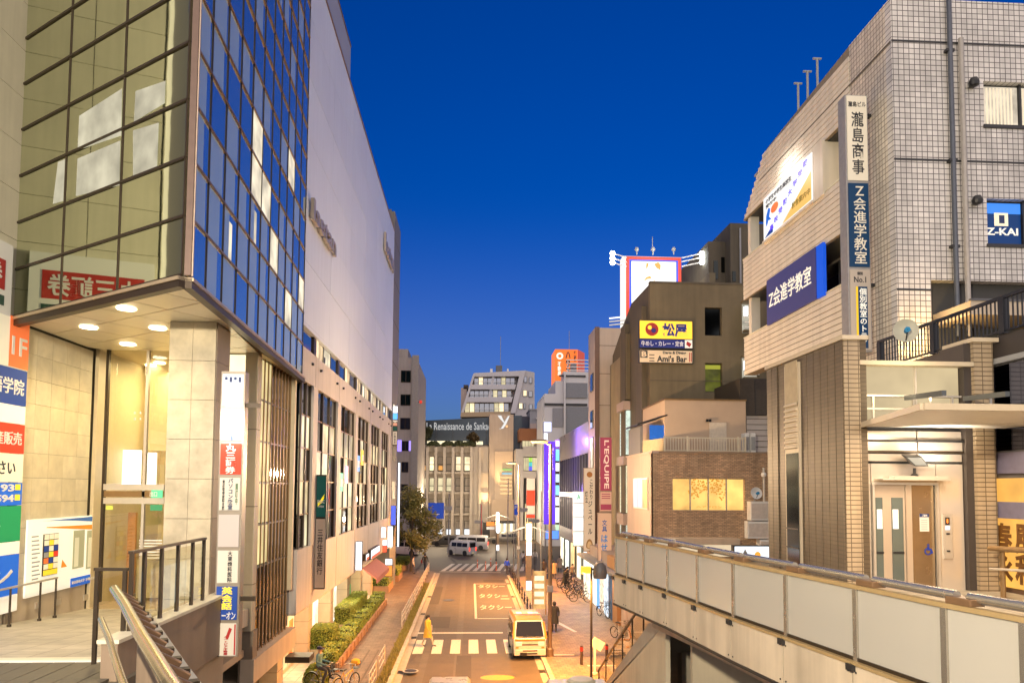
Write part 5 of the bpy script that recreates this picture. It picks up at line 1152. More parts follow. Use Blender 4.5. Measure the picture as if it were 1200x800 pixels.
MB().prism([(sx0 - .16, ya + 1.5, szt(ya + 1.5) - .45), (sx0 - .16, yb_, szt(yb_) - .13), (sx0 - .16, yb_, .1), (sx0 - .16, ya + 1.5, .1)], (.12, 0, 0)).build('side_wall', cw_, st)
for y in (20.5, 25): MB().box(6.0, 6.35, y, y + .4, .1, szt(y + .4) - .25).build('stair_column', stone_s, st)
MB().box(8.3, 11.4, 16.8, 19.2, .1, 5.4).build('stair_back_wall', beige, st); MB().box(5.2, 11.4, 16.9, 17.05, .1, 5.5).build('stair_end_wall', cw_, st)
# bridge beam and piers (underside, out of the picture's middle)
gd = thing('footbridge_girder', 'tan girder under the footbridge deck', 'girder', (6, 10, 5))
MB().prism([(p.x + .8, p.y - .2, DZR - 1.1) for p in RP[::3]] + [(9, -4, DZR - 1.1), (9, 15.8, DZR - 1.1)], (0, 0, .64)).build('girder', fpan, gd)

ub = thing('overhead_footbridge', 'footbridge deck over the road on which the view is taken', 'footbridge', (0, -3, 5.6))
MB().box(-5.3, 5.4, -9, 2.0, 5.0, 5.9).build('deck', deckm, ub); MB().box(-5.3, 5.4, 1.9, 2.05, 4.4, 6.0).build('fascia', fpan, ub)
MB().tube((-5.0, -3, 5.9), (-5.0, -3, 12.4), .09, .06).build('added_lamp_post', darkmetal, ub); MB().lathe((-5.0, -3, 12.4), [(.1, 0), (.28, .1), (.22, .35), (.05, .45)], 12).build('added_lamp_globe', emit('added_globe_glow', (1, .85, .6), 4), ub)  # unseen lamp post added behind the view to light panels and facades
lamp('added_fill_lamp', 'POINT', (-4.7, -2.7, 12.2), 9500, (1, .84, .60), ub, .25); lamp('bridge_underside_lamp', 'AREA', (1.0, 17, 7.4), 330, (1, .5, .12), gd, .5, (0, 0, 0)) if False else None
# ------------------------------------------------------------------ right: low brick building, brown concrete building, cream block, violet lit block
brick_m = tilemat('brown_small_brick', (.50, .33, .20), (.27, .19, .12), .22, .075, 0, .6, .28, .5, .014)
pinkw = mat('pinkish_render', (.46, .355, .30), .65, 0, .06, 1, 0, .1)
def nb_(name, label, loc): return thing(name, label, 'building', loc)
KY = 36.0; KF = Fr(0, KY, (1, 0)); kx = at(765, 580, Y=KY).x; kz = at(800, 531, Y=KY).z; kyb = at(735, 580, X=kx).y; KR_ = at(905, 580, Y=KY).x + 2.5
kb = nb_('brick_building', 'low brown brick building with a wide lit window and a roof terrace with white railing', (11, 38, 0))
KS = Fr(kx, 0, (0, -1))
def kp(u, v, Y=KY): return at(u, v, Y=Y)
wa = (kp(788, 580).x, kp(873, 580).x, kp(830, 598).z, kp(830, 560.5).z)
for a, b, c, d in ((kx, KR_, wa[3], kz), (kx, wa[0], wa[2], wa[3]), (wa[1], KR_, wa[2], wa[3]), (kx, KR_, 0, wa[2])): MB().box(a, b, -.3, 0, c, d, KF).build('brick_wall', brick_m, kb)
MB().box(-kyb, -KY - .31, -.3, -.0, 0, kz, KS).build('side_wall', pinkw, kb); MB().box(-KY - .31, -KY - .002, -.299, -.0, 0, kz, KS).build('side_wall_end', pinkw, kb); MB().box(-kyb, -KY - .45, -8, -.31, 0, kz, KS).build('core', core, kb)
MB().box(-kyb - .05, -KY + .05, -.3, .04, kz, kz + .12, KS).build('coping', pinkw, kb); MB().box(kx + .1, KR_, -.3, .04, kz, kz + .10, KF).build('coping', mat('brown_coping', (.28, .2, .13), .6), kb)
fr = MB().box(wa[0] - .06, wa[1] + .06, -.28, -.16, wa[2] - .06, wa[3] + .06, KF).build('window', steel, kb); w4 = (wa[1] - wa[0]) / 4
amber = emit('amber_window', (1, .56, .15), .92, .40, .8)
for j in range(4):
    p_ = MB().box(wa[0] + j * w4 + .04, wa[0] + (j + 1) * w4 - .04, -.16, -.12, wa[2] + .03, wa[3] - .03, KF).build('pane', amber, fr)
    MB().box(wa[0] + j * w4 - .03, wa[0] + j * w4 + .03, -.14, -.06, wa[2], wa[3], KF).build('window_bar', steel, fr)
tc_ = ((wa[0] + wa[1]) / 2, wa[2] + .55); tree_m = MB(); rr = random.Random(3)
for i in range(150):
    t, r = rr.random() * math.pi * 1.5 - .25 * math.pi, .95 * math.sqrt(rr.random()); x, z = tc_[0] + r * math.cos(t) * 1.05, tc_[1] + .5 + r * math.sin(t) * .8; s = .05
    tree_m.add([KF.p(x - s, -.117, z), KF.p(x, -.117, z - s), KF.p(x + s, -.117, z), KF.p(x, -.117, z + s)], [(0, 1, 2, 3)])
tree_m.add([KF.p(tc_[0] - .05, -.116, wa[2] + .15), KF.p(tc_[0] + .05, -.116, wa[2] + .15), KF.p(tc_[0] + .02, -.116, tc_[1] + .7), KF.p(tc_[0] - .02, -.116, tc_[1] + .7)], [(0, 1, 2, 3)])
tree_m.build('tree_print', emit('amber_print', (1, .42, .05), .55), fr)['kind'] = 'stuff'
letter('ヘアサロン', MATS['amber_print'], fr, KF, tc_[0] - .6, tc_[0] + .7, wa[2] + .12, wa[2] + .24, -.116)
# side window, awnings
y0, y1, z0, z1 = at(760, 580, X=kx).y, at(743.5, 580, X=kx).y, at(751, 596, X=kx).z, at(751, 560, X=kx).z
sw = MB().box(-y1, -y0, 0, .06, z0, z1, KS).build('window', steel, kb); hw_ = (y1 - y0) / 3
for j, mm in enumerate((emit('cool_window', (.85, .88, 1), .6), MATS['cool_window'], amber)): MB().box(-y1 + j * hw_ + .06, -y1 + (j + 1) * hw_ - .06, .06, .08, z0 + .08, z1 - .08, KS).build('pane', mm, sw)
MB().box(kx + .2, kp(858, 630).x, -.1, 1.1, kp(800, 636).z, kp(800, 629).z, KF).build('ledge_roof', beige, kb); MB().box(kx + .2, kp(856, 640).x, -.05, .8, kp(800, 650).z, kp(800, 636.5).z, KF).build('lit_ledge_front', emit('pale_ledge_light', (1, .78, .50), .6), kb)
lsg = thing('lit_roof_sign', 'bluish white lit sign with a mountain shape above the footbridge glass', 'sign', tuple(kp(880, 655)))
SY = 31.0; SFr2 = Fr(0, SY, (1, 0)); a, b, z0, z1 = at(861, 647, Y=SY).x, at(906, 647, Y=SY).x, at(880, 656.5, Y=SY).z, at(880, 640, Y=SY).z
MB().box(a - .05, b + .05, -.3, 0, z0 - .05, z1 + .05, SFr2).build('casing', darkmetal, lsg); MB().box(a, b, 0, .03, z0, z1, SFr2).build('face', emit('cool_sign', (.80, .90, 1), 1.2), lsg)
MB().prism([SFr2.p(a + .2, .035, z0 + .05), SFr2.p(a + .7, .035, z0 + .05), SFr2.p(a + .45, .035, z1 - .1)], (0, .004, 0)).build('mountain_print', grey, lsg); MB().add([SFr2.p(a + 1.0 + .14 * math.cos(t), .035, (z0 + z1) / 2 - .05 + .14 * math.sin(t)) for t in [i * .524 for i in range(12)]], [tuple(range(12))]).build('orange_dot', eb('dot_orange', (.9, .4, .05), .5), lsg)
MB().box(a - .5, b + 2, -.2, -.1, 0, z0 - .06, SFr2).build('support_wall', beige, lsg)
MB().tube((kp(894, 560).x, KY - .1, kp(894, 590).z), (kp(894, 560).x, KY - .1, kp(894, 548).z), .06).build('pipe', mat('pipe_pale', (.5, .46, .4), .5), kb); MB().lathe((kp(893, 556).x, KY - .2, kp(890, 556).z), [(.1, -.1), (.14, .0), (.1, .1)], 10).build('vent_hood', white, kb)
dk_ = thing('satellite_dish', 'small white satellite dish on the brick wall right of the amber window', 'satellite dish', tuple(kp(885, 578, KY - .3)))
dish(dk_, kp(885, 578, KY - .4), .30, (.1, -1, .2), white)
for i, (u0, u1, v0, v1) in enumerate(((875, 901, 587, 609), (872, 901, 610, 630), (886, 901, 631, 645))):
    t = thing('service_box', ('upper pale metal service box under the small satellite dish', 'wide middle metal service box on the brick wall', 'lowest small pale box on the brick wall beside the lift tower')[i], 'box', tuple(kp(u0, v1)))
    MB().box(kp(u0, v0).x, kp(u1, v0).x, .01, .5, kp(u0, v1).z, kp(u0, v0).z, KF).build('casing', white, t, bevel=.02); MB().box(kp(u0, v0).x + .05, kp(u1, v0).x - .05, .5, .52, kp(u0, v1).z + .1, kp(u0, v0).z - .1, KF).build('front_plate', mat('box_plate', (.55, .5, .45), .5), t)
# terrace on the roof
ty = KY + 2.4; PH = Fr(0, ty, (1, 0)); 
def hp_(u, v): return at(u, v, Y=ty)
tz = kz + .05; hx0, hx1, hz1 = hp_(779, 490).x, hp_(874, 490).x, hp_(820, 469).z
ph_ = thing('roof_penthouse', 'plain pinkish brown penthouse with a pale door on the brick building roof', 'penthouse', (12, 40, tz))
MB().box(hx0, hx1, -5, 0, tz, hz1, PH).build('wall', mat('penthouse_render', (.48, .36, .26), .65, 0, .06, 1), ph_); MB().box(hx0 - .04, hx1 + .04, -5, .05, hz1, hz1 + .08, PH).build('roof_edge', bronze, ph_)
d = MB().box(hp_(831, 510).x, hp_(851, 510).x, 0, .05, tz, hp_(840, 495).z, PH).build('door', mat('pale_door', (.60, .52, .42), .5), ph_); MB().lathe((hp_(834, 512).x, ty - .08, tz + 1.0), [(.03, -.04), (.03, .04)], 8).build('handle', steel, d)
for u in (827, 830.5): MB().box(hp_(u, 492).x, hp_(u, 492).x + .11, 0, .12, hp_(u, 494).z, hp_(u, 491).z, PH).build('wall_lamp', black, ph_)
for i in range(2): 
    c = thing('outdoor_unit', 'rounded white outdoor unit at the right end of the terrace railing' if i else 'white outdoor unit left of the end of the terrace railing', 'air conditioner', (hp_(863 + i * 8, 520).x, ty - 1.2, tz))
    x = hp_(861 + i * 7, 520).x; MB().box(x, x + .28, ty - 1.4, ty - .9, tz, tz + 1.1).build('casing', white, c, bevel=.05); MB().box(x + .03, x + .25, ty - 1.42, ty - 1.40, tz + .2, tz + .9).build('grille', grey, c)
tr_ = thing('terrace_railing', 'white bar railing round the roof terrace of the brick building', 'railing', (12, KY, kz))
wrail = mat('white_railing', (.66, .60, .46), .45, 0, .05); rz1 = at(800, 512, Y=KY + .1).z; rx0, rx1 = at(778, 520, Y=KY + .1).x, at(874, 520, Y=KY + .1).x
RF = Fr(0, KY + .12, (1, 0)); zq = kz + .1
MB().box(rx0, rx1, -.03, .03, rz1 - .05, rz1, RF).build('top_rail', wrail, tr_); MB().box(rx0, rx1, -.03, .03, zq + .03, zq + .07, RF).build('bottom_rail', wrail, tr_)
bm2 = slab_mesh('bar', .03, .03, rz1 - zq - .1, wrail)
for i in range(31): inst(bm2, 'bar', tr_, RF.p(rx0 + .05 + (rx1 - rx0 - .1) * i / 30, .015, zq + .05), 0)
for x in (rx0, rx0 + (rx1 - rx0) * .28, rx0 + (rx1 - rx0) * .9, rx1 - .06): MB().box(x, x + .07, -.05, .05, zq, rz1 + .05, RF).build('post', wrail, tr_)
MB().prism([(rx0 - .02, KY + .12, zq), (kx + .05, KY + 2.6, zq), (kx + .05, KY + 2.6, rz1 - .05), (rx0 - .02, KY + .12, rz1 - .05)], (.03, .03, 0)).build('screen_panel', mat('terrace_screen', (.48, .38, .24), .6), tr_)
ln_ = thing('terrace_shelter', 'dark lean-to shelter with a blue tarpaulin on the roof terrace', 'shelter', (10.2, 40, kz))
a, b = at(757, 520, Y=KY + 3).x, at(779, 520, Y=KY + 3).x
MB().prism([(a - .6, KY + 2.4, at(755, 496, Y=KY + 2.4).z), (b, KY + 2.4, at(779, 485, Y=KY + 2.4).z), (b, KY + 2.4, at(779, 487, Y=KY + 2.4).z), (a - .6, KY + 2.4, at(755, 498, Y=KY + 2.4).z)], (0, 3, 0)).build('roof', darkmetal, ln_)
MB().box(a - .45, a - .3, KY + 2.45, KY + 5.3, kz + .12, at(755, 498, Y=KY + 2.4).z - .05).build('side_panel', mat('shelter_grey', (.14, .14, .14), .6), ln_)
a2, b2 = at(761, 510, Y=KY + 2.6).x, at(778, 510, Y=KY + 2.6).x
MB().box(a2, b2, KY + 2.55, KY + 2.6, kz + .12, at(770, 498, Y=KY + 2.6).z).build('blue_tarpaulin', mat('blue_tarpaulin', (.01, .14, .75), .45, 0, .08), ln_)
# siding annex beside the terrace
an = nb_('siding_annex', 'pale ribbed annex with a dark tank room above it beside the lift tower', (15, 35, 0)); AY = 38.6; AF = Fr(0, AY, (1, 0))
def ap(u, v): return at(u, v, Y=AY)
MB().box(ap(875, 510).x, ap(935, 510).x, -4, 0, kz + .1, ap(890, 487).z, AF).build('siding_wall', mat('grey_pink_siding', (.46, .41, .38), .55, 0, .05), an)
for i in range(7): MB().box(ap(875, 510).x, ap(935, 510).x, 0, .02, ap(890, 530 - i * 6.5).z, ap(890, 530 - i * 6.5).z + .03, AF).build('siding_joint', stone_j, an)
MB().box(ap(866, 460).x, ap(935, 460).x, -4, .15, ap(890, 486.5).z, ap(890, 444).z, AF).build('dark_tank_room', mat('brown_black_panel', (.055, .045, .035), .35, .2, .15), an)
MB().box(ap(883, 460).x, ap(883, 460).x + .04, .15, .17, ap(890, 486).z, ap(890, 445).z, AF).build('panel_joint', darkmetal, an)
# brown concrete building with the yellow restaurant sign
MY = 44.0; MF = Fr(0, MY, (1, 0)); mx_ = at(762, 420, Y=MY).x; mz = at(820, 333, Y=MY).z; MX1 = at(905, 420, Y=MY).x + 3; MS = Fr(mx_, 0, (0, -1))
conc = mat('stained_brown_concrete', (.150, .120, .070), .8, 0, .22, .30, .15, .14, bscale=5); conc2 = mat('dark_brown_concrete', (.11, .09, .06), .8, 0, .2, .5, .1, .2)
mb_ = nb_('concrete_building', 'tall stained brown concrete building carrying the yellow restaurant sign', (14, 50, 0))
def mp(u, v): return at(u, v, Y=MY)
wins = [(mp(826, 377), mp(846, 377), mp(830, 393).z, mp(830, 360).z, 0), (mp(827, 440), mp(847, 440), mp(830, 459).z, mp(830, 425).z, 1)]
xs = [mx_, wins[0][0].x, wins[0][1].x, MX1]
for a, b in ((xs[0], xs[1]), (xs[2], xs[3])): MB().box(a, b, -.4, 0, 0, mz, MF).build('concrete_wall', conc, mb_)
for c, d in ((0, wins[1][2]), (wins[1][3], wins[0][2]), (wins[0][3], mz)): MB().box(xs[1], xs[2], -.4, 0, c, d, MF).build('concrete_wall', conc, mb_)
myb = at(718, 500, X=mx_).y
prof = [(MY + .01, mz), (MY + 5.2, mz + .05), (MY + 8.2, mz - .9), (myb, mz - 2.4), (myb, 0), (MY + .01, 0)]
MB().prism([(mx_ + .002, y, z) for y, z in prof], (MX1 - mx_ - .01, 0, 0)).build('body', conc2, mb_) if False else None
MB().prism([(mx_, y, z) for y, z in [(MY + .41, mz - .02)] + prof[1:4] + [(myb, 0), (MY + .41, 0)]], (MX1 - mx_, 0, 0)).build('body', conc2, mb_)
MB().box(mx_ - .02, MX1, -.35, .03, mz, mz + .12, MF).build('roof_edge', conc2, mb_)
MB().box(xs[0], xs[3], 0, .012, mp(800, 409).z - 2.0, mp(800, 409).z - 1.95, MF).build('joint', conc2, mb_)
for a, b, z0, z1, k in wins:
    f_ = MB().box(a.x, b.x, -.40, -.3, z0, z1, MF).build('window', darkmetal, mb_)
    MB().box(a.x + .06, b.x - .06, -.3, -.27, z0 + .08, z1 - .06, MF).build('pane', mirror('black_window', (.04, .045, .04), .1) if k == 0 else emit('green_lit_window', (.30, .32, .015), .22, .5, 2), f_)
    if k: MB().box(a.x + .06, b.x - .06, -.27, -.25, z1 - .35, z1 - .1, MF).build('lit_top', emit('green_lit_top', (.55, .55, .05), .5), f_)
# street face details of that building
for y0, y1 in ((MY + 1.0, MY + 2.6), (MY + 6, MY + 7.4)): MB().box(-y1, -y0, 0, .3, 0, mz - 1.2, MS).build('street_pier', conc2, mb_)
ua, ub = 724, 734
glb = emit('glass_block_light', (.72, .85, .72), .75, .3, 2); y0, y1 = at(734.5, 530, X=mx_ - .25).y, at(726.5, 530, X=mx_ - .25).y
def mzv(v): return at(730, v, X=mx_ - .25).z
for v0, v1, mm in ((395, 470, conc), (472, 482, pinkw), (483, 533, glb), (535, 545, pinkw), (546, 600, emit('glass_block_warm', (.85, .85, .55), .65, .3, 2)), (601, 614, pinkw), (614, 640, glb)):
    o = MB().box(-y1, -y0, 0, .25 if mm is not pinkw else .5, mzv(v1), mzv(v0), MS).build('glass_block_panel' if mm not in (pinkw, conc) else 'stair_band', mm, mb_)
    if mm not in (pinkw, conc):
        for i in range(1, 12): z = mzv(v1) + (mzv(v0) - mzv(v1)) * i / 12; MB().box(-y1, -y0, .25, .27, z - .02, z + .02, MS).build('block_joint', grey, o)
MB().box(-myb, -y1 - .2, 0, .2, 0, at(722, 425, X=mx_).z, MS).build('street_wall', mat('khaki_wall', (.30, .24, .15), .7, 0, .15, 1, 0, .2), mb_)
ms = thing('restaurant_sign', 'yellow restaurant sign with a red disc and blue characters on the brown concrete wall', 'sign', tuple(mp(780, 409)))
yel_s = emit('sign_amber', (1, .55, .045), .72, base=(.8, .5, .05)); x0, x1, z0, z1 = mp(748, 392).x, mp(811, 392).x, mp(780, 409).z, mp(780, 376).z
def mr(u, v): q = mp(u or 780, v or 400); return q.x, q.z
MB().box(x0, x1, .02, .18, z0, z1, MF).build('casing', darkmetal, ms); o = MB().box(x0 + .05, x1 - .05, .18, .2, mr(0, 397.5)[1], z1 - .05, MF).build('yellow_face', yel_s, ms)
def disc(par, name, m, u, v, r, of): x, z = mr(u, v); return MB().add([MF.p(x + r * math.cos(t), of, z + r * math.sin(t)) for t in [i * math.pi / 12 for i in range(24)]], [tuple(range(24))]).build(name, m, par)
rdd = emit('disc_red', (.62, .02, .015), .5); disc(o, 'red_disc', rdd, 763, 386.5, .41, .205); disc(o, 'amber_dot', yel_s, 760.5, 384.5, .13, .21); disc(o, 'blue_dot', emit('dot_navy', (.01, .03, .3), .4), 765, 388, .15, .21)
bl_s = emit('letter_navy', (.008, .03, .28), .45)
a, b = mr(775, 395), mr(804, 380); letter('松屋', bl_s, o, MF, a[0], b[0], a[1], b[1], .21, bold=.035)
o = MB().box(x0 + .05, mr(801, 0)[0], .18, .2, z0 + .05, mr(0, 398.5)[1], MF).build('blue_face', bl_s, ms); a, b = mr(750.5, 406), mr(800, 400.5); letter('牛めし・カレー・定食', w_white, o, MF, a[0], b[0], a[1], b[1], .21, bold=.025)
o = MB().box(mr(801.5, 0)[0], x1 - .05, .18, .2, z0 + .05, mr(0, 398.5)[1], MF).build('white_face', whp, ms); MB().prism([MF.p(*mr(804, 401)[:1], .205, mr(804, 400.5)[1]), MF.p(mr(809, 0)[0], .205, mr(0, 403)[1]), MF.p(mr(807, 0)[0], .205, mr(0, 407)[1]), MF.p(mr(803, 0)[0], .205, mr(0, 404)[1])], (0, -.004, 0)).build('red_mark', w_red, o)
bs_ = thing('bar_sign', 'cream bar sign with dark lettering right below the yellow restaurant sign', 'sign', tuple(mp(780, 426)))
z0, z1 = mp(780, 426).z, mp(780, 410.5).z; MB().box(x0, x1, .02, .15, z0, z1, MF).build('casing', darkmetal, bs_); o = MB().box(x0 + .05, x1 - .05, .15, .17, z0 + .04, z1 - .04, MF).build('face', eb('bar_cream', (.62, .47, .30), .3), bs_)
a, b = mr(769, 424.5), mr(804, 417.5); letter("Ami's Bar", w_dark, o, MF, a[0], b[0], a[1], b[1], .18, bold=.03); a, b = mr(776, 416), mr(803, 412.5); letter('Darts & Dining', w_dark, o, MF, a[0], b[0], a[1], b[1], .18, bold=.03)
MB().box(mr(749.5, 0)[0], mr(758, 0)[0], .17, .175, mr(0, 420)[1], mr(0, 411.5)[1], MF).build('dark_emblem', w_dark, o); letter('B', MATS['bar_cream'], o, MF, mr(751, 0)[0], mr(757, 0)[0], mr(0, 419)[1], mr(0, 412.5)[1], .18, bold=.04)
for v in (416, 420, 423): MB().box(mr(760, 0)[0], mr(766, 0)[0], .17, .174, mr(0, v + 1)[1], mr(0, v)[1], MF).build('print_line', w_dark, o)
for u in (806.5, 808.5): MB().box(mr(u, 0)[0], mr(u + 1, 0)[0], .17, .174, mr(0, 424)[1], mr(0, 413)[1], MF).build('print_mark', w_red, o)
# lit balconies behind
bk = nb_('balcony_block', 'slim block with lit balconies squeezed between the concrete and the white tiled building', (21, 52, 0)); BY = 43.5; BFr = Fr(0, BY, (1, 0))
def bp2(u, v): return at(u, v, Y=BY)
for v0, v1 in ((357, 390), (420, 445)):
    a, b, z0, z1 = bp2(869, v0).x, bp2(886, v0).x, bp2(870, v1).z, bp2(870, v0).z
    MB().box(a, b, .05, .1, z0, z1, BFr).build('lit_recess', emit('pale_recess', (.75, .70, .55), .4, .4, 2), bk); MB().box(a, b, .1, .5, z0, z0 + .12, BFr).build('balcony_floor', conc, bk); MB().box(a - .1, b + .1, .1, .5, z1, z1 + .15, BFr).build('balcony_roof', conc, bk)
    for i in range(3): MB().box(a, b, .45, .49, z0 + .25 + i * .3, z0 + .29 + i * .3, BFr).build('balcony_rail', white, bk)
    MB().box(a + .05, a + .25, .2, .4, z1 - .75, z1 - .2, BFr).build('lamp_tube', emit('balcony_lamp', (.9, .95, 1), 2.2), bk)
MB().box(bp2(888, 300).x, bp2(930, 300).x, -4, .02, 0, bp2(880, 350).z, BFr).build('wall', conc, bk)
# dark tower behind
dt = nb_('dark_concrete_tower', 'dark brown concrete tower top rising behind the white tiled building', (20, 58, 0)); TYY = 56.0; DTF = Fr(0, TYY, (1, 0))
def dp(u, v): return at(u, v, Y=TYY)
MB().box(dp(856, 300).x, dp(935, 300).x, -8, 0, 0, dp(880, 262).z, DTF).build('wall', conc2, dt); MB().box(dp(836, 300).x, dp(856, 300).x, -9, -1.2, 0, dp(840, 277).z, DTF).build('side_wing', conc2, dt)
for u0, u1, v0, v1 in ((842, 847, 300, 322), (851, 855, 296, 314), (858, 862, 318, 330)): 
    wn = MB().box(dp(u0, v0).x, dp(u1, v0).x, -1.2 if u0 < 856 else 0, -1.14 if u0 < 856 else .06, dp(u0, v1).z, dp(u0, v0).z, DTF).build('window', mirror('black_window', (.04, .045, .04), .1) if 'black_window' not in MATS else MATS['black_window'], dt)
MB().box(dp(831, 330).x, dp(838, 330).x, -6, .1, 0, dp(835, 320).z, DTF).build('low_wing', conc, dt)
MB().tube((dp(867, 290).x, TYY - .1, dp(867, 335).z), (dp(867, 290).x, TYY - .1, dp(867, 268).z), .08).build('drain_pipe', grey, dt)
# roof billboard
bb = thing('roof_billboard', 'floodlit white roof billboard with a red and blue border and lamp arms', 'billboard', (15, 60, 20)); BBY = 60.0; BB = Fr(0, BBY, (1, 0))
def bq(u, v): q = at(u, v, Y=BBY); return q.x, q.z
x0, z1 = bq(733.5, 300); x1, z0 = bq(798.5, 380)
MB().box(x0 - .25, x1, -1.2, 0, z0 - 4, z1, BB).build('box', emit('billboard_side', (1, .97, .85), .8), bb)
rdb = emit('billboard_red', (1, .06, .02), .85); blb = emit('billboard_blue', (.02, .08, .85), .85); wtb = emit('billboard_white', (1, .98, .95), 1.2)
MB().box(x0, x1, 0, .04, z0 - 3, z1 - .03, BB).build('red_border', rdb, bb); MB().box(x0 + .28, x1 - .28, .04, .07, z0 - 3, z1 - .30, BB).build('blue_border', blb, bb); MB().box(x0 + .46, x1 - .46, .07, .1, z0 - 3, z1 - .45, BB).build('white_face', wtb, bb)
og = emit('billboard_orange', (1, .38, .02), .8)
for blob in ([(757, 309), (760, 308), (759, 313), (756.5, 316)], [(766, 310), (771, 307.5), (774, 311), (773.5, 317), (769, 314.5)], [(757, 325), (762, 323.5), (763, 327), (758, 327.5), (753, 331)], [(764, 330), (767, 329), (767.5, 332)]):
    MB().prism([BB.p(bq(u, v)[0], .104, bq(u, v)[1]) for u, v in blob], (0, -.01, 0)).build('orange_shape', og, bb)
lmp = emit('arm_lamp_glow', (.9, 1, .95), 9)
for side, us_, vs2 in ((0, (733, 713.5), (304, 309.5, 314.5)), (1, (798, 815.5), (304, 308.5, 314))):
    for v in vs2:
        a, b = bq(us_[0], v - .5 if side else v - 1), bq(us_[1], v); MB().tube((a[0], BBY - .3, a[1]), (b[0], BBY - 1.6, b[1]), .05).build('lamp_arm', white, bb); MB().lathe((b[0], BBY - 1.6, b[1]), [(.14, -.16), (.22, 0), (.14, .16)], 10).build('arm_lamp', lmp, bb)
for u in (745, 764, 788):
    a = bq(u, 300); MB().tube((a[0], BBY - .4, a[1]), (a[0], BBY - .4, a[1] + .35), .05).build('top_lamp_stem', grey, bb); MB().lathe((a[0], BBY - .4, a[1] + .3), [(.12, 0), (.2, .12), (.12, .3)], 10).build('top_lamp', grey, bb)
a = bq(764, 300); MB().tube((a[0], BBY - .2, a[1]), (a[0], BBY - .2, a[1] + 1.6), .03).build('lightning_rod', grey, bb)
for i in range(3): a, b = bq(714, 373 + i * 4), bq(733, 371 + i * 4); MB().tube((a[0], BBY, a[1]), (b[0], BBY, b[1]), .06).build('lower_arm', wtb if i == 0 else white, bb)
MB().box(x0, x1, -1.1, -.1, 18, z0 - 4, BB).build('stand', darkmetal, bb)
lamp('billboard_lamp', 'AREA', ((x0 + x1) / 2, BBY - 3, z1 - 1), 120, (1, .97, .9), bb, 2.5, (rad(70), 0, 0))
# cream block
cbld = nb_('cream_block', 'tall narrow cream block with slit windows on its street face', (12, 59, 0)); CY = 56.2; CFr = Fr(0, CY, (1, 0))
xc0 = at(697, 500, Y=CY).x; zc1 = at(705, 384, Y=CY).z; yce = at(689.5, 500, X=xc0).y; CS = Fr(xc0, 0, (0, -1)); crm = mat('cream_grey_panel', (.50, .42, .34), .6, 0, .06, .8, 0, .1)
MB().box(xc0, xc0 + 8, -yce + CY, 0, 0, zc1, CFr).build('wall', crm, cbld)
MB().box(xc0 - .0, xc0 + .35, 0, .12, 0, zc1 + .05, CFr).build('corner_pilaster', mat('umber_pilaster', (.16, .10, .075), .6), cbld)
for v in (405, 438, 475): MB().box(xc0 + .36, xc0 + 4, 0, .01, at(705, v, Y=CY).z, at(705, v, Y=CY).z + .04, CFr).build('joint', stone_j, cbld)
yw0, yw1 = at(695.5, 450, X=xc0).y, at(692.5, 450, X=xc0).y
for i, (v0, v1) in enumerate(((438, 459), (481, 502), (512, 560))):
    wn = MB().box(-yw1, -yw0, 0, .05, at(694, v1, X=xc0).z, at(694, v0, X=xc0).z, CS).build('window', darkmetal, cbld); MB().box(-yw1 + .1, -yw0 - .1, .05, .08, at(694, v1 - 1, X=xc0).z, at(694, v0 + 1, X=xc0).z, CS).build('pane', dkg if i < 2 else litw[0], wn)
MB().box(-yce, -CY, -.05, .03, 0, zc1, CS).build('street_face', mat('cream_lit_panel', (.60, .52, .44), .6, 0, .05), cbld) if False else None
proj('shop_sign', 'tall pink and cream vertical sign with large latin letters', 703, 717, 512, 600, 50.0, [(512, 575, eb('rose_panel', (.32, .055, .10), .22), []), (575.5, 599, eb('blush_panel', (.58, .36, .27), .2), [])], mat('sign_edge_brown', (.3, .2, .15), .5))
t, f, a, b, z0, z1 = proj('shop_sign', 'long cream vertical sign with blue stationery characters below the pink sign', 700.5, 717, 600.5, 660, 49.8, [(600.5, 659, eb('blush_panel2', (.60, .40, .28), .2), [('文具', eb('print_blue', (.02, .09, .28), .3), .3, .65, .62, .86, True), ('はせ川', eb('print_blue2', (.01, .16, .42), .4), .2, .7, .04, .56, True)])], mat('sign_edge_brown', (.3, .2, .15), .5))
f = Fr(0, 50.0, (1, 0)); a, b = at(703, 550, Y=50).x, at(717, 550, Y=50).x; z1, z0 = at(710, 514, Y=50).z, at(710, 574, Y=50).z
vs, fs, q0, q1, r0, r1 = text_mesh("L'EQUIPE", False, .015); ps = [o for o in bpy.data.objects if o.name.startswith('shop_sign')][0]
m = MB(); m.add([f.p(a + .25 + (v.y - r0) / (r1 - r0) * (b - a - .45), .04 + v.z, z1 - .1 - (v.x - q0) / (q1 - q0) * (z1 - z0 - .2)) for v in vs], fs); 
m.build('lettering', eb('blush_letter', (.75, .55, .45), .4), ps)
z0 = at(710, 597, Y=50).z; z1 = at(710, 590.5, Y=50).z; MB().box(a + .05, b - .05, .03, .04, z0, z1, f).build('rose_block', MATS['rose_panel'], ps)
for i in range(3): MB().box(a + .12, b - .12, .03, .036, at(710, 579 + i * 2.5, Y=50).z, at(710, 578 + i * 2.5, Y=50).z, f).build('print_line', MATS['rose_panel'], ps)
t, f, a, b, z0, z1 = proj('shop_sign', 'cream vertical bakery sign with brush writing and a brown bread drawing', 684, 697.5, 548, 646, 54.6, [(548, 645, eb('ivory_panel', (.62, .52, .40), .22), [('ジュペール', w_dark, .38, .74, .2, .60, True), ('焼立', w_dark, .12, .36, .58, .72, True), ('こだわり', w_dark, .5, .8, .62, .86, True)])], mat('sign_edge_brown', (.3, .2, .15), .5))
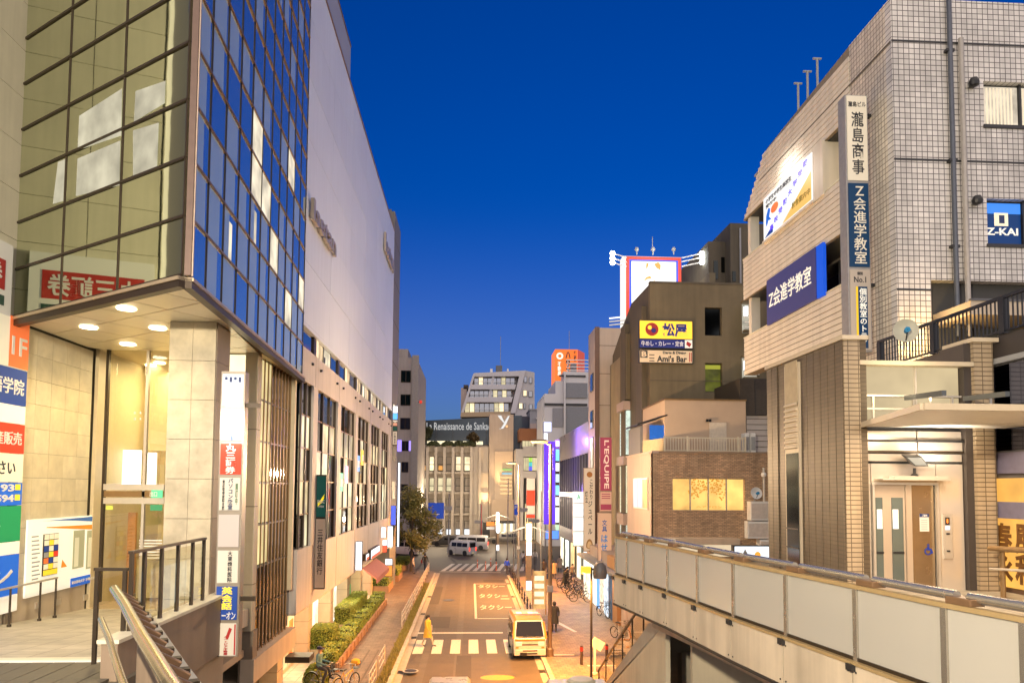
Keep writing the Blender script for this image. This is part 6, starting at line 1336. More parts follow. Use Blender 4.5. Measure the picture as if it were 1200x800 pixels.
W_ = b - a; zb_ = z0 + .15; MB().add([f.p(a + W_ * .5 + W_ * .3 * math.cos(t_), .037, zb_ + .25 + (.55 if math.sin(t_) > 0 else .2) * math.sin(t_)) for t_ in [i * math.pi / 10 for i in range(20)]], [tuple(range(20))]).build('bread_drawing', eb('bread_brown', (.28, .15, .05), .3), t)
MB().add([f.p(a + W_ * .5 + W_ * .2 * math.cos(t_), .039, zb_ + .25 + (.38 if math.sin(t_) > 0 else .15) * math.sin(t_)) for t_ in [i * math.pi / 10 for i in range(20)]], [tuple(range(20))]).build('bread_crumb', eb('bread_pale', (.55, .38, .2), .3), t)
MB().add([f.p(a + W_ * .5 + .22 * math.cos(t_), .037, z1 - .5 + .22 * math.sin(t_)) for t_ in [i * math.pi / 6 for i in range(12)]], [tuple(range(12))]).build('rust_stain', eb('rust_spot', (.35, .14, .04), .2), t)
# violet lit block with louvres
VX = at(690, 500, Y=60).x; pb = nb_('violet_lit_block', 'silver block washed in violet light with two bands of dark vertical louvres', (12, 68, 0)); VS = Fr(VX, 0, (0, -1))
yv0, yv1 = 60.0, at(655.5, 540, X=VX).y; print('V', VX, yv1)
silver = mat('silver_panel', (.52, .50, .50), .3, .4, .05, .4)
def vzv(v, u=690): return at(u, v, X=VX).z
vz1 = vzv(493); vl1, vl0 = vzv(531, 686), vzv(577, 680); vm1, vm0 = vzv(575, 673) - .6, at(673, 622, X=VX).z
MB().box(-yv1, -yv0, -10, -.3, 0, vz1 - .1, VS).build('core', core, pb)
for c, d in ((vl1, vz1), (vm1, vl0), (.1 + 3.0, vm0)):
    for k in range(4): yy = yv0 + (yv1 - yv0) * k / 4; MB().box(-yy - (yv1 - yv0) / 4 + .02, -yy - .02, -.3, 0, c, d, VS).build('silver_panel', silver, pb)
MB().box(VX + .02, VX + 8, yv0 - .2, yv0, 0, vz1 - .3).build('end_wall', crm, pb)
lv = mat('dark_louvre', (.07, .075, .10), .4, .3, .1)
for c, d in ((vl0, vl1), (vm0, vm1)):
    for i in range(13):
        yy = yv0 + .5 + (yv1 - yv0 - 1) * i / 12; MB().box(-yy - .14, -yy + .14, -.25, -.02, c, d, VS).build('louvre', lv, pb)
lamp('violet_lamp', 'POINT', (VX - 1.8, yv0 + 6, vl1 + 1.3), 420, (.25, .1, 1), pb, .3); lamp('violet_lamp', 'POINT', (VX - 1.6, yv0 + 7, vl0 + .1), 320, (.25, .1, 1), pb, .3)
for k in range(5):
    yy = yv0 + .5 + k * (yv1 - yv0) / 5; MB().box(-yy - 2.2, -yy, -.05, .0, .15, 3.0, VS).build('shop_front', shops[(k + 2) % 3], pb)
proj('tenant_sign', 'tall white lit tenant sign with a green mark beside the louvred block', 671.5, 684, 575.5, 640, 57.5, [(576, 589, emit('tenant_white', (.95, 1, .97), 1.0), [('A', eb('mark_green', (.05, .4, .12), .4), .35, .7, .3, .8, False)]), (589.5, 605, MATS['tenant_white'], []), (605.5, 622, MATS['tenant_white'], []), (622.5, 639, emit('tenant_mint', (.8, 1, .9), .9), [])], white)
proj('violet_sign', 'very tall vivid violet vertical sign with white lettering', 637.5, 650.5, 517, 614, 66, [(517, 613, emit('violet_sign_face', (.11, .015, 1), 1.0), [('NAVERO', w_white, .55, .85, .65, .92, True), ('個別指導', w_white, .35, .75, .1, .42, True)])], emit('violet_sign_edge', (.11, .015, 1), .6))
lsx = [(516, 523, 'lit_sign_white', lw), (526, 540, 'x', emit('cyan_sign', (.2, .7, 1), 1.1)), (542, 552, 'x', lw), (555, 565, 'x', emit('pale_cyan_sign', (.6, .9, 1), 1.0)), (568, 580, 'x', MATS['cyan_sign']), (582, 592, 'x', lw), (594, 612, 'x', lw), (614, 622, 'x', emit('pale_green_sign', (.6, .9, .6), .8))]
proj('tenant_sign', 'narrow stack of cyan and white lit tenant panels behind the violet sign', 650.8, 655.5, 515, 623, 67, [(a, b, m_, []) for a, b, _, m_ in lsx])
proj('shop_sign', 'blue and yellow lit shop sign below the violet sign', 639, 655, 621, 632, 64, [(621, 631.5, emit('shop_blue', (.05, .25, 1), 1.1), [])])
proj('lit_sign', 'bluish square lit sign above the violet sign', 637, 646.5, 494, 506, 70, [(494, 506, emit('pale_violet_sign', (.62, .68, 1), 1.3), [])])
proj('lit_sign', 'small white lit sign between the bluish square and the violet sign', 637, 642, 507, 516, 70, [(507, 516, lw, [])])
# shops and lit fronts at pavement level, right side
sh = nb_('shop_row', 'row of bright shop fronts at pavement level under the signs on the right', (9, 55, 0)); HX = 8.75; HS = Fr(HX, 0, (0, -1))
MB().box(-56, -42, -4, -.25, .12, 4.0, HS).build('wall', pinkw, sh); MB().box(-56, -42, -.3, .5, 3.1, 3.3, HS).build('canopy', grey, sh)
items = [(43.2, 44.6, mat('brown_door_panel', (.30, .15, .06), .5, 0, .1)), (44.8, 45.9, mat('blue_shutter', (.02, .09, .22), .4, 0, .1)), (46.1, 47.4, emit('shop_display', (.7, .85, 1), .9, .6, 3)), (47.6, 49, emit('shop_display_warm', (1, .7, .5), .9, .7, 4)), (49.2, 50.2, emit('blue_lit_panel', (.15, .5, 1), .8)), (50.6, 53, shops[2]), (53.2, 55.8, shops[0])]
for a, b, m_ in items: MB().box(-b, -a, -.25, -.0, .13, 3.05, HS).build('shop_panel', m_, sh)
MB().box(-45.8, -42.2, -.25, .1, 3.35, 4.05, HS).build('orange_wall', mat('orange_render', (.52, .27, .10), .65, 0, .08), sh)
for y in (44, 48, 52): lamp('shop_lamp', 'AREA', (HX - 1.0, y, 3.0), 45, (1, .80, .58), sh, 1, (0, 0, 0))
# ---- grey stepped building and orange roof sign in the distance
gy = nb_('grey_stepped_building', 'pale grey stepped building with dark bands below the orange roof sign', (14, 104, 0)); GY = 104.0; GF = Fr(0, GY, (1, 0)); gm = mat('pale_grey_facade', (.60, .595, .585), .6, 0, .06, .2); gd_ = mat('grey_panel_dark', (.20, .21, .225), .5)
def gp_(u, v): q = at(u, v, Y=GY); return q.x, q.z
def gbox(name, m_, u0, u1, v0, v1, o0, o1, par=gy): a, b = gp_(u0, v1), gp_(u1, v0); return MB().box(a[0], b[0], o0, o1, a[1] if v1 < 640 else 0, b[1], GF).build(name, m_, par)
gbox('lower_wall', gm, 637, 700, 462, 700, -12, 0); gbox('round_corner', gm, 635.5, 640, 466, 700, -10, -1)
gbox('upper_wall', gm, 660, 700, 436, 461.9, -12, .2); gbox('middle_wall', gm, 651, 660, 446, 461.9, -10, -.2)
gbox('stair_window', gd_, 663, 688, 449, 466, .2, .3); gbox('dark_band', darkmetal, 655, 686, 440, 441.6, .21, .35); gbox('dark_band', darkmetal, 638, 688, 473, 475, .01, .2)
gbox('corner_pilaster', gm, 660, 662.5, 438, 620, .2, .5); gbox('wall_panel', gd_, 663, 690, 477, 520, .0, .15); gbox('wall_panel', mat('grey_panel_mid', (.25, .25, .26), .5), 647.5, 660, 478, 500, .0, .15)
for i in range(4): gbox('roof_rail', white, 664, 690, 421 + i * 4, 421.6 + i * 4, -.4, -.3)
gbox('roof_post', white, 665.5, 666.3, 422, 436, -.4, -.3); gbox('roof_plant_box', gd_, 670, 677, 425, 436, -2, -1)
osg = thing('orange_roof_sign', 'orange roof sign with a white disc emblem and dark characters', 'billboard', (12, 107, 24)); OY = 107.0; OF = Fr(0, OY, (1, 0))
def oq(u, v): q = at(u or 664, v or 425, Y=OY); return q.x, q.z
orn = emit('roof_sign_orange', (1, .19, .02), .85); a, b = oq(650.5, 444), oq(677, 409.5)
MB().box(a[0], b[0], -5, 0, a[1] - 2, b[1], OF).build('box', orn, osg)
MB().prism([(b[0] + .02, OY, b[1]), (oq(690, 413)[0], OY + 4.6, oq(690, 413)[1] + .8), (oq(690, 413)[0], OY + 4.6, a[1]), (b[0] + .02, OY, a[1])], (.1, .1, 0)).build('side_face', emit('roof_sign_dark_orange', (.75, .10, .02), .55), osg)
c = oq(656, 417); MB().add([OF.p(c[0] + .52 * math.cos(t), .03, c[1] + .52 * math.sin(t)) for t in [i * .3142 for i in range(20)]], [tuple(range(20))]).build('white_disc', emit('roof_sign_cream', (1, .9, .75), .9), osg)
MB().add([OF.p(c[0] + .25 * math.cos(t), .035, c[1] + .25 * math.sin(t)) for t in [i * .3142 for i in range(20)]], [tuple(range(20))]).build('disc_ring', orn, osg)
letter('ハウス', w_dark, osg, OF, oq(662.5, 0)[0], oq(668.5, 0)[0], oq(0, 440)[1], oq(0, 412)[1], .04, vertical=True, bold=.05); letter('不動産', MATS['roof_sign_cream'], osg, OF, oq(653.5, 0)[0], oq(657.5, 0)[0], oq(0, 440)[1], oq(0, 424)[1], .04, vertical=True, bold=.04); letter('賃貸', w_dark, osg, OF, oq(672, 0)[0], oq(675.5, 0)[0], oq(0, 424)[1], oq(0, 411)[1], .04, vertical=True, bold=.04)
MB().tube((oq(668, 0)[0], OY + 1, b[1]), (oq(668, 0)[0], OY + 1, b[1] + 3), .04).build('mast', grey, osg)
# ------------------------------------------------------------------ far end of the street
def fz(Y):
    f = Fr(0, Y, (1, 0))
    def q(u, v): p = at(u or 545, v or 500, Y=Y); return p.x, p.z
    def bx(name, m_, u0, u1, v0, v1, o0, o1, par, **k):
        a, b = q((u0), (v0 + v1) / 2)[0], q(u1, (v0 + v1) / 2)[0]; c, d = q((u0 + u1) / 2, v1)[1], q((u0 + u1) / 2, v0)[1]
        return MB().box(a, b, o0, o1, max(c, 0.02), d, f).build(name, m_, par, **k)
    return f, q, bx
RY = 122.0; f, q, bx = fz(RY)
rn = thing('shopping_hall', 'wide pale stone hall with upright fins under a dark glass band with white script', 'building', (-4, 125, 0))
fin_s = mat('pale_fin_stone', (.50, .44, .36), .6, 0, .08, .3, 0, .12); hall = mat('hall_wall', (.38, .33, .27), .6, 0, .1, .3); navy_gl = mat('navy_glass_band', (.035, .05, .07), .2, .2, .08, .3)
bx('back_wall', hall, 440, 572, 527, 700, -20, -.6, rn); bx('parapet', hall, 440, 572, 521, 529, -.6, .1, rn)
bx('rear_block', core, 440, 572, 518, 527, -20, -6, rn)
a = [q(440, 494), q(574, 487.5), q(574, 520), q(440, 520)]
MB().prism([f.p(x, -2.0, z) for x, z in a], (0, 6, 0)).build('glass_band', navy_gl, rn)
for u in (470, 490, 510, 530, 550, 570): c, d = q(u, 519), q(u, 491); MB().box(c[0], c[0] + .06, -1.99, -1.95, c[1], d[1] - .2, f).build('glass_joint', darkmetal, rn)
letter('La Renaissance de Sankado', emit('script_white', (.75, .75, .75), .5), rn, f, q(499, 0)[0], q(580, 0)[0], q(0, 503)[1], q(0, 494)[1], -1.93, slant=.012)
for i, u in enumerate((481, 491, 500.5, 510.5, 520.5, 530.5, 541, 552, 562)):
    bx('stone_fin', fin_s, u - 1.6, u + 1.6, 524, 640, -.6, 1.0, rn)
bx('end_wall', fin_s, 553, 572, 523.5, 640, -.7, .3, rn)
for v in (552.5, 576, 601): bx('floor_band', fin_s, 440, 572, v, v + 2.2, -.6, .5, rn)
lit1 = emit('hall_window_a', (1, .80, .48), 1.0, .35, .6); lit2 = emit('hall_window_b', (1, .85, .50), .6, .3, .5)
L1 = {0: 1, 2: 1, 5: 1, 6: 1}
ctr = [(483, 489), (493, 499), (503, 508.5), (513, 519), (523, 529), (534, 540), (544, 551)]
for i, (u0, u1) in enumerate([(463, 469), (473, 479)] + ctr):
    k = i - 2
    for r, (v0, v1) in enumerate(((534.5, 551.5), (559.5, 575.5), (584, 600), (610, 626))):
        on = (r == 0 and k in (0, 2, 5, 6)) or (r == 1 and k < 5)
        w_ = bx('window', darkmetal, u0, u1, v0, v1, -.62, -.5, rn)
        bx('pane', (lit1 if r == 0 else lit2) if on else mat('drawn_blind', (.34, .30, .25), .6, 0, .1, 1), u0 + .4, u1 - .4, v0 + .4, v1 - .5, -.5, -.45, w_); bx('window_bar', darkmetal, u0, u1, v0 + 9, v0 + 9.8, -.45, -.4, w_)
        if r == 0 and k in (1, 3): bx('lamp_shade', emit('shade_orange', (1, .45, .1), .7), u0 + 1, u1 - .5, v0 + 11, v0 + 16, -.4, -.3, w_)
        if r == 3: bx('shop_light', emit('hall_shop_light', (.9, .95, 1), 1.1), u0 + .3, u1 - .3, v0 + 10, v1, -.4, -.2, w_)
bx('terrace_light', emit('terrace_glow', (1, .86, .55), .9, .3, .5), 500, 566, 516, 520, -1.4, -1.2, rn)
for u in (508, 525, 538, 550): 
    c = q(u, 524); t = thing('roof_shrub', f'dark rounded shrub on the hall roof terrace, {dict(((508, "nearest the left"), (525, "second from the left"), (538, "third from the left"), (550, "nearest the tower")))[u]}', 'shrub', (c[0], RY - 2, c[1]), 'shrubs on the hall roof terrace')
    mb = MB()
    for _ in range(260):
        th, ph = rnd.random() * 6.28, math.acos(2 * rnd.random() - 1); r = .55 + .45 * rnd.random(); p = Vector((c[0] + 1.1 * r * math.sin(ph) * math.cos(th), RY - .3 + .8 * r * math.sin(ph) * math.sin(th), c[1] + .3 + .75 * r * abs(math.cos(ph))))
        d = Vector((rnd.random() - .5, rnd.random() - .5, rnd.random() - .5)).normalized() * .22; e = d.orthogonal() * .8; mb.add([p - d, p + e, p + d, p - e], [(0, 1, 2, 3)])
    mb.build('foliage', mat('dark_shrub_leaf', (.06, .07, .025), .6, 0, .3, 3), t)
# lift tower of the hall with the emblem
bx('tower', mat('tan_tower_stone', (.40, .33, .26), .55, 0, .08, .4, 0, .1), 572.5, 600.5, 486, 700, -8, 1.2, rn)
bx('tower_side_glass', navy_gl, 600.6, 611, 487, 588, -8, .6, rn); bx('tower_panel', mat('pale_tower_panel', (.50, .40, .29), .5, 0, .06), 579.5, 600, 529, 587, 1.2, 1.3, rn)
pale_e = emit('emblem_white', (.9, .9, .88), .7)
m = MB()
def stroke(pts, wds):
    for (p0, p1), (w0, w1) in zip(zip(pts, pts[1:]), zip(wds, wds[1:])):
        a, b = q(*p0), q(*p1); m.prism([f.p(a[0] - w0, 1.22, a[1]), f.p(a[0] + w0, 1.22, a[1]), f.p(b[0] + w1, 1.22, b[1]), f.p(b[0] - w1, 1.22, b[1])], (0, -.08, 0))
stroke([(585, 487.5), (587, 491), (590.5, 496)], (.30, .24, .08)); stroke([(596, 488), (593.5, 492.5), (591, 498), (588, 502.5), (584.5, 503.2)], (.12, .2, .22, .2, .05)); m.build('emblem', pale_e, rn)
c = q(593.5, 500); MB().add([f.p(c[0] + .22 * math.cos(t), 1.3, c[1] + .22 * math.sin(t)) for t in [i * .524 for i in range(12)]], [tuple(range(12))]).build('emblem_dot', emit('dot_glow', (1, .55, .25), .8), rn)
upl = emit('strip_glow', (1, .62, .28), .9)
for i in range(7): bx('louver_strip', upl if i > 1 else (emit('strip_green', (.4, .8, .2), .7) if i == 0 else emit('strip_cyan', (.3, .7, .9), .7)), 588 - (i > 1) * 2, 599.5, 549.5 + i * 4.6, 551 + i * 4.6, 1.3, 1.6, rn)
bx('low_wing', mat('lit_tan_wall', (.48, .37, .26), .6, 0, .08, .4), 575, 613, 585, 610, -4, 2.4, rn); bx('low_wing_edge', darkmetal, 575, 613, 609, 610.5, -3, 2.6, rn)
lamp('uplight', 'SPOT', (q(568, 600)[0], RY - 1.3, q(0, 600)[1]), 2600, (1, .62, .28), rn, .2, (rad(180), 0, 0), 60); lamp('uplight', 'SPOT', (q(588, 590)[0], RY - 3.2, q(0, 588)[1]), 3200, (1, .62, .28), rn, .2, (rad(180), 0, 0), 70)
for x_ in (-5, 4): lamp('hall_fill_lamp', 'POINT', (x_, RY - 15, 6.5), 1700, (1, .78, .52), rn, .3)  # added point lights without fixtures that brighten the hall front
# modern grey building right of it
f2, q2, bx2 = fz(116.0); mo = thing('modern_office', 'pale grey office with a brown roof box, lit ribbon windows and dark columns', 'building', (7, 118, 0)); pg = mat('pale_grey_render', (.40, .37, .345), .6, 0, .06, .3); bxm = mat('rust_roof_box', (.22, .085, .03), .6, 0, .08)
bx2('left_pier', pg, 604, 613, 526, 640, -8, .6, mo); bx2('body', hall, 613, 650, 525, 640, -10, -.4, mo)
for v0, v1 in ((523, 535), (552, 560)): bx2('floor_band', pg, 613, 650, v0, v1, -.5, .5, mo)
bx2('roof_box', bxm, 609, 637, 501.5, 516, -6, -.5, mo); bx2('roof_wall', pg, 612, 640, 516, 524, -7, -1.5, mo)
wn = bx2('window', darkmetal, 612.5, 627, 515, 524, -1.5, -1.3, mo)
for i in range(4): bx2('pane', lit2, 613 + i * 3.5, 616 + i * 3.5, 515.6, 523.4, -1.3, -1.2, wn)
wn = bx2('window', darkmetal, 613.5, 650, 535.5, 551.5, -.45, -.3, mo)
for i in range(12):
    bx2('pane', lit2 if not 3 <= i <= 4 else emit('pane_lime', (.5, .9, .1), .8), 614 + i * 2, 615.7 + i * 2, 536, 541 if 3 <= i <= 4 else 551, -.3, -.2, wn)
    if 3 <= i <= 4: bx2('pane', emit('pane_cyan', (.1, .7, .7), .8), 614 + i * 2, 615.7 + i * 2, 541.4, 546, -.3, -.2, wn); bx2('pane', emit('pane_blue', (.15, .15, .9), .9), 614 + i * 2, 615.7 + i * 2, 546.4, 551, -.3, -.2, wn)
for i in range(8): bx2('dark_column', darkmetal, 614 + i * 2.6, 615 + i * 2.6, 560, 640, -.4, .2, mo)
bx2('lit_lobby', emit('lobby_amber', (1, .75, .4), .7, .4, .4), 614, 650, 590, 640, -.42, -.35, mo)
proj('banner_sign', 'red and white vertical banner on the far grey office', 617, 627, 560, 607, 112, [(560, 574, eb('banner_cream', (.6, .5, .42), .2), []), (574, 592, rd, []), (592.5, 602, eb('banner_cream2', (.6, .5, .42), .2), []), (602.5, 606.5, rd, [])], grey)
# hotel with slanted balconies
HY = 160.0; f3, q3, bx3 = fz(HY); ho_ = thing('hotel_block', 'white terraced apartment block with slanted frame and lit balconies on the skyline', 'building', (0, 165, 0)); hw = mat('white_block_wall', (.56, .53, .53), .55, 0, .05, .2)
def hpoly(name, m_, pts, o0, o1, par=ho_): return MB().prism([f3.p(*[(x, o0, z)][0]) if False else f3.p(x, o0, z) for x, z in [q3(u, v) for u, v in pts]], f3.n * (o1 - o0)).build(name, m_, par)
hpoly('body', mat('block_recess', (.18, .16, .15), .6), [(541, 487), (556, 439), (607, 439), (598, 640), (541, 640)], -14, -1.6)
hpoly('top_band', hw, [(553.5, 441), (555.5, 437), (613, 434), (611.5, 440.5)], -12, 0)
hpoly('floor_band', hw, [(546.5, 466), (548.5, 464), (606, 464), (598.5, 468.5), (546, 470)], -2, .2) if False else None
for v0, v1, ua, ub in ((450.5, 456, 551, 605), (465, 471, 546.5, 601)): hpoly('balcony_band', hw, [(ua - 1.6, v1), (ua, v0), (ub, v0), (ub - 1.6, v1)], -1.6, 0)
hpoly('slanted_frame', hw, [(598, 484), (610, 434.2), (616, 434), (604, 484)], -2, .1); hpoly('slanted_frame', hw, [(540, 484), (554.5, 438), (557, 438), (543, 484)], -2, .05)
hpoly('slanted_divider', hw, [(572, 466), (577, 440), (580, 440), (575, 466)], -1.8, -.3)
hpoly('side_wall', mat('block_side_wall', (.48, .45, .44), .55, 0, .05, .2), [(603, 640), (603.5, 484), (615.5, 433.8), (626.5, 436), (626.5, 640)], -14, -.2)
hpoly('terrace_band', mat('terrace_tan', (.45, .32, .18), .6), [(539.5, 488.5), (540, 483), (598, 482), (598, 487.5)], -2, .3)
for r, (v0, v1, ua, ub) in enumerate(((441.5, 450, 556, 604), (456.5, 464.8, 551, 600), (471.5, 482, 545, 597))):
    n_ = 9; 
    for i in range(n_):
        u0 = ua + (ub - ua) * i / n_; u1 = ua + (ub - ua) * (i + .86) / n_; on = (r, i) in ((0, 1), (0, 6), (1, 7), (1, 5), (2, 0), (2, 1), (2, 6), (2, 7))
        hpoly('balcony_window', (lit1 if (i + r) % 2 else lit2) if on else dkg, [(u0, v1), (u0, v0), (u1, v0), (u1, v1)], -1.58, -1.5)
    for i in range(2): hpoly('balcony_rail', white, [(ua, v1 - 2.6 - i * 1.2), (ua, v1 - 2.9 - i * 1.2), (ub, v1 - 2.9 - i * 1.2), (ub, v1 - 2.6 - i * 1.2)], -.4, -.3)
for u0, u1, v0, v1, on in ((614, 617.5, 441, 448, 0), (620, 623.5, 442, 449, 0), (613, 617.5, 457, 464, 1), (619.5, 624, 458, 465, 0), (608, 612.5, 472, 479, 1), (614, 616, 472, 479, 0), (620, 624, 473.5, 480, 0), (609, 612, 487, 496, 0), (614, 618, 488, 496, 0)):
    w_ = bx3('window', darkmetal, u0, u1, v0, v1, -.2, 0, ho_); bx3('pane', lit1 if on else dkg, u0 + .4, u1 - .4, v0 + .4, v1 - .4, 0, .05, w_)
bx3('water_tank', mat('tank_grey', (.12, .12, .125), .5), 582, 589.5, 424.5, 433.5, -6, -4, ho_); bx3('tank_foot', darkmetal, 581, 590.5, 433, 436, -6.2, -3.8, ho_)
for u, w_ in ((576.5, 1.5), (596.3, 1)): bx3('roof_vent', white, u - w_, u + w_, 428, 432, -5, -4.6, ho_); bx3('roof_vent_stem', grey, u - .3, u + .3, 432, 436, -5, -4.8, ho_)
a = q3(587.5, 425); MB().tube((a[0], HY + 5, a[1]), (a[0], HY + 5, a[1] + 7), .06).build('mast', grey, ho_)
bx3('left_wing', pinkw, 539, 546, 452, 640, -10, -3, ho_); bx3('left_wing_top', bronze_d, 543, 549, 448.5, 453.5, -8, -3, ho_)
# low grey house between hotel and grey block, dark tree behind the hall
f4, q4, bx4 = fz(140.0); lg = thing('grey_low_house', 'low grey house with a dark window between the terraced block and the grey building', 'building', (12, 141, 0))
bx4('wall', mat('house_grey', (.28, .28, .29), .6), 620.5, 642, 480, 640, -8, 0, lg); bx4('roof_edge', grey, 620, 642, 479, 480.5, -8, .2, lg); bx4('window', darkmetal, 629, 636, 491, 496, 0, .1, lg); bx4('awning', white, 628, 638, 489.5, 491, 0, .8, lg); bx4('tan_wall', pinkw, 620.5, 628, 496, 640, 0, .1, lg); bx4('blue_wall', navy_gl, 606, 620, 487, 640, -6, -1, lg)
f5, q5, bx5 = fz(240.0)
fbld = thing('distant_block', 'grey flat block far behind at the end of the side street', 'building', (-60, 240, 0)); MB().box(-120, -34, 236, 250, 0, 22).build('wall', hall, fbld); MB().box(-120, -34, 235.9, 236, 20, 20.4).build('roof_band', pg, fbld)
# trees
leafm = [mat('street_leaf', (.13, .13, .035), .55, 0, .35, 6), mat('street_leaf_b', (.20, .17, .045), .55, 0, .3, 6)]
barkm = mat('bark', (.09, .065, .045), .85, 0, .2, 6, .4)
def tree(label, base, h, rx, z0, n, ls, mats=leafm, seed=1, name='street_tree', tr=.13, sq=.85):
    rr = random.Random(seed); t = thing(name, label, 'tree', base); B = Vector(base); mb = MB()
    top = B + Vector((.1, .1, h * .7)); mb.tube(B, B + Vector((.05, 0, h * .35)), tr, tr * .7); mb.tube(B + Vector((.05, 0, h * .35)), top, tr * .7, tr * .2)
    cl = []
    for i in range(22):
        a = rr.random() * 6.28; k = rr.random(); zz = z0 + (h - z0) * (.08 + .86 * k); prof = math.sin(min(1, (k * .86 + .18)) * math.pi) ** .6; r = rx * prof * (.35 + .6 * rr.random())
        c = B + Vector((math.cos(a) * r, math.sin(a) * r, zz)); cl.append((c, rx * (.26 + .22 * rr.random())))
        s = B + Vector((.05, 0, max(h * .28, (zz) * .62))); mb.tube(s, c, tr * .28, .015, 5)
    mb.build('trunk', barkm, t)
    for mi, m_ in enumerate(mats):
        fm = MB()
        for _ in range(n // 2):
            c, r = cl[rr.randrange(len(cl))]
            d = Vector((rr.gauss(0, 1), rr.gauss(0, 1), rr.gauss(0, .75))); d = d.normalized() * r * (.35 + .75 * rr.random()); p = c + d
            ax = Vector((rr.gauss(0, 1), rr.gauss(0, 1), rr.gauss(0, .5))).normalized(); s = ls * (.6 + .8 * rr.random()); e = ax.orthogonal().normalized() * s * .55; ax *= s
            fm.add([p - ax, p + e, p + ax, p - e], [(0, 1, 2, 3)])
        fm.build('crown', m_, t)
tp_ = at(478, 669, Z=.12)
tree('bushy street tree lit orange from below on the left pavement', (tp_.x + .3, tp_.y, .12), 8.0, 2.3, 1.8, 9000, .12, seed=4, tr=.16)
def treelabel(u, v, Y, *a, **k): p = at(u, v, Y=Y); tree(*a[:1], (p.x, Y, 0), *a[1:], **k)
p = at(493.5, 517, Y=RY - 1.5)
tree('round dark tree on the roof terrace left of the white script', (p.x, RY + .5, p.z), 3.7, 1.5, .4, 2600, .25, [mat('roof_tree_leaf', (.05, .055, .02), .6, 0, .3, 3)] * 2, 9, 'roof_tree')
p = at(554, 522, Y=RY - 1.5)
tree('small brownish tree on the roof terrace below the white script', (p.x, RY + .5, p.z), 2.3, .95, .5, 1600, .18, [mat('roof_tree_brown', (.09, .06, .02), .6, 0, .3, 3)] * 2, 11, 'roof_tree')
# ------------------------------------------------------------------ hedges, planters, rails, poles
hedge_l = [mat('hedge_leaf', (.14, .18, .02), .55, 0, .35, 7), mat('hedge_leaf_b', (.22, .25, .03), .5, 0, .3, 7)]
soil = mat('planter_stone', (.40, .32, .22), .7, 0, .1, 2, .15); brickpl = mat('planter_brick', (.34, .19, .10), .7, 0, .15, 3)
def hedge_mesh(x, y, h, n, ls, dens=1.0, seed=1):
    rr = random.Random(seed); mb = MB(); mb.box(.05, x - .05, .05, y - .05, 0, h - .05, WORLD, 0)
    for _ in range(n):
        f_ = rr.random(); A = [x * y, 2 * x * h, 2 * y * h]; s = sum(A) * rr.random()
        if s < A[0]: p = Vector((x * rr.random(), y * rr.random(), h))
        elif s < A[0] + A[1]: p = Vector((x * rr.random(), y if rr.random() < .5 else 0, h * rr.random()))
        else: p = Vector((x if rr.random() < .5 else 0, y * rr.random(), h * rr.random()))
        p += Vector((rr.gauss(0, .025), rr.gauss(0, .025), rr.gauss(0, .025)))
        d = Vector((rr.gauss(0, 1), rr.gauss(0, 1), rr.gauss(0, 1))).normalized() * ls * (.6 + .7 * rr.random()); e = d.orthogonal().normalized() * d.length * .6
        mb.add([p - d, p + e, p + d, p - e], [(0, 1, 2, 3)], 1 if rr.random() < .5 else 2)
    return mb
def hedge(name, label, x0, x1, y0, y1, z0, h, n, planter=None, ph=.5, group=None, ls=.045, seed=1):
    t = thing(name, label, 'hedge', (x0, y0, .13), group); mb = hedge_mesh(x1 - x0, y1 - y0, h, n, ls, seed=seed)
    mb.v = [(v[0] + x0, v[1] + y0, v[2] + z0) for v in mb.v]
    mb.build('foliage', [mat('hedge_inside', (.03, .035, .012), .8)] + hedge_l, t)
    if planter: MB().box(x0 - .1, x1 + .1, y0 - .1, y1 + .1, .13, .13 + ph).build('planter', planter, t)
    return t
a = at(362, 773, Z=.13); b = at(389, 773, Z=.13)
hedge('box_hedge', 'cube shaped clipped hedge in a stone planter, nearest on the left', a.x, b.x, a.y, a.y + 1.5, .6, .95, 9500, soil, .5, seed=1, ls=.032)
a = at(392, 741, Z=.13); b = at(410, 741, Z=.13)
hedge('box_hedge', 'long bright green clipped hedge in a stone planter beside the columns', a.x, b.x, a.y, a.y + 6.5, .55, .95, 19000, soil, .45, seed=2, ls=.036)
ht = thing('hedge_planter', 'long narrow orange planter holding a row of low clipped hedges', 'planter', (-6.3, 42, .13)); ny = 15
MB().box(-6.75, -6.65, 32.6, 51.6, .13, .5).build('side', brickpl, ht); MB().box(-5.85, -5.75, 32.6, 51.6, .13, .5).build('side', brickpl, ht); MB().box(-6.649, -5.851, 32.6, 51.6, .13, .44).build('soil', mat('soil', (.06, .045, .03), .9), ht)
for i in range(17): MB().box(-5.749, -5.70, 32.7 + i * 1.12, 32.8 + i * 1.12, .13, .52).build('planter_rib', brickpl, ht)
for i in range(ny):
    y = 32.8 + i * 1.25; pos = 'nearest' if i == 0 else 'farthest' if i == ny - 1 else None
    words_ = ('nearest', 'second', 'third', 'fourth', 'fifth', 'sixth', 'seventh', 'eighth', 'ninth', 'tenth', 'eleventh', 'twelfth', 'thirteenth', 'fourteenth', 'farthest')
    hedge('low_hedge', f'low clipped hedge in the long orange planter, {words_[i]} of its row', -6.62, -5.88, y, y + .72, .44, .5 + .05 * (i % 3), 1100 - i * 30, None, group='low hedges in the long planter', seed=20 + i)
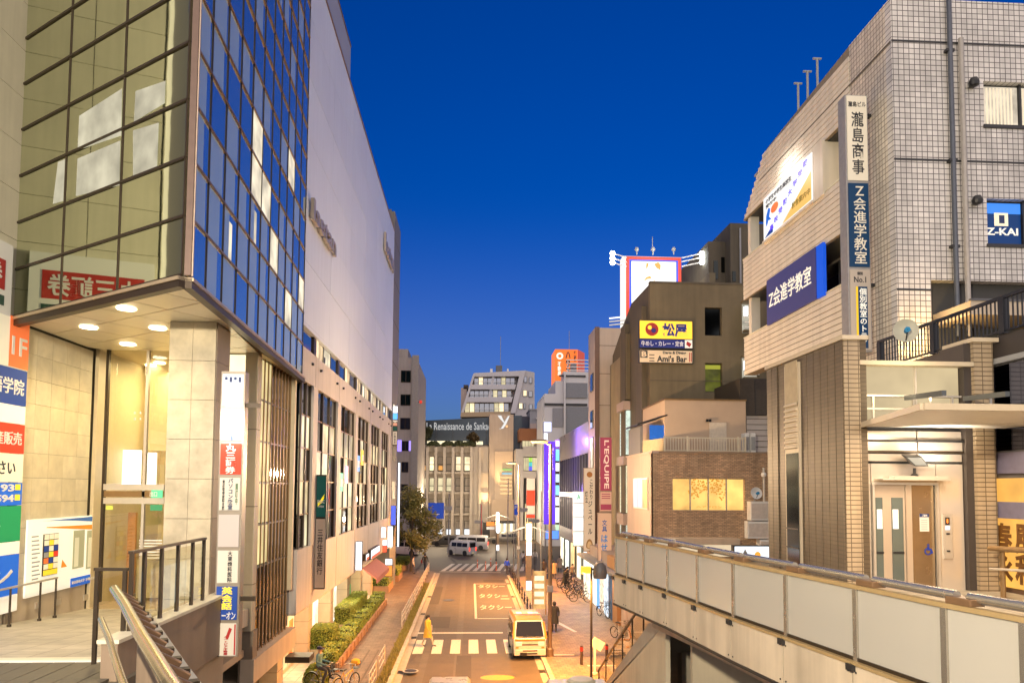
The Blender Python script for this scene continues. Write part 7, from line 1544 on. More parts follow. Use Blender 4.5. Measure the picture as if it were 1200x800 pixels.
for j, (u0, u1, v, d, lb_) in enumerate(((432, 454, 694, 3, 'wide dark hedge in a brick planter at the far end of the pavement row'), (448, 466, 681, 3.2, 'dark hedge in a brick planter behind the wide one near the tree'), (463, 477, 668, 3.5, 'farthest hedge block on the left pavement just before the tree'), (428, 446, 676, 3, 'dark hedge block against the shops under the awning'))):
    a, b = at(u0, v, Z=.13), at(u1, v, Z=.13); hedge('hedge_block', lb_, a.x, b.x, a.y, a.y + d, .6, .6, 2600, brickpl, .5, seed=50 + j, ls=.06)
a = at(355, 800, Z=.13); t = thing('round_shrub', 'small round clipped shrub at the bottom left near the cyclist', 'shrub', (a.x + .4, a.y - .2, .13)); mb = MB(); rr = random.Random(5)
for _ in range(1600):
    d = Vector((rr.gauss(0, 1), rr.gauss(0, 1), abs(rr.gauss(0, 1)))).normalized(); p = Vector((a.x + .55, a.y - .1, .2)) + Vector((d.x * .5, d.y * .5, d.z * .75)) * (.9 + .15 * rr.random()); e = Vector((rr.gauss(0, 1), rr.gauss(0, 1), rr.gauss(0, 1))).normalized() * .05; g = e.orthogonal() * .7; mb.add([p - e, p + g, p + e, p - g], [(0, 1, 2, 3)], rr.randrange(2))
mb.build('foliage', hedge_l, t)
# guard rails: each panel a thing of its own
railw = mat('guard_rail_paint', (.50, .45, .40), .45, .2, .08); raild = mat('guard_rail_dark', (.06, .05, .045), .45, .3, .1)
def guard(loc, rz, ln, m_, label, group, diag=True, name='guard_rail', h=.85):
    t = thing(name, label, 'guard rail', loc, group); t.rotation_euler = (0, 0, rz)
    def pp(nm, mb): 
        me = mb.mesh(nm, m_); o = bpy.data.objects.new(nm, me); COL.objects.link(o); o.parent = t
    for x in (0, ln): pp('post', MB().tube((x, 0, 0), (x, 0, h), .035))
    for z in (h - .05, h * .62, h * .25): pp('rail', MB().tube((0, 0, z), (ln, 0, z), .02))
    if diag:
        for i in range(4): pp('bar', MB().tube((.15 + i * (ln - .3) / 3, 0, h * .25), (.15 + i * (ln - .3) / 3, 0, h - .05), .014))
    return t
ordn = ('nearest', 'second', 'third', 'fourth', 'fifth', 'sixth', 'seventh', 'eighth', 'ninth', 'tenth', 'eleventh', 'twelfth', 'thirteenth')
for i in range(11):
    guard((-3.95, 43.2 + i * 2.55, .125), math.pi / 2, 2.2, railw, f'pale guard rail on the left kerb beyond the crossing, {ordn[i]} of the run', 'guard rails along the left kerb')
guard((-3.9, 32.0, .125), math.pi / 2, 2.2, railw, 'pale guard rail on the left kerb just before the crossing, far one of two', 'guard rails before the crossing'); guard((-3.9, 29.0, .125), math.pi / 2, 2.2, railw, 'pale guard rail on the left kerb at the bottom edge of the picture', 'guard rails before the crossing')
for i in range(13): guard((3.85, 44.0 + i * 2.5, .125), math.pi / 2, 2.2, raild, f'dark guard rail on the right kerb, {ordn[i]} from the white van', 'dark guard rails along the right kerb', False)
guard((3.85, 36.3, .125), math.pi / 2, 2.3, railw, 'pale guard rail on the right kerb beside the white van', 'guard rails by the van')
# poles and lamps
polem = mat('brown_pole', (.20, .14, .09), .5, .3, .1, 4); polg = mat('grey_pole', (.28, .26, .24), .45, .4, .08, 4)
sod = emit('sodium_glow', (1, .40, .07), 2.4)
def street_lamp(label, X, Y, h, arm, m_, pw=900):
    t = thing('street_lamp', label, 'street lamp', (X, Y, .125), 'sodium street lamps')
    MB().tube((X, Y, .125), (X, Y, h), .11, .075, 10).build('pole', m_, t, smooth=True); MB().lathe((X, Y, .125), [(.18, 0), (.18, .35), (.12, .4)], 10).build('base', m_, t)
    MB().path([(X, Y, h - .06), (X + arm * .6, Y, h + .1), (X + arm, Y, h + .12)], .05).build('arm', m_, t)
    hd = MB().loft([[Vector((X + arm + sx * w_, Y + sy * d, h + z)) for sx, sy in ((-1, -1), (1, -1), (1, 1), (-1, 1))] for w_, d, z in ((.38, .14, .06), (.42, .17, .12), (.30, .1, .22))]).build('lamp_head', m_, t)
    MB().box(X + arm - .34, X + arm + .34, Y - .12, Y + .12, h + .03, h + .058).build('lens', sod, hd)
    MB().box(X - .13, X + .13, Y - .13, Y + .13, 3.2, 3.5).build('control_box', grey, t)
    lamp('sodium_lamp', 'SPOT', (X + arm, Y - .05, h - .05), pw * 6, SODIUM, t, .2, (0, rad(14) * (-1 if arm > 0 else 1), 0), 128, .7); lamp('sodium_spill', 'POINT', (X + arm * 2.2, Y - .05, h - .9), (2600 if Y < 50 else 1700), (1, .66, .36), t, .2); return t
street_lamp('brown street lamp beside the white van with an orange sodium head', 3.9, at(645, 600, X=3.9).y, at(640, 520, Y=at(645, 600, X=3.9).y).z, -.55, polem)
street_lamp('tall grey street lamp in the middle distance with an orange sodium head', 3.95, at(608, 600, X=3.95).y, at(604, 544, Y=at(608, 600, X=3.95).y).z, -.6, polg, 2400)
for i, (X, Y, lb_) in enumerate(((-4.6, 18, 'street lamp on the left pavement below the entrance deck'), )):
    if i: street_lamp(lb_, X, Y, 5.2 if i < 2 else 9.5, .5 if X < 0 else -.5, polg, 650 if i < 2 else 1500)
def pole(label, u, X, v0, r, m_, extras=(), name='pole', cat='pole'):
    Y = at(u, 640, X=X).y; zt = at(u, v0, Y=Y).z; t = thing(name, label, cat, (X, Y, .125)); MB().tube((X, Y, .12), (X, Y, zt), r, r * .8, 8).build('shaft', m_, t, smooth=True); MB().lathe((X, Y, .125), [(r * 1.8, 0), (r * 1.8, .15), (r, .2)], 8).build('base', m_, t); return t, X, Y, zt
pole('thin tall grey pole at the far right kerb', 595, 3.95, 560, .06, polg); pole('slim grey pole just left of the tall sodium lamp on the right', 602, 4.3, 585, .05, polg)
pole('dark thin pole in front of the shops on the right pavement', 627, 5.0, 636, .045, darkmetal, name='sign_pole'); pole('thin pale pole beyond the violet sign', 634, 5.6, 575, .05, polg); pole('dark pole beside the far crossing', 581.5, 2.9, 622, .05, darkmetal)
def lightcol(label, u, v0, v1, X, lts):
    Y = at(u, (v0 + v1) / 2, X=X).y; f = Fr(0, Y, (1, 0)); t = thing('light_column', label, 'lamp', (X, Y, .125), 'illuminated pavement columns'); zt, z0 = at(u, v0, Y=Y).z, .125
    MB().box(X - .22, X + .22, -.22, .22, z0, zt, f).build('column', mat('column_brown', (.26, .17, .10), .5), t)
    g = emit('column_white_light', (.95, .98, 1), 2.2)
    for a, b in lts: MB().box(X - .20, X + .20, .221, .25, at(u, b, Y=Y).z, at(u, a, Y=Y).z, f).build('light_panel', g, t)
    lamp('column_lamp', 'POINT', (X, Y - .7, zt - 1), 420 if X < 4 else 200, (1, .78, .5), t, .2)
    for s in (-1, 1): MB().bar((X + s * .2, Y, zt - .3), (X + s * 1.6, Y, zt - .8), .08, .08).build('arm', grey, t)
lightcol('brown light column with white panels on the right pavement, nearest of two', 619.5, 612, 700, 4.7, ((613, 628), (635, 650), (680, 691)))
lightcol('slim light column with white panels beyond the far crossing', 583, 600, 650, 3.6, ((600, 610), (616, 624), (638, 645)))
# hood lamp post in front of the bridge
X = 5.05; Y = 30.0; t, X, Y, zt = pole('slim black post with a grey hood lamp and a yellow box on the right pavement', 693, at(693, 700, Y=Y).x, 664, .055, darkmetal, name='hood_lamp_post', cat='lamp post')
hc = at(703, 668, Y=Y); MB().lathe((hc.x, Y, hc.z), [(.27, -.32), (.30, -.1), (.25, .2), (.12, .34)], 14).build('hood', mat('slate_hood', (.13, .12, .12), .45), t, smooth=True); MB().tube((X, Y, zt - .1), (hc.x, Y, hc.z + .1), .04).build('arm', darkmetal, t)
MB().box(X - .42, X - .05, Y - .16, Y + .16, at(690, 671, Y=Y).z, at(690, 663.5, Y=Y).z).build('yellow_box', emit('amber_box', (1, .50, .03), 1.2), t); lamp('amber_lamp', 'SPOT', (X - .3, Y - .25, zt - .25), 5200, (1, .34, .03), t, .15, (0, rad(24), 0), 140, .6)
# bollards, sign post
bol = mat('brown_black_bollard', (.05, .035, .03), .5); 
for u, v, lb_ in ((681.5, 778, 'dark bollard with a red band left of the small white sign post'), (711, 776, 'dark bollard with a red band nearest the bridge stairs')):
    p = at(u, v, Z=.125); t = thing('bollard', lb_, 'bollard', tuple(p), 'bollards on the right pavement'); MB().lathe(tuple(p), [(.07, 0), (.07, .8), (.05, .86)], 10).build('shaft', bol, t); MB().lathe((p.x, p.y, p.z + .62), [(.074, 0), (.074, .16)], 10).build('red_band', w_red, t)
p = at(697, 789, Z=.125); t = thing('sign_post', 'short white sign post with a tilted blank plate beside the hood lamp', 'sign', tuple(p)); MB().tube(tuple(p), (p.x, p.y, 1.35), .05).build('post', white, t); MB().bar((p.x - .12, p.y - .02, 1.55), (p.x + .35, p.y - .02, 1.28), .05, .42).build('plate', white, t); MB().lathe(tuple(p), [(.12, 0), (.12, .06)], 10).build('base', white, t)
for i, (u, v, w_) in enumerate(((661, 766.5, 1.0), (705, 779, 1.3))): p = at(u, v, Z=.14); sheet('pavement_mark', paint, rect(p.x - w_ / 2, p.x + w_ / 2, p.y - .12, p.y + .12), .13)
p = at(655, 735, Z=.14); MB().prism([(p.x - .1, p.y + 2, .131), (p.x + .2, p.y + 2, .131), (p.x + .9, p.y - 1.2, .131), (p.x + .7, p.y - 1.2, .131)], (0, 0, .004)).build('pavement_mark', paint)['kind'] = 'structure'
# delineators at the far crossing
for i, (u, v) in enumerate(((559.5, 665), (569, 667), (575, 663), (581.5, 668))):
    p = at(u, v, Z=0); t = thing('delineator_post', ('orange delineator post at the left end of the far crossing', 'second orange delineator post at the far crossing', 'third orange delineator post at the far crossing', 'orange delineator post nearest the right kerb')[i], 'post', tuple(p), 'orange posts at the far crossing'); MB().lathe(tuple(p), [(.1, 0), (.05, .06), (.045, .85)], 8).build('shaft', mat('post_orange', (.55, .10, .03), .5), t); MB().lathe((p.x, p.y, .5), [(.05, 0), (.05, .12)], 8).build('white_band', w_white, t)
# traffic lights and road signs at the junction
def tsign(label, X0, Y, u, v, kind, hp_):
    c = at(u, v, Y=Y); t = thing('traffic_light' if kind != 'blue' else 'direction_sign', label, 'traffic light' if kind != 'blue' else 'road sign', (X0, Y, .1))
    MB().tube((X0, Y, 0), (X0, Y, hp_), .09, .07).build('pole', polg, t); MB().tube((X0, Y, c.z), (c.x, Y, c.z), .05).build('arm', polg, t)
    if kind == 'blue':
        MB().box(c.x - .9, c.x + .9, Y - .1, Y - .05, c.z - .9, c.z + .9).build('plate', eb('road_sign_blue', (.015, .06, .38), .35), t); f = Fr(0, Y - .1, (1, 0)); MB().box(c.x - .6, c.x + .4, Y - .12, Y - .1, c.z - .45, c.z - .35).build('arrow', w_white, t)
    else:
        MB().box(c.x - .62, c.x + .62, Y - .25, Y - .02, c.z - .22, c.z + .22).build('housing', grey, t)
        for i in range(3): MB().lathe((0, 0, 0), [(.15, 0), (.15, .03)], 12).build('lens', [emit('signal_off', (.02, .06, .05), .2), emit('signal_off2', (.1, .06, .01), .2), emit('signal_red', (1, .10, .02), 4)][i], t).matrix_basis = Matrix.Translation(Vector((c.x - .4 + i * .4 - X0, -.28, c.z - .1))) @ Matrix.Rotation(math.pi / 2, 4, 'X')
tsign('blue direction sign above the tree on the far left of the junction', -5.2, 84, 511, 598, 'blue', 8.2); tsign('traffic light on the left side of the junction near the blue sign', -2.6, 88, 524, 595, 'light', 7.5)
tsign('traffic light on the right side of the junction', 5.8, 86, 612, 597, 'light', 7.2); tsign('low red traffic light at the middle of the far side', 1.4, 104, 561, 611, 'light', 6); tsign('orange lit traffic light near the brown light column', 9.5, 92, 626, 610, 'light', 6)
c = at(604.5, 597, Y=86); t = thing('parking_sign', 'small blue square sign left of the right traffic light', 'road sign', (c.x, 86, 4)); MB().box(c.x - .25, c.x + .25, 85.8, 85.86, c.z - .6, c.z + .6).build('plate', eb('road_sign_blue', (.015, .06, .38), .35), t); MB().tube((c.x, 86, 0), (c.x, 86, c.z + .6), .04).build('post', polg, t); letter('P', w_white, t, Fr(0, 85.8, (1, 0)), c.x - .15, c.x + .15, c.z + .1, c.z + .45, .01)
c = at(576, 620, Y=100); 
t = thing('parking_banner', 'white and orange lit panel on a thin pole in front of the far shop', 'sign', (c.x, 100, 0)); MB().tube((c.x - 1.4, 100, 0), (c.x - 1.4, 100, 6), .05).build('pole', w_red, t)
for v0, v1, m_ in ((611, 616, emit('panel_orange', (1, .3, .05), .9)), (617, 620, whp)): z0, z1 = at(576, v1, Y=100).z, at(576, v0, Y=100).z; MB().box(c.x - .7, c.x + .4, 99.9, 99.98, z0, z1).build('panel', m_, t)
fs_ = thing('far_shop', 'bright glass shop front under the lit tan wing at the end of the street', 'shop', (3, 116, 0)); 
for i in range(7): a = at(585 + i * 2.6, 624, Y=117); MB().box(a.x, a.x + .32, 116.9, 117, .1, at(590, 613, Y=117).z).build('lit_pane', [lit1, lit2, MATS['hall_shop_light']][i % 3], fs_)
MB().box(at(583, 620, Y=117).x, at(604, 620, Y=117).x, 117.05, 119, .1, at(590, 611, Y=117).z).build('frame', darkmetal, fs_); MB().box(at(566, 625, Y=116).x, at(574, 625, Y=116).x, 116, 118, .1, at(566, 612, Y=116).z).build('dark_booth', darkmetal, fs_)
# ------------------------------------------------------------------ vehicles
def loc_part(name, mb, m_, parent, smooth=False, bevel=0):
    me = mb.mesh(name, m_, (0, 0, 0), smooth, bevel); o = bpy.data.objects.new(name, me); COL.objects.link(o); o.parent = parent; return o
car_gl = mat('car_glass', (.012, .012, .014), .12, 0, .0, spec=.4); tyre_m = rubber; rim_m = mat('wheel_rim', (.4, .4, .4), .35, .7)
head_m = emit('headlight_lens', (1, .97, .9), .08, base=(.7, .7, .7)); tail_m = emit('tail_light', (1, .03, .01), 3.0); plate_m = eb('licence_plate', (.65, .6, .3), .2)
def torus(R, r, n=20, k=8):
    vs = []; fs = []
    for i in range(n):
        t = 2 * math.pi * i / n
        for j in range(k): s = 2 * math.pi * j / k; vs.append((r * math.sin(s), (R + r * math.cos(s)) * math.cos(t), (R + r * math.cos(s)) * math.sin(t)))
    for i in range(n):
        for j in range(k): fs.append((i * k + j, i * k + (j + 1) % k, ((i + 1) % n) * k + (j + 1) % k, ((i + 1) % n) * k + j))
    return vs, fs
def vehicle(label, cat, loc, rz, L, W, H, paintm, prof, upper=None, name='van', group=None, tails=True, heads=True):
    """front faces -y in local space; prof = stations (y from front 0..1, z bottom, belt, roof heights as fractions of H, upper half width factor)"""
    t = thing(name, label, cat, loc, group, rz); w_ = W / 2
    rings = []
    for y, zb, zl, zr2, uf in prof:
        Y = (y - .5) * L; a, b, c = zb * H, zl * H, zr2 * H; wu = w_ * uf; wl_ = w_ * (.97 if y in (0, 1) else 1); e = min(.10, (c - b) * .4 + .01)
        half = [(wl_ - .06, a), (wl_, a + .12), (wl_, b), (wu, max(c - e, b + .005)), (wu - .09, c)]
        rings.append([Vector((x, Y, z)) for x, z in half] + [Vector((-x, Y, z)) for x, z in half[::-1]])
    loc_part('body', MB().loft(rings), paintm, t, True, 0)
    # glazing sits a little proud of the shell
    def ringpt(i, k): return rings[i][k]
    ws = [i for i in range(len(prof) - 1) if prof[i][3] - prof[i][2] < .06 and prof[i + 1][3] - prof[i + 1][2] > .2]
    i = ws[0]; a, b = rings[i][2].lerp(rings[i][4], .5), rings[i][7].lerp(rings[i][5], .5); c, d = rings[i + 1][6].lerp(rings[i + 1][5], .85), rings[i + 1][3].lerp(rings[i + 1][4], .85); nrm = (b - a).cross(d - a).normalized(); nrm = nrm if nrm.y < 0 else -nrm
    q = [a.lerp(d, .08).lerp(b.lerp(c, .08), .015), b.lerp(c, .08).lerp(a.lerp(d, .08), .015), c.lerp(b, .07).lerp(d.lerp(a, .07), .03), d.lerp(a, .07).lerp(c.lerp(b, .07), .03)]
    wsn = loc_part('windscreen', MB().prism([p + nrm * .03 for p in q], nrm * .01), car_gl, t)
    loc_part('wiper', MB().bar(q[0].lerp(q[1], .3) + nrm * .03, q[0].lerp(q[1], .62) + nrm * .03 + Vector((0, 0, .06)), .02, .02), black, wsn)
    j0, j1 = i + 1, len(prof) - 2
    y0, y1 = rings[j0][0].y + .12, rings[j1][0].y - .1; nW = 3 if L > 3 else 2
    for s in (1, -1):
        for k in range(nW):
            ya_, yb2 = y0 + (y1 - y0) * k / nW + .04, y0 + (y1 - y0) * (k + 1) / nW - .04; zl, zh = prof[j0][2] * H + .05, prof[j0][3] * H - .2; xl_, xh = w_ + .004, w_ * prof[j0][4] + .02
            loc_part('side_window', MB().prism([Vector((s * xl_, ya_, zl)), Vector((s * xl_, yb2, zl)), Vector((s * xh, yb2, zh)), Vector((s * xh, ya_, zh))], (s * .012, 0, 0)), car_gl, t)
        mm = rings[i + 1][2]; loc_part('wing_mirror', MB().box(s * (w_ + .14) - .07, s * (w_ + .14) + .07, rings[i][0].y + .25, rings[i][0].y + .35, prof[j0][2] * H + .02, prof[j0][2] * H + .24), black, t, bevel=.02)
    yf, yr = -L / 2, L / 2
    if heads:
        for s in (1, -1): loc_part('headlight', MB().box(s * (w_ - .24) - .15, s * (w_ - .24) + .15, yf - .03, yf + .05, H * .36, H * .46), head_m, t, bevel=.02)
    if tails:
        for s in (1, -1): loc_part('tail_light', MB().box(s * (w_ - .12) - .07, s * (w_ - .12) + .07, yr - .05, yr + .025, H * .33, H * .55), tail_m, t)
        loc_part('rear_window', MB().box(-w_ * .72, w_ * .72, yr - .01, yr + .02, H * .56, H * .85), car_gl, t)
    loc_part('bumper', MB().box(-w_ + .02, w_ - .02, yf - .06, yf + .1, H * .12, H * .27), paintm, t, bevel=.03); loc_part('bumper', MB().box(-w_ + .02, w_ - .02, yr - .1, yr + .06, H * .12, H * .27), paintm, t, bevel=.03)
    loc_part('grille', MB().box(-w_ * .6, w_ * .6, yf - .025, yf, H * .375, H * .40), black, t); loc_part('lower_grille', MB().box(-w_ * .45, w_ * .45, yf - .075, yf - .05, H * .225, H * .255), black, t); loc_part('lower_grille', MB().box(-w_ * .45, w_ * .45, yf - .075, yf - .05, H * .15, H * .185), black, t)
    loc_part('licence_plate', MB().box(-w_ * .62, -w_ * .2, yf - .09, yf - .076, H * .13, H * .2), black if name == 'delivery_van' else plate_m, t); loc_part('licence_plate', MB().box(-.17, .17, yr + .06, yr + .075, H * .16, H * .25), plate_m, t)
    vs, fs = torus(.235, .075)
    for s in (1, -1):
        for y in (yf + L * .17, yr - L * .19):
            m = MB(); m.add([(v[0] + s * (w_ - .1), v[1] + y, v[2] + .31) for v in vs], fs); tw_ = loc_part('wheel', m, tyre_m, t, True)
            loc_part('rim', MB().tube((s * (w_ - .10), y, .31), (s * (w_ - .03), y, .31), .2, .16, 14), rim_m, tw_)
    for s in (1, -1):
        loc_part('door_seam', MB().box(s * (w_ + .002) - .004, s * (w_ + .002) + .004, yf + L * .40, yf + L * .405, H * .2, H * .55), black, t); loc_part('door_handle', MB().box(s * (w_ + .01) - .015, s * (w_ + .01) + .015, yf + L * .34, yf + L * .385, H * .47, H * .49), black, t); loc_part('indicator', MB().box(s * (w_ - .16) - .07, s * (w_ - .16) + .07, yf - .035, yf, H * .30, H * .335), mat('indicator_amber', (.6, .22, .02), .3), t)
        for y in (yf + L * .17, yr - L * .19): loc_part('wheel_arch', MB().tube((s * (w_ - .02), y, .33), (s * (w_ + .006), y, .33), .33, .33, 18), black, t)
    loc_part('bonnet_seam', MB().box(-w_ * .9, w_ * .9, yf - .012, yf + .01, H * .475, H * .482), black, t)
    loc_part('emblem', MB().lathe((0, 0, 0), [(.05, 0), (.05, .02)], 12), steel, t).matrix_basis = Matrix.Translation((0, yf - .02, H * .44)) @ Matrix.Rotation(math.pi / 2, 4, 'X')
    if upper: upper(t, rings, L, W, H)
    return t
VAN = [(0, .12, .50, .505, .93), (.03, .10, .53, .545, .92), (.155, .10, .56, .95, .90), (.24, .10, .56, .99, .90), (.6, .10, .56, 1.0, .90), (.96, .10, .56, .98, .90), (1, .12, .56, .93, .88)]
WAG = [(0, .14, .42, .43, .9), (.05, .12, .47, .485, .92), (.22, .12, .54, .56, .9), (.38, .12, .56, .96, .80), (.6, .12, .56, 1.0, .80), (.93, .12, .58, .95, .79), (1, .14, .58, .75, .80)]
whp_car = mat('white_car_paint', (.56, .55, .53), .28, 0, .03, 2, coat=.5); tan_car = mat('pinkish_car_paint', (.62, .48, .42), .3, 0, .03, 2, coat=.5); orange_paint = mat('orange_van_paint', (.60, .20, .006), .35, 0, .04, 2, coat=.5); cream_car = mat('cream_truck_paint', (.60, .50, .36), .4, 0, .05, 2, coat=.3); dark_car = mat('olive_grey_car_paint', (.20, .19, .16), .3, .2, .05, coat=.4)
def orange_top(t, rings, L, W, H):
    n0 = 2; rr = []
    for i in range(n0, len(rings)):
        rr.append([p + Vector((.012 * (1 if p.x > 0 else -1), 0, .012)) for p in (rings[i][3], rings[i][4], rings[i][5], rings[i][6])])
    m = MB(); k = len(rr)
    vs = [p for r in rr for p in r] + [p - Vector((0, 0, .02)) for r in rr for p in r]; m.add(vs, [(j * 4 + i, j * 4 + i + 1, (j + 1) * 4 + i + 1, (j + 1) * 4 + i) for j in range(k - 1) for i in range(3)])
    loc_part('orange_roof', m, orange_paint, t, True)
    a, b = rings[1], rings[2]; q = lambda i, k_, f: rings[i][k_]
    for s, ka, kb in ((1, 2, 3), (-1, 7, 6)): loc_part('orange_pillar', MB().bar(rings[1][ka] + Vector((s * .005, -.02, 0)), rings[2][kb] + Vector((s * .012, -.02, .02)), .09, .05), orange_paint, t)
    c, d = rings[2][6], rings[2][3]; loc_part('orange_brow', MB().prism([c + Vector((0, -.03, -.10)), d + Vector((0, -.03, -.10)), d + Vector((-.05, .0, .03)), c + Vector((.05, .0, .03))], (0, .05, 0)), orange_paint, t)
    loc_part('orange_cowl', MB().box(-W / 2 + .05, W / 2 - .05, -L / 2 - .01, -L / 2 + .1, H * .485, H * .525), orange_paint, t, bevel=.02)
    for x in (-.35, .25, .5): loc_part('painted_roof_sheen', MB().box(x - .14, x + .14, -.2, .5, H + .008, H + .03), w_white if x < .3 else mat('pink_print', (.75, .25, .4), .4), t)  # roof sheen painted as pale plates
    loc_part('roof_rack', MB().box(-W / 2 + .12, W / 2 - .12, -L * .12, -L * .12 + .05, H + .02, H + .09), grey, t)
    ds = loc_part('dashboard', MB().box(-W * .36, W * .36, -L / 2 + .1, -L / 2 + .16, H * .535, H * .56), black, t)
p = at(620, 773, Z=0)
vehicle('white delivery van with an orange roof and windscreen frame facing the bridge beside the kerb', 'van', (p.x - .02, p.y + 1.75, .005), rad(2), 3.5, 1.56, 1.88, whp_car, VAN, orange_top, 'delivery_van', tails=True)
p = at(528, 786, Z=1.93)
vehicle('white van of which only the pale roof shows at the bottom centre of the picture', 'van', (p.x, p.y - 1.6, .005), rad(180), 3.6, 1.5, 1.93, whp_car, VAN, None, 'van', tails=True)
p = at(681, 791, Z=2.5)
tk = vehicle('cream minibus with a round roof vent seen from above at the bottom edge', 'minibus', (p.x - .2, p.y - 3.0, .005), 0, 6.0, 2.05, 2.5, cream_car, VAN, None, 'minibus', tails=True)
loc_part('roof_vent', MB().lathe((.1, 2.3, 2.48), [(.42, 0), (.42, .06), (.34, .11)], 18), mat('vent_cream', (.45, .42, .32), .5), tk)
def far(u, v, off=0): return at(u, v, Z=0)
p = far(541, 650); vehicle('small white kei van with red tail lights turning at the junction', 'van', (p.x, p.y, .005), rad(-128), 3.4, 1.5, 1.85, whp_car, VAN, None, 'van', heads=False)
p = far(548, 646); vehicle('long white minivan side on behind the small white van at the junction', 'van', (p.x + .3, p.y + 3, .005), rad(-95), 4.8, 1.75, 1.95, whp_car, VAN, None, 'minivan')
p = far(474, 650); vehicle('pinkish van half hidden behind the street tree', 'van', (p.x, p.y, .005), rad(75), 3.6, 1.6, 1.9, tan_car, VAN, None, 'van')
p = far(589, 634); vehicle('dark grey car across the far side of the junction', 'car', (p.x, p.y - 4, .005), rad(-90), 4.6, 1.75, 1.75, dark_car, WAG, None, 'car', tails=False)
p = far(533, 641); vehicle('dark grey car behind the white minivan at the far junction', 'car', (p.x - 1, p.y + 2, .005), rad(-100), 4.4, 1.7, 1.55, mat('charcoal_car_paint', (.08, .075, .07), .3, 0, .05), WAG, None, 'car')
# ------------------------------------------------------------------ people
skin_m = mat('skin', (.45, .28, .19), .55, 0, .05)
def person(label, loc, rz, coat, legs, hair=(.02, .015, .012), h=1.66, stride=.22, arm=.12, bag=None, long_coat=False, cap=None, sit=False):
    t = thing('person', label, 'person', loc, None, rz); k = h / 1.66
    cm = mat('cloth_%02d%02d%02d' % tuple(int(c * 99) for c in coat), coat, .8, 0, .12, 8); lm = mat('trousers_%02d%02d%02d' % tuple(int(c * 99) for c in legs), legs, .8, 0, .1, 8); hm = mat('hair_%02d' % int(hair[0] * 99), hair, .6, 0, .1)
    J = {'pel': (0, 0, .92, .135), 'wai': (0, 0, 1.06, .12), 'che': (0, 0, 1.27, .145), 'nec': (0, -.005, 1.42, .058), 'hea': (0, -.02, 1.52, .092), 'top': (0, -.01, 1.60, .07)}
    for s, n in ((1, 'l'), (-1, 'r')):
        st = stride * s
        if sit: J.update({n + 'hip': (s * .09, 0, .88, .095), n + 'kne': (s * .12, -.36, .80, .07), n + 'ank': (s * .12, -.30 - .1 * s, .38 + .1 * s, .05), n + 'toe': (s * .12, -.46 - .1 * s, .33 + .1 * s, .04)})
        else: J.update({n + 'hip': (s * .09, 0, .86, .095), n + 'kne': (s * .09, -st * .5 - .03, .48, .065), n + 'ank': (s * .085, -st * .95, .09 + (.05 if st < 0 else 0), .045), n + 'toe': (s * .09, -st * .95 - .17, .04, .035)})
        J.update({n + 'sho': (s * .19, 0, 1.36, .065), n + 'elb': (s * .25, st * arm * 2 + .03, 1.10, .048), n + 'wri': (s * .26, st * arm * 2 - (.34 if sit else .10), 1.02 if sit else .88, .034), n + 'pal': (s * .255, st * arm * 2 - (.42 if sit else .12), 1.0 if sit else .80, .036)})
    E = [('pel', 'wai'), ('wai', 'che'), ('che', 'nec'), ('nec', 'hea'), ('hea', 'top')]
    for n in 'lr': E += [('pel', n + 'hip'), (n + 'hip', n + 'kne'), (n + 'kne', n + 'ank'), (n + 'ank', n + 'toe'), ('che', n + 'sho'), (n + 'sho', n + 'elb'), (n + 'elb', n + 'wri'), (n + 'wri', n + 'pal')]
    ks = list(J); me = bpy.data.meshes.new('body'); me.from_pydata([tuple(c * k for c in J[a][:3]) for a in ks], [(ks.index(a), ks.index(b)) for a, b in E], [])
    o = bpy.data.objects.new('body', me); COL.objects.link(o); md = o.modifiers.new('s', 'SKIN'); md.use_smooth_shade = True
    for i, a in enumerate(ks): me.skin_vertices[0].data[i].radius = (J[a][3] * k,) * 2; me.skin_vertices[0].data[i].use_root = a == 'pel'
    o.modifiers.new('u', 'SUBSURF').levels = 1
    b2 = bpy.data.meshes.new_from_object(o.evaluated_get(bpy.context.evaluated_depsgraph_get())); bpy.data.objects.remove(o)
    # fingers: five per hand, joined to the same body mesh
    bm = bmesh.new(); bm.from_mesh(b2)
    fv = MB()
    for s, n in ((1, 'l'), (-1, 'r')):
        pl = Vector(J[n + 'pal'][:3]) * k; wr_ = Vector(J[n + 'wri'][:3]) * k; d = (pl - wr_).normalized()
        for q in range(4):
            of = Vector((0, (q - 1.5) * .017, 0)) if not sit else Vector(((q - 1.5) * .017, 0, 0)); a = pl + of + d * .01; m1 = a + d * (.05 + .008 * (q in (1, 2))); fv.tube(a, m1, .009, .008, 5); fv.tube(m1, m1 + (d + Vector((-s * .5, 0, 0))).normalized() * .035, .008, .006, 5)
        fv.tube(pl - d * .02, pl + Vector((0, -.035, 0)) + d * .02, .010, .008, 5)
    nv_ = [bm.verts.new(v) for v in fv.v]
    for f_ in fv.f:
        try: bm.faces.new([nv_[i] for i in f_])
        except Exception: pass
    bm.to_mesh(b2); bm.free()
    for m_ in (skin_m, cm, lm, rubber): b2.materials.append(m_)
    hz = .93 * k
    for p in b2.polygons:
        c = p.center; arm_ = abs(c.x) > .2 * k and c.z > .7 * k
        p.material_index = 0 if (c.z > 1.42 * k or (arm_ and c.z < (.88 if not sit else 1.01) * k and (not sit or c.y < -.3))) else 1 if (c.z > hz or arm_) else 3 if c.z < .085 * k or (sit and c.z < .42 and c.y < -.36) else 2
        p.use_smooth = True
    ob_ = bpy.data.objects.new('body', b2); COL.objects.link(ob_); ob_.parent = t
    hr_ = MB()
    ring = lambda r, z, oy=0: [Vector((r * .92 * math.cos(a), r * math.sin(a) * 1.06 + oy, z)) * k for a in [i * math.pi / 6 for i in range(12)]]
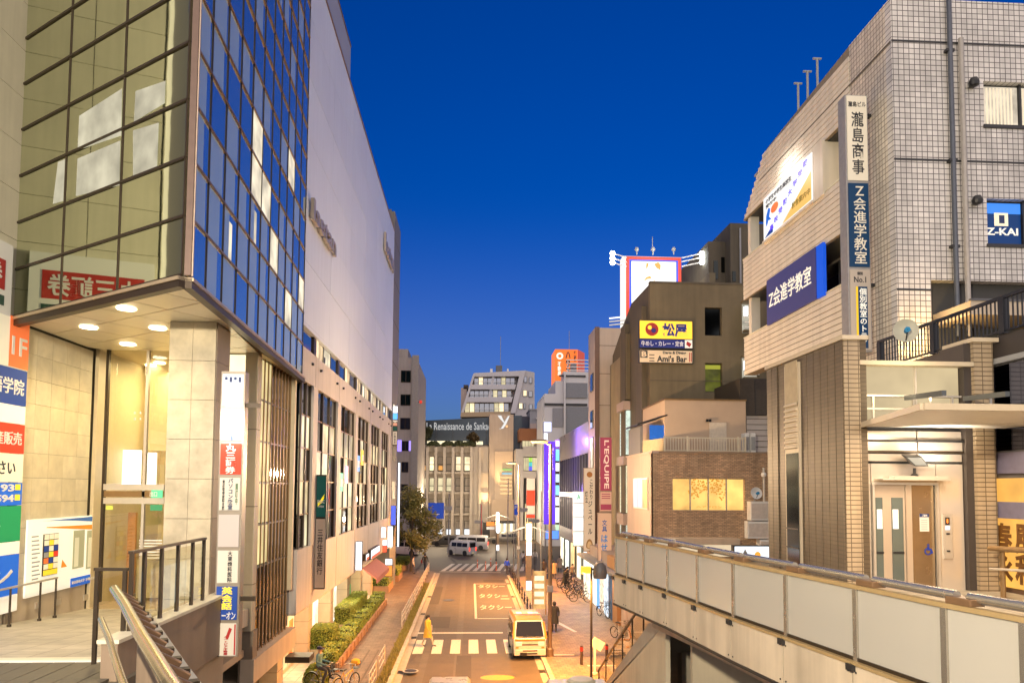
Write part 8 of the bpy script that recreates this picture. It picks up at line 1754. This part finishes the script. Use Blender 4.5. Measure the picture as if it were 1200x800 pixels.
    if cap: hr_.loft([ring(.108, 1.565, .0), ring(.112, 1.60, .005), ring(.09, 1.66, .01), ring(.03, 1.68, .01)]); hr_.box(-.08, .08, -.2, -.08, 1.575 * k, 1.59 * k); loc_part('cap', hr_, mat('cap_cloth', cap, .8, 0, .1), t, True)
    else:
        hr_.loft([ring(.075, 1.45, .05), ring(.10, 1.50, .035), ring(.112, 1.56, .018), ring(.095, 1.63, .0), ring(.04, 1.665, 0)]); loc_part('hair', hr_, hm, t, True)
    fc = MB()
    for s in (1, -1): fc.box((s * .033 - .01) * k, (s * .033 + .01) * k, -.117 * k, -.105 * k, 1.525 * k, 1.535 * k)
    fc.box(-.018 * k, .018 * k, -.115 * k, -.10 * k, 1.475 * k, 1.482 * k); loc_part('face_features', fc, mat('face_dark', (.06, .03, .02), .6), t); loc_part('nose', MB().prism([Vector((-.012, -.105, 1.50)) * k, Vector((.012, -.105, 1.50)) * k, Vector((0, -.10, 1.54)) * k], (0, -.025 * k, 0)), skin_m, t)
    if long_coat:
        er = lambda rx, ry, z, oy=0: [Vector((rx * math.cos(a), ry * math.sin(a) + oy, z)) * k for a in [i * math.pi / 8 for i in range(16)]]
        loc_part('coat', MB().loft([er(.25, .24, .50), er(.22, .20, .75), er(.185, .155, 1.0), er(.20, .165, 1.2), er(.205, .15, 1.33), er(.10, .09, 1.42)]), cm, t, True)
    if bag: loc_part('bag', MB().box((.24) * k, (.36) * k, -.12, .2, .78 * k, 1.08 * k), mat('bag_%02d' % int(bag[2] * 99), bag, .6), t, bevel=.03)
    return t
def ppl(label, u, v, rz, *a, z=.125, **k): p = at(u, v, Z=z); return person(label, (p.x, p.y, z), rz, *a, **k)
ppl('person in a long yellow coat walking over the zebra crossing at the left kerb', 501, 757, rad(70), (.60, .33, .04), (.45, .36, .28), z=.012, long_coat=True, stride=.3, h=1.62, bag=(.4, .35, .3))
ppl('person in black with a dark red bag walking on the left pavement near the junction', 498, 669, rad(170), (.02, .02, .022), (.03, .035, .06), stride=.2, h=1.72, bag=(.15, .02, .02))
ppl('person in dark clothes half hidden behind the brown lamp pole by the van', 649.5, 741, rad(180), (.025, .022, .02), (.02, .02, .02), long_coat=True, stride=.1, h=1.75)
ppl('person in a navy jacket and tan trousers walking on the right pavement', 640.5, 692, rad(175), (.025, .04, .09), (.45, .30, .16), stride=.25, bag=(.3, .32, .35))
ppl('person in a dark coat walking ahead of the navy jacket', 637.5, 676, rad(170), (.04, .03, .03), (.05, .04, .04), stride=.2)
ppl('person in a tan coat beside the dark pair on the right pavement', 649.5, 678, rad(185), (.40, .26, .14), (.10, .08, .07), long_coat=True, stride=.15)
ppl('person in black standing by the parked bicycles on the right', 662, 690, rad(100), (.015, .015, .015), (.02, .02, .02), long_coat=True, stride=.1)
ppl('person in black right behind the one at the parked bicycles', 665, 687, rad(95), (.02, .02, .022), (.03, .03, .03), stride=.1)
ppl('person in a vivid blue jacket at the right kerb near the far crossing', 594, 673, rad(150), (.01, .06, .75), (.05, .05, .08), stride=.1, h=1.55)
ppl('person in pale clothes waiting by the light column in the distance', 613, 664, rad(180), (.4, .4, .42), (.06, .06, .07), stride=.1)
ppl('person in dark clothes near the tall sodium lamp in the distance', 616, 668, rad(180), (.06, .06, .07), (.1, .1, .12), stride=.1)
ppl('person in patterned pale clothes standing at the foot of the street tree', 484, 672, rad(90), (.5, .42, .38), (.12, .1, .1), stride=.05)
ppl('person in a grey coat walking near the shop fronts behind the bicycles', 656, 671, rad(185), (.14, .13, .13), (.04, .04, .05), long_coat=True, stride=.2)
ppl('person in a brown jacket between the parked bicycles and the light column', 671, 683, rad(10), (.20, .12, .07), (.05, .05, .07), stride=.2)
ppl('person in a dark green jacket far along the right pavement', 645, 666, rad(180), (.05, .08, .05), (.04, .04, .04), stride=.2)
ppl('person in a white top far along the right pavement by the kerb', 627, 662, rad(0), (.55, .53, .5), (.06, .06, .08), stride=.2)
# ------------------------------------------------------------------ bicycles
def bicycle(label, loc, rz, frame, basket=True, group=None):
    t = thing('bicycle', label, 'bicycle', loc, group, rz); fm = mat('bike_frame_%02d%02d' % (int(frame[0] * 99), int(frame[2] * 99)), frame, .35, .4, .05)
    vs, fs = torus(.30, .022, 22, 6)
    for nm, y in (('wheel', -.52), ('wheel', .50)):
        m = MB(); m.add([(v[0], v[1] + y, v[2] + .33) for v in vs], fs); w_ = loc_part(nm, m, rubber, t, True); sp_ = MB()
        for i in range(10): a = i * .628; sp_.tube((0, y, .33), (0, y + .29 * math.cos(a), .33 + .29 * math.sin(a)), .003, .003, 4)
        sp_.tube((-.04, y, .33), (.04, y, .33), .025, .025, 8); loc_part('spokes', sp_, steel, w_)
    A, B, C, D, Ee = (0, .50, .33), (0, .05, .30), (0, .18, .80), (0, -.38, .80), (0, -.52, .33)
    f_ = MB()
    for p, q in ((A, B), (A, C), (B, C), (B, D), ((0, .12, .62), D)): f_.tube(p, q, .018, .018, 7)
    f_.tube(D, Ee, .018, .014, 7); f_.tube(D, (0, -.34, 1.0), .015, .015, 7); loc_part('frame', f_, fm, t)
    hb = MB().path([(-.27, -.18, 1.0), (-.2, -.32, 1.02), (.2, -.32, 1.02), (.27, -.18, 1.0)], .012); loc_part('handlebar', hb, steel, t)
    loc_part('saddle', MB().loft([[Vector((x * w_, y, z)) for x, z in ((-1, .86), (1, .86), (.8, .91), (-.8, .91))] for w_, y in ((.03, .02), (.06, .12), (.11, .24), (.09, .30))]), black, t, True)
    loc_part('crank', MB().tube((-.1, .05, .30), (.1, .05, .30), .015).tube((.1, .05, .3), (.1, .05, .14), .012).tube((-.1, .05, .3), (-.1, .05, .46), .012).box(.1, .18, .0, .1, .12, .14).box(-.18, -.1, .0, .1, .46, .48), steel, t)
    loc_part('mudguard', MB().add([(x, .5 + .35 * math.cos(a), .33 + .35 * math.sin(a)) for a in [i * .3 for i in range(9)] for x in (-.03, .03)], [(2 * i, 2 * i + 1, 2 * i + 3, 2 * i + 2) for i in range(8)]), fm, t)
    if basket:
        b_ = MB()
        for z in (.82, .95, 1.08):
            s = .13 + (z - .82) * .15; b_.path([(-s, -.42, z), (s, -.42, z), (s, -.68, z), (-s, -.68, z), (-s, -.42, z)], .006, 4)
        for i in range(5): x = -.13 + i * .065; b_.tube((x, -.68, .82), (x * 1.25, -.70, 1.08), .005, .005, 4); b_.tube((x, -.42, .82), (x * 1.25, -.42, 1.08), .005, .005, 4)
        for y in (-.5, -.6): b_.tube((-.13, y, .82), (-.17, y, 1.08), .005, .005, 4); b_.tube((.13, y, .82), (.17, y, 1.08), .005, .005, 4)
        b_.box(-.13, .13, -.68, -.42, .815, .825); loc_part('basket', b_, darkmetal, t)
    return t
p = at(372, 806, Z=.125)
cy = person('cyclist in a teal jacket and dark cap riding at the bottom left', (p.x + .1, p.y - .2, .13), rad(75), (.10, .22, .26), (.05, .05, .06), h=1.7, cap=(.02, .025, .07), sit=True, bag=(.03, .03, .035))
bicycle('bicycle with a front basket ridden by the cyclist in teal', (p.x + .25, p.y - .15, .13), rad(75), (.25, .3, .33))
q = at(408, 806, Z=.125); bicycle('bicycle with an orange front bag parked at the bottom left by the planter', (q.x, q.y - .5, .13), rad(150), (.5, .28, .05)); 
ob2 = thing('orange_bag', 'crumpled orange cloth bag on the basket of the parked bicycle at the bottom left', 'bag', (q.x + .2, q.y - .1, 1.0)); MB().lathe((q.x + .28, q.y - .03, 1.05), [(.12, 0), (.2, .1), (.17, .22), (.06, .27)], 9).build('cloth', mat('orange_cloth', (.65, .30, .02), .8, 0, .2, 9), ob2, smooth=True)
b0 = bicycle('black bicycle parked in the row against the shops on the right, nearest of the row', (7.9, 52, .13), rad(80), (.03, .03, .035), group='bicycles parked along the shops')
labs = ('second bicycle of the parked row on the right', 'third bicycle of the parked row on the right', 'fourth bicycle of the parked row on the right', 'fifth bicycle of the parked row on the right', 'sixth bicycle of the parked row on the right', 'farthest bicycle of the parked row on the right')
for i, lb_ in enumerate(labs): c = copy_tree(b0); c.location = (7.9 + .12 * (i % 2), 53.4 + i * 1.5, .13); c.rotation_euler.z = rad(80 + 9 * (i % 3)); c['label'] = lb_; c['group'] = 'bicycles parked along the shops'
bicycle('black bicycle parked by the blue shutter under the orange wall', (at(707, 723, Z=.13).x, at(707, 723, Z=.13).y, .13), rad(20), (.05, .05, .05)); p = at(727, 749, Z=.13); bicycle('bicycle leaning in the gap at the foot of the bridge stairs', (p.x, p.y, .13), rad(30), (.35, .3, .25))
# standing board by the right kerb
p = at(636, 705, Z=.13); bd = thing('notice_stand', 'orange lit notice board standing behind the white van', 'sign', (4.6, 47, .13)); X2 = at(632, 690, Y=47).x; MB().box(X2 - .4, X2 + .4, 46.95, 47.05, .5, 2.9).build('board', emit('notice_orange', (1, .55, .18), .6, .4, 3), bd); 
for s in (-.42, .42): MB().box(X2 + s - .04, X2 + s + .04, 46.94, 47.06, .13, 3.0).build('post', brickpl, bd)
for i in range(4): MB().box(X2 - .32, X2 + .3, 46.93, 46.948, .8 + i * .5, 1.1 + i * .5).build('paper', whp, bd)
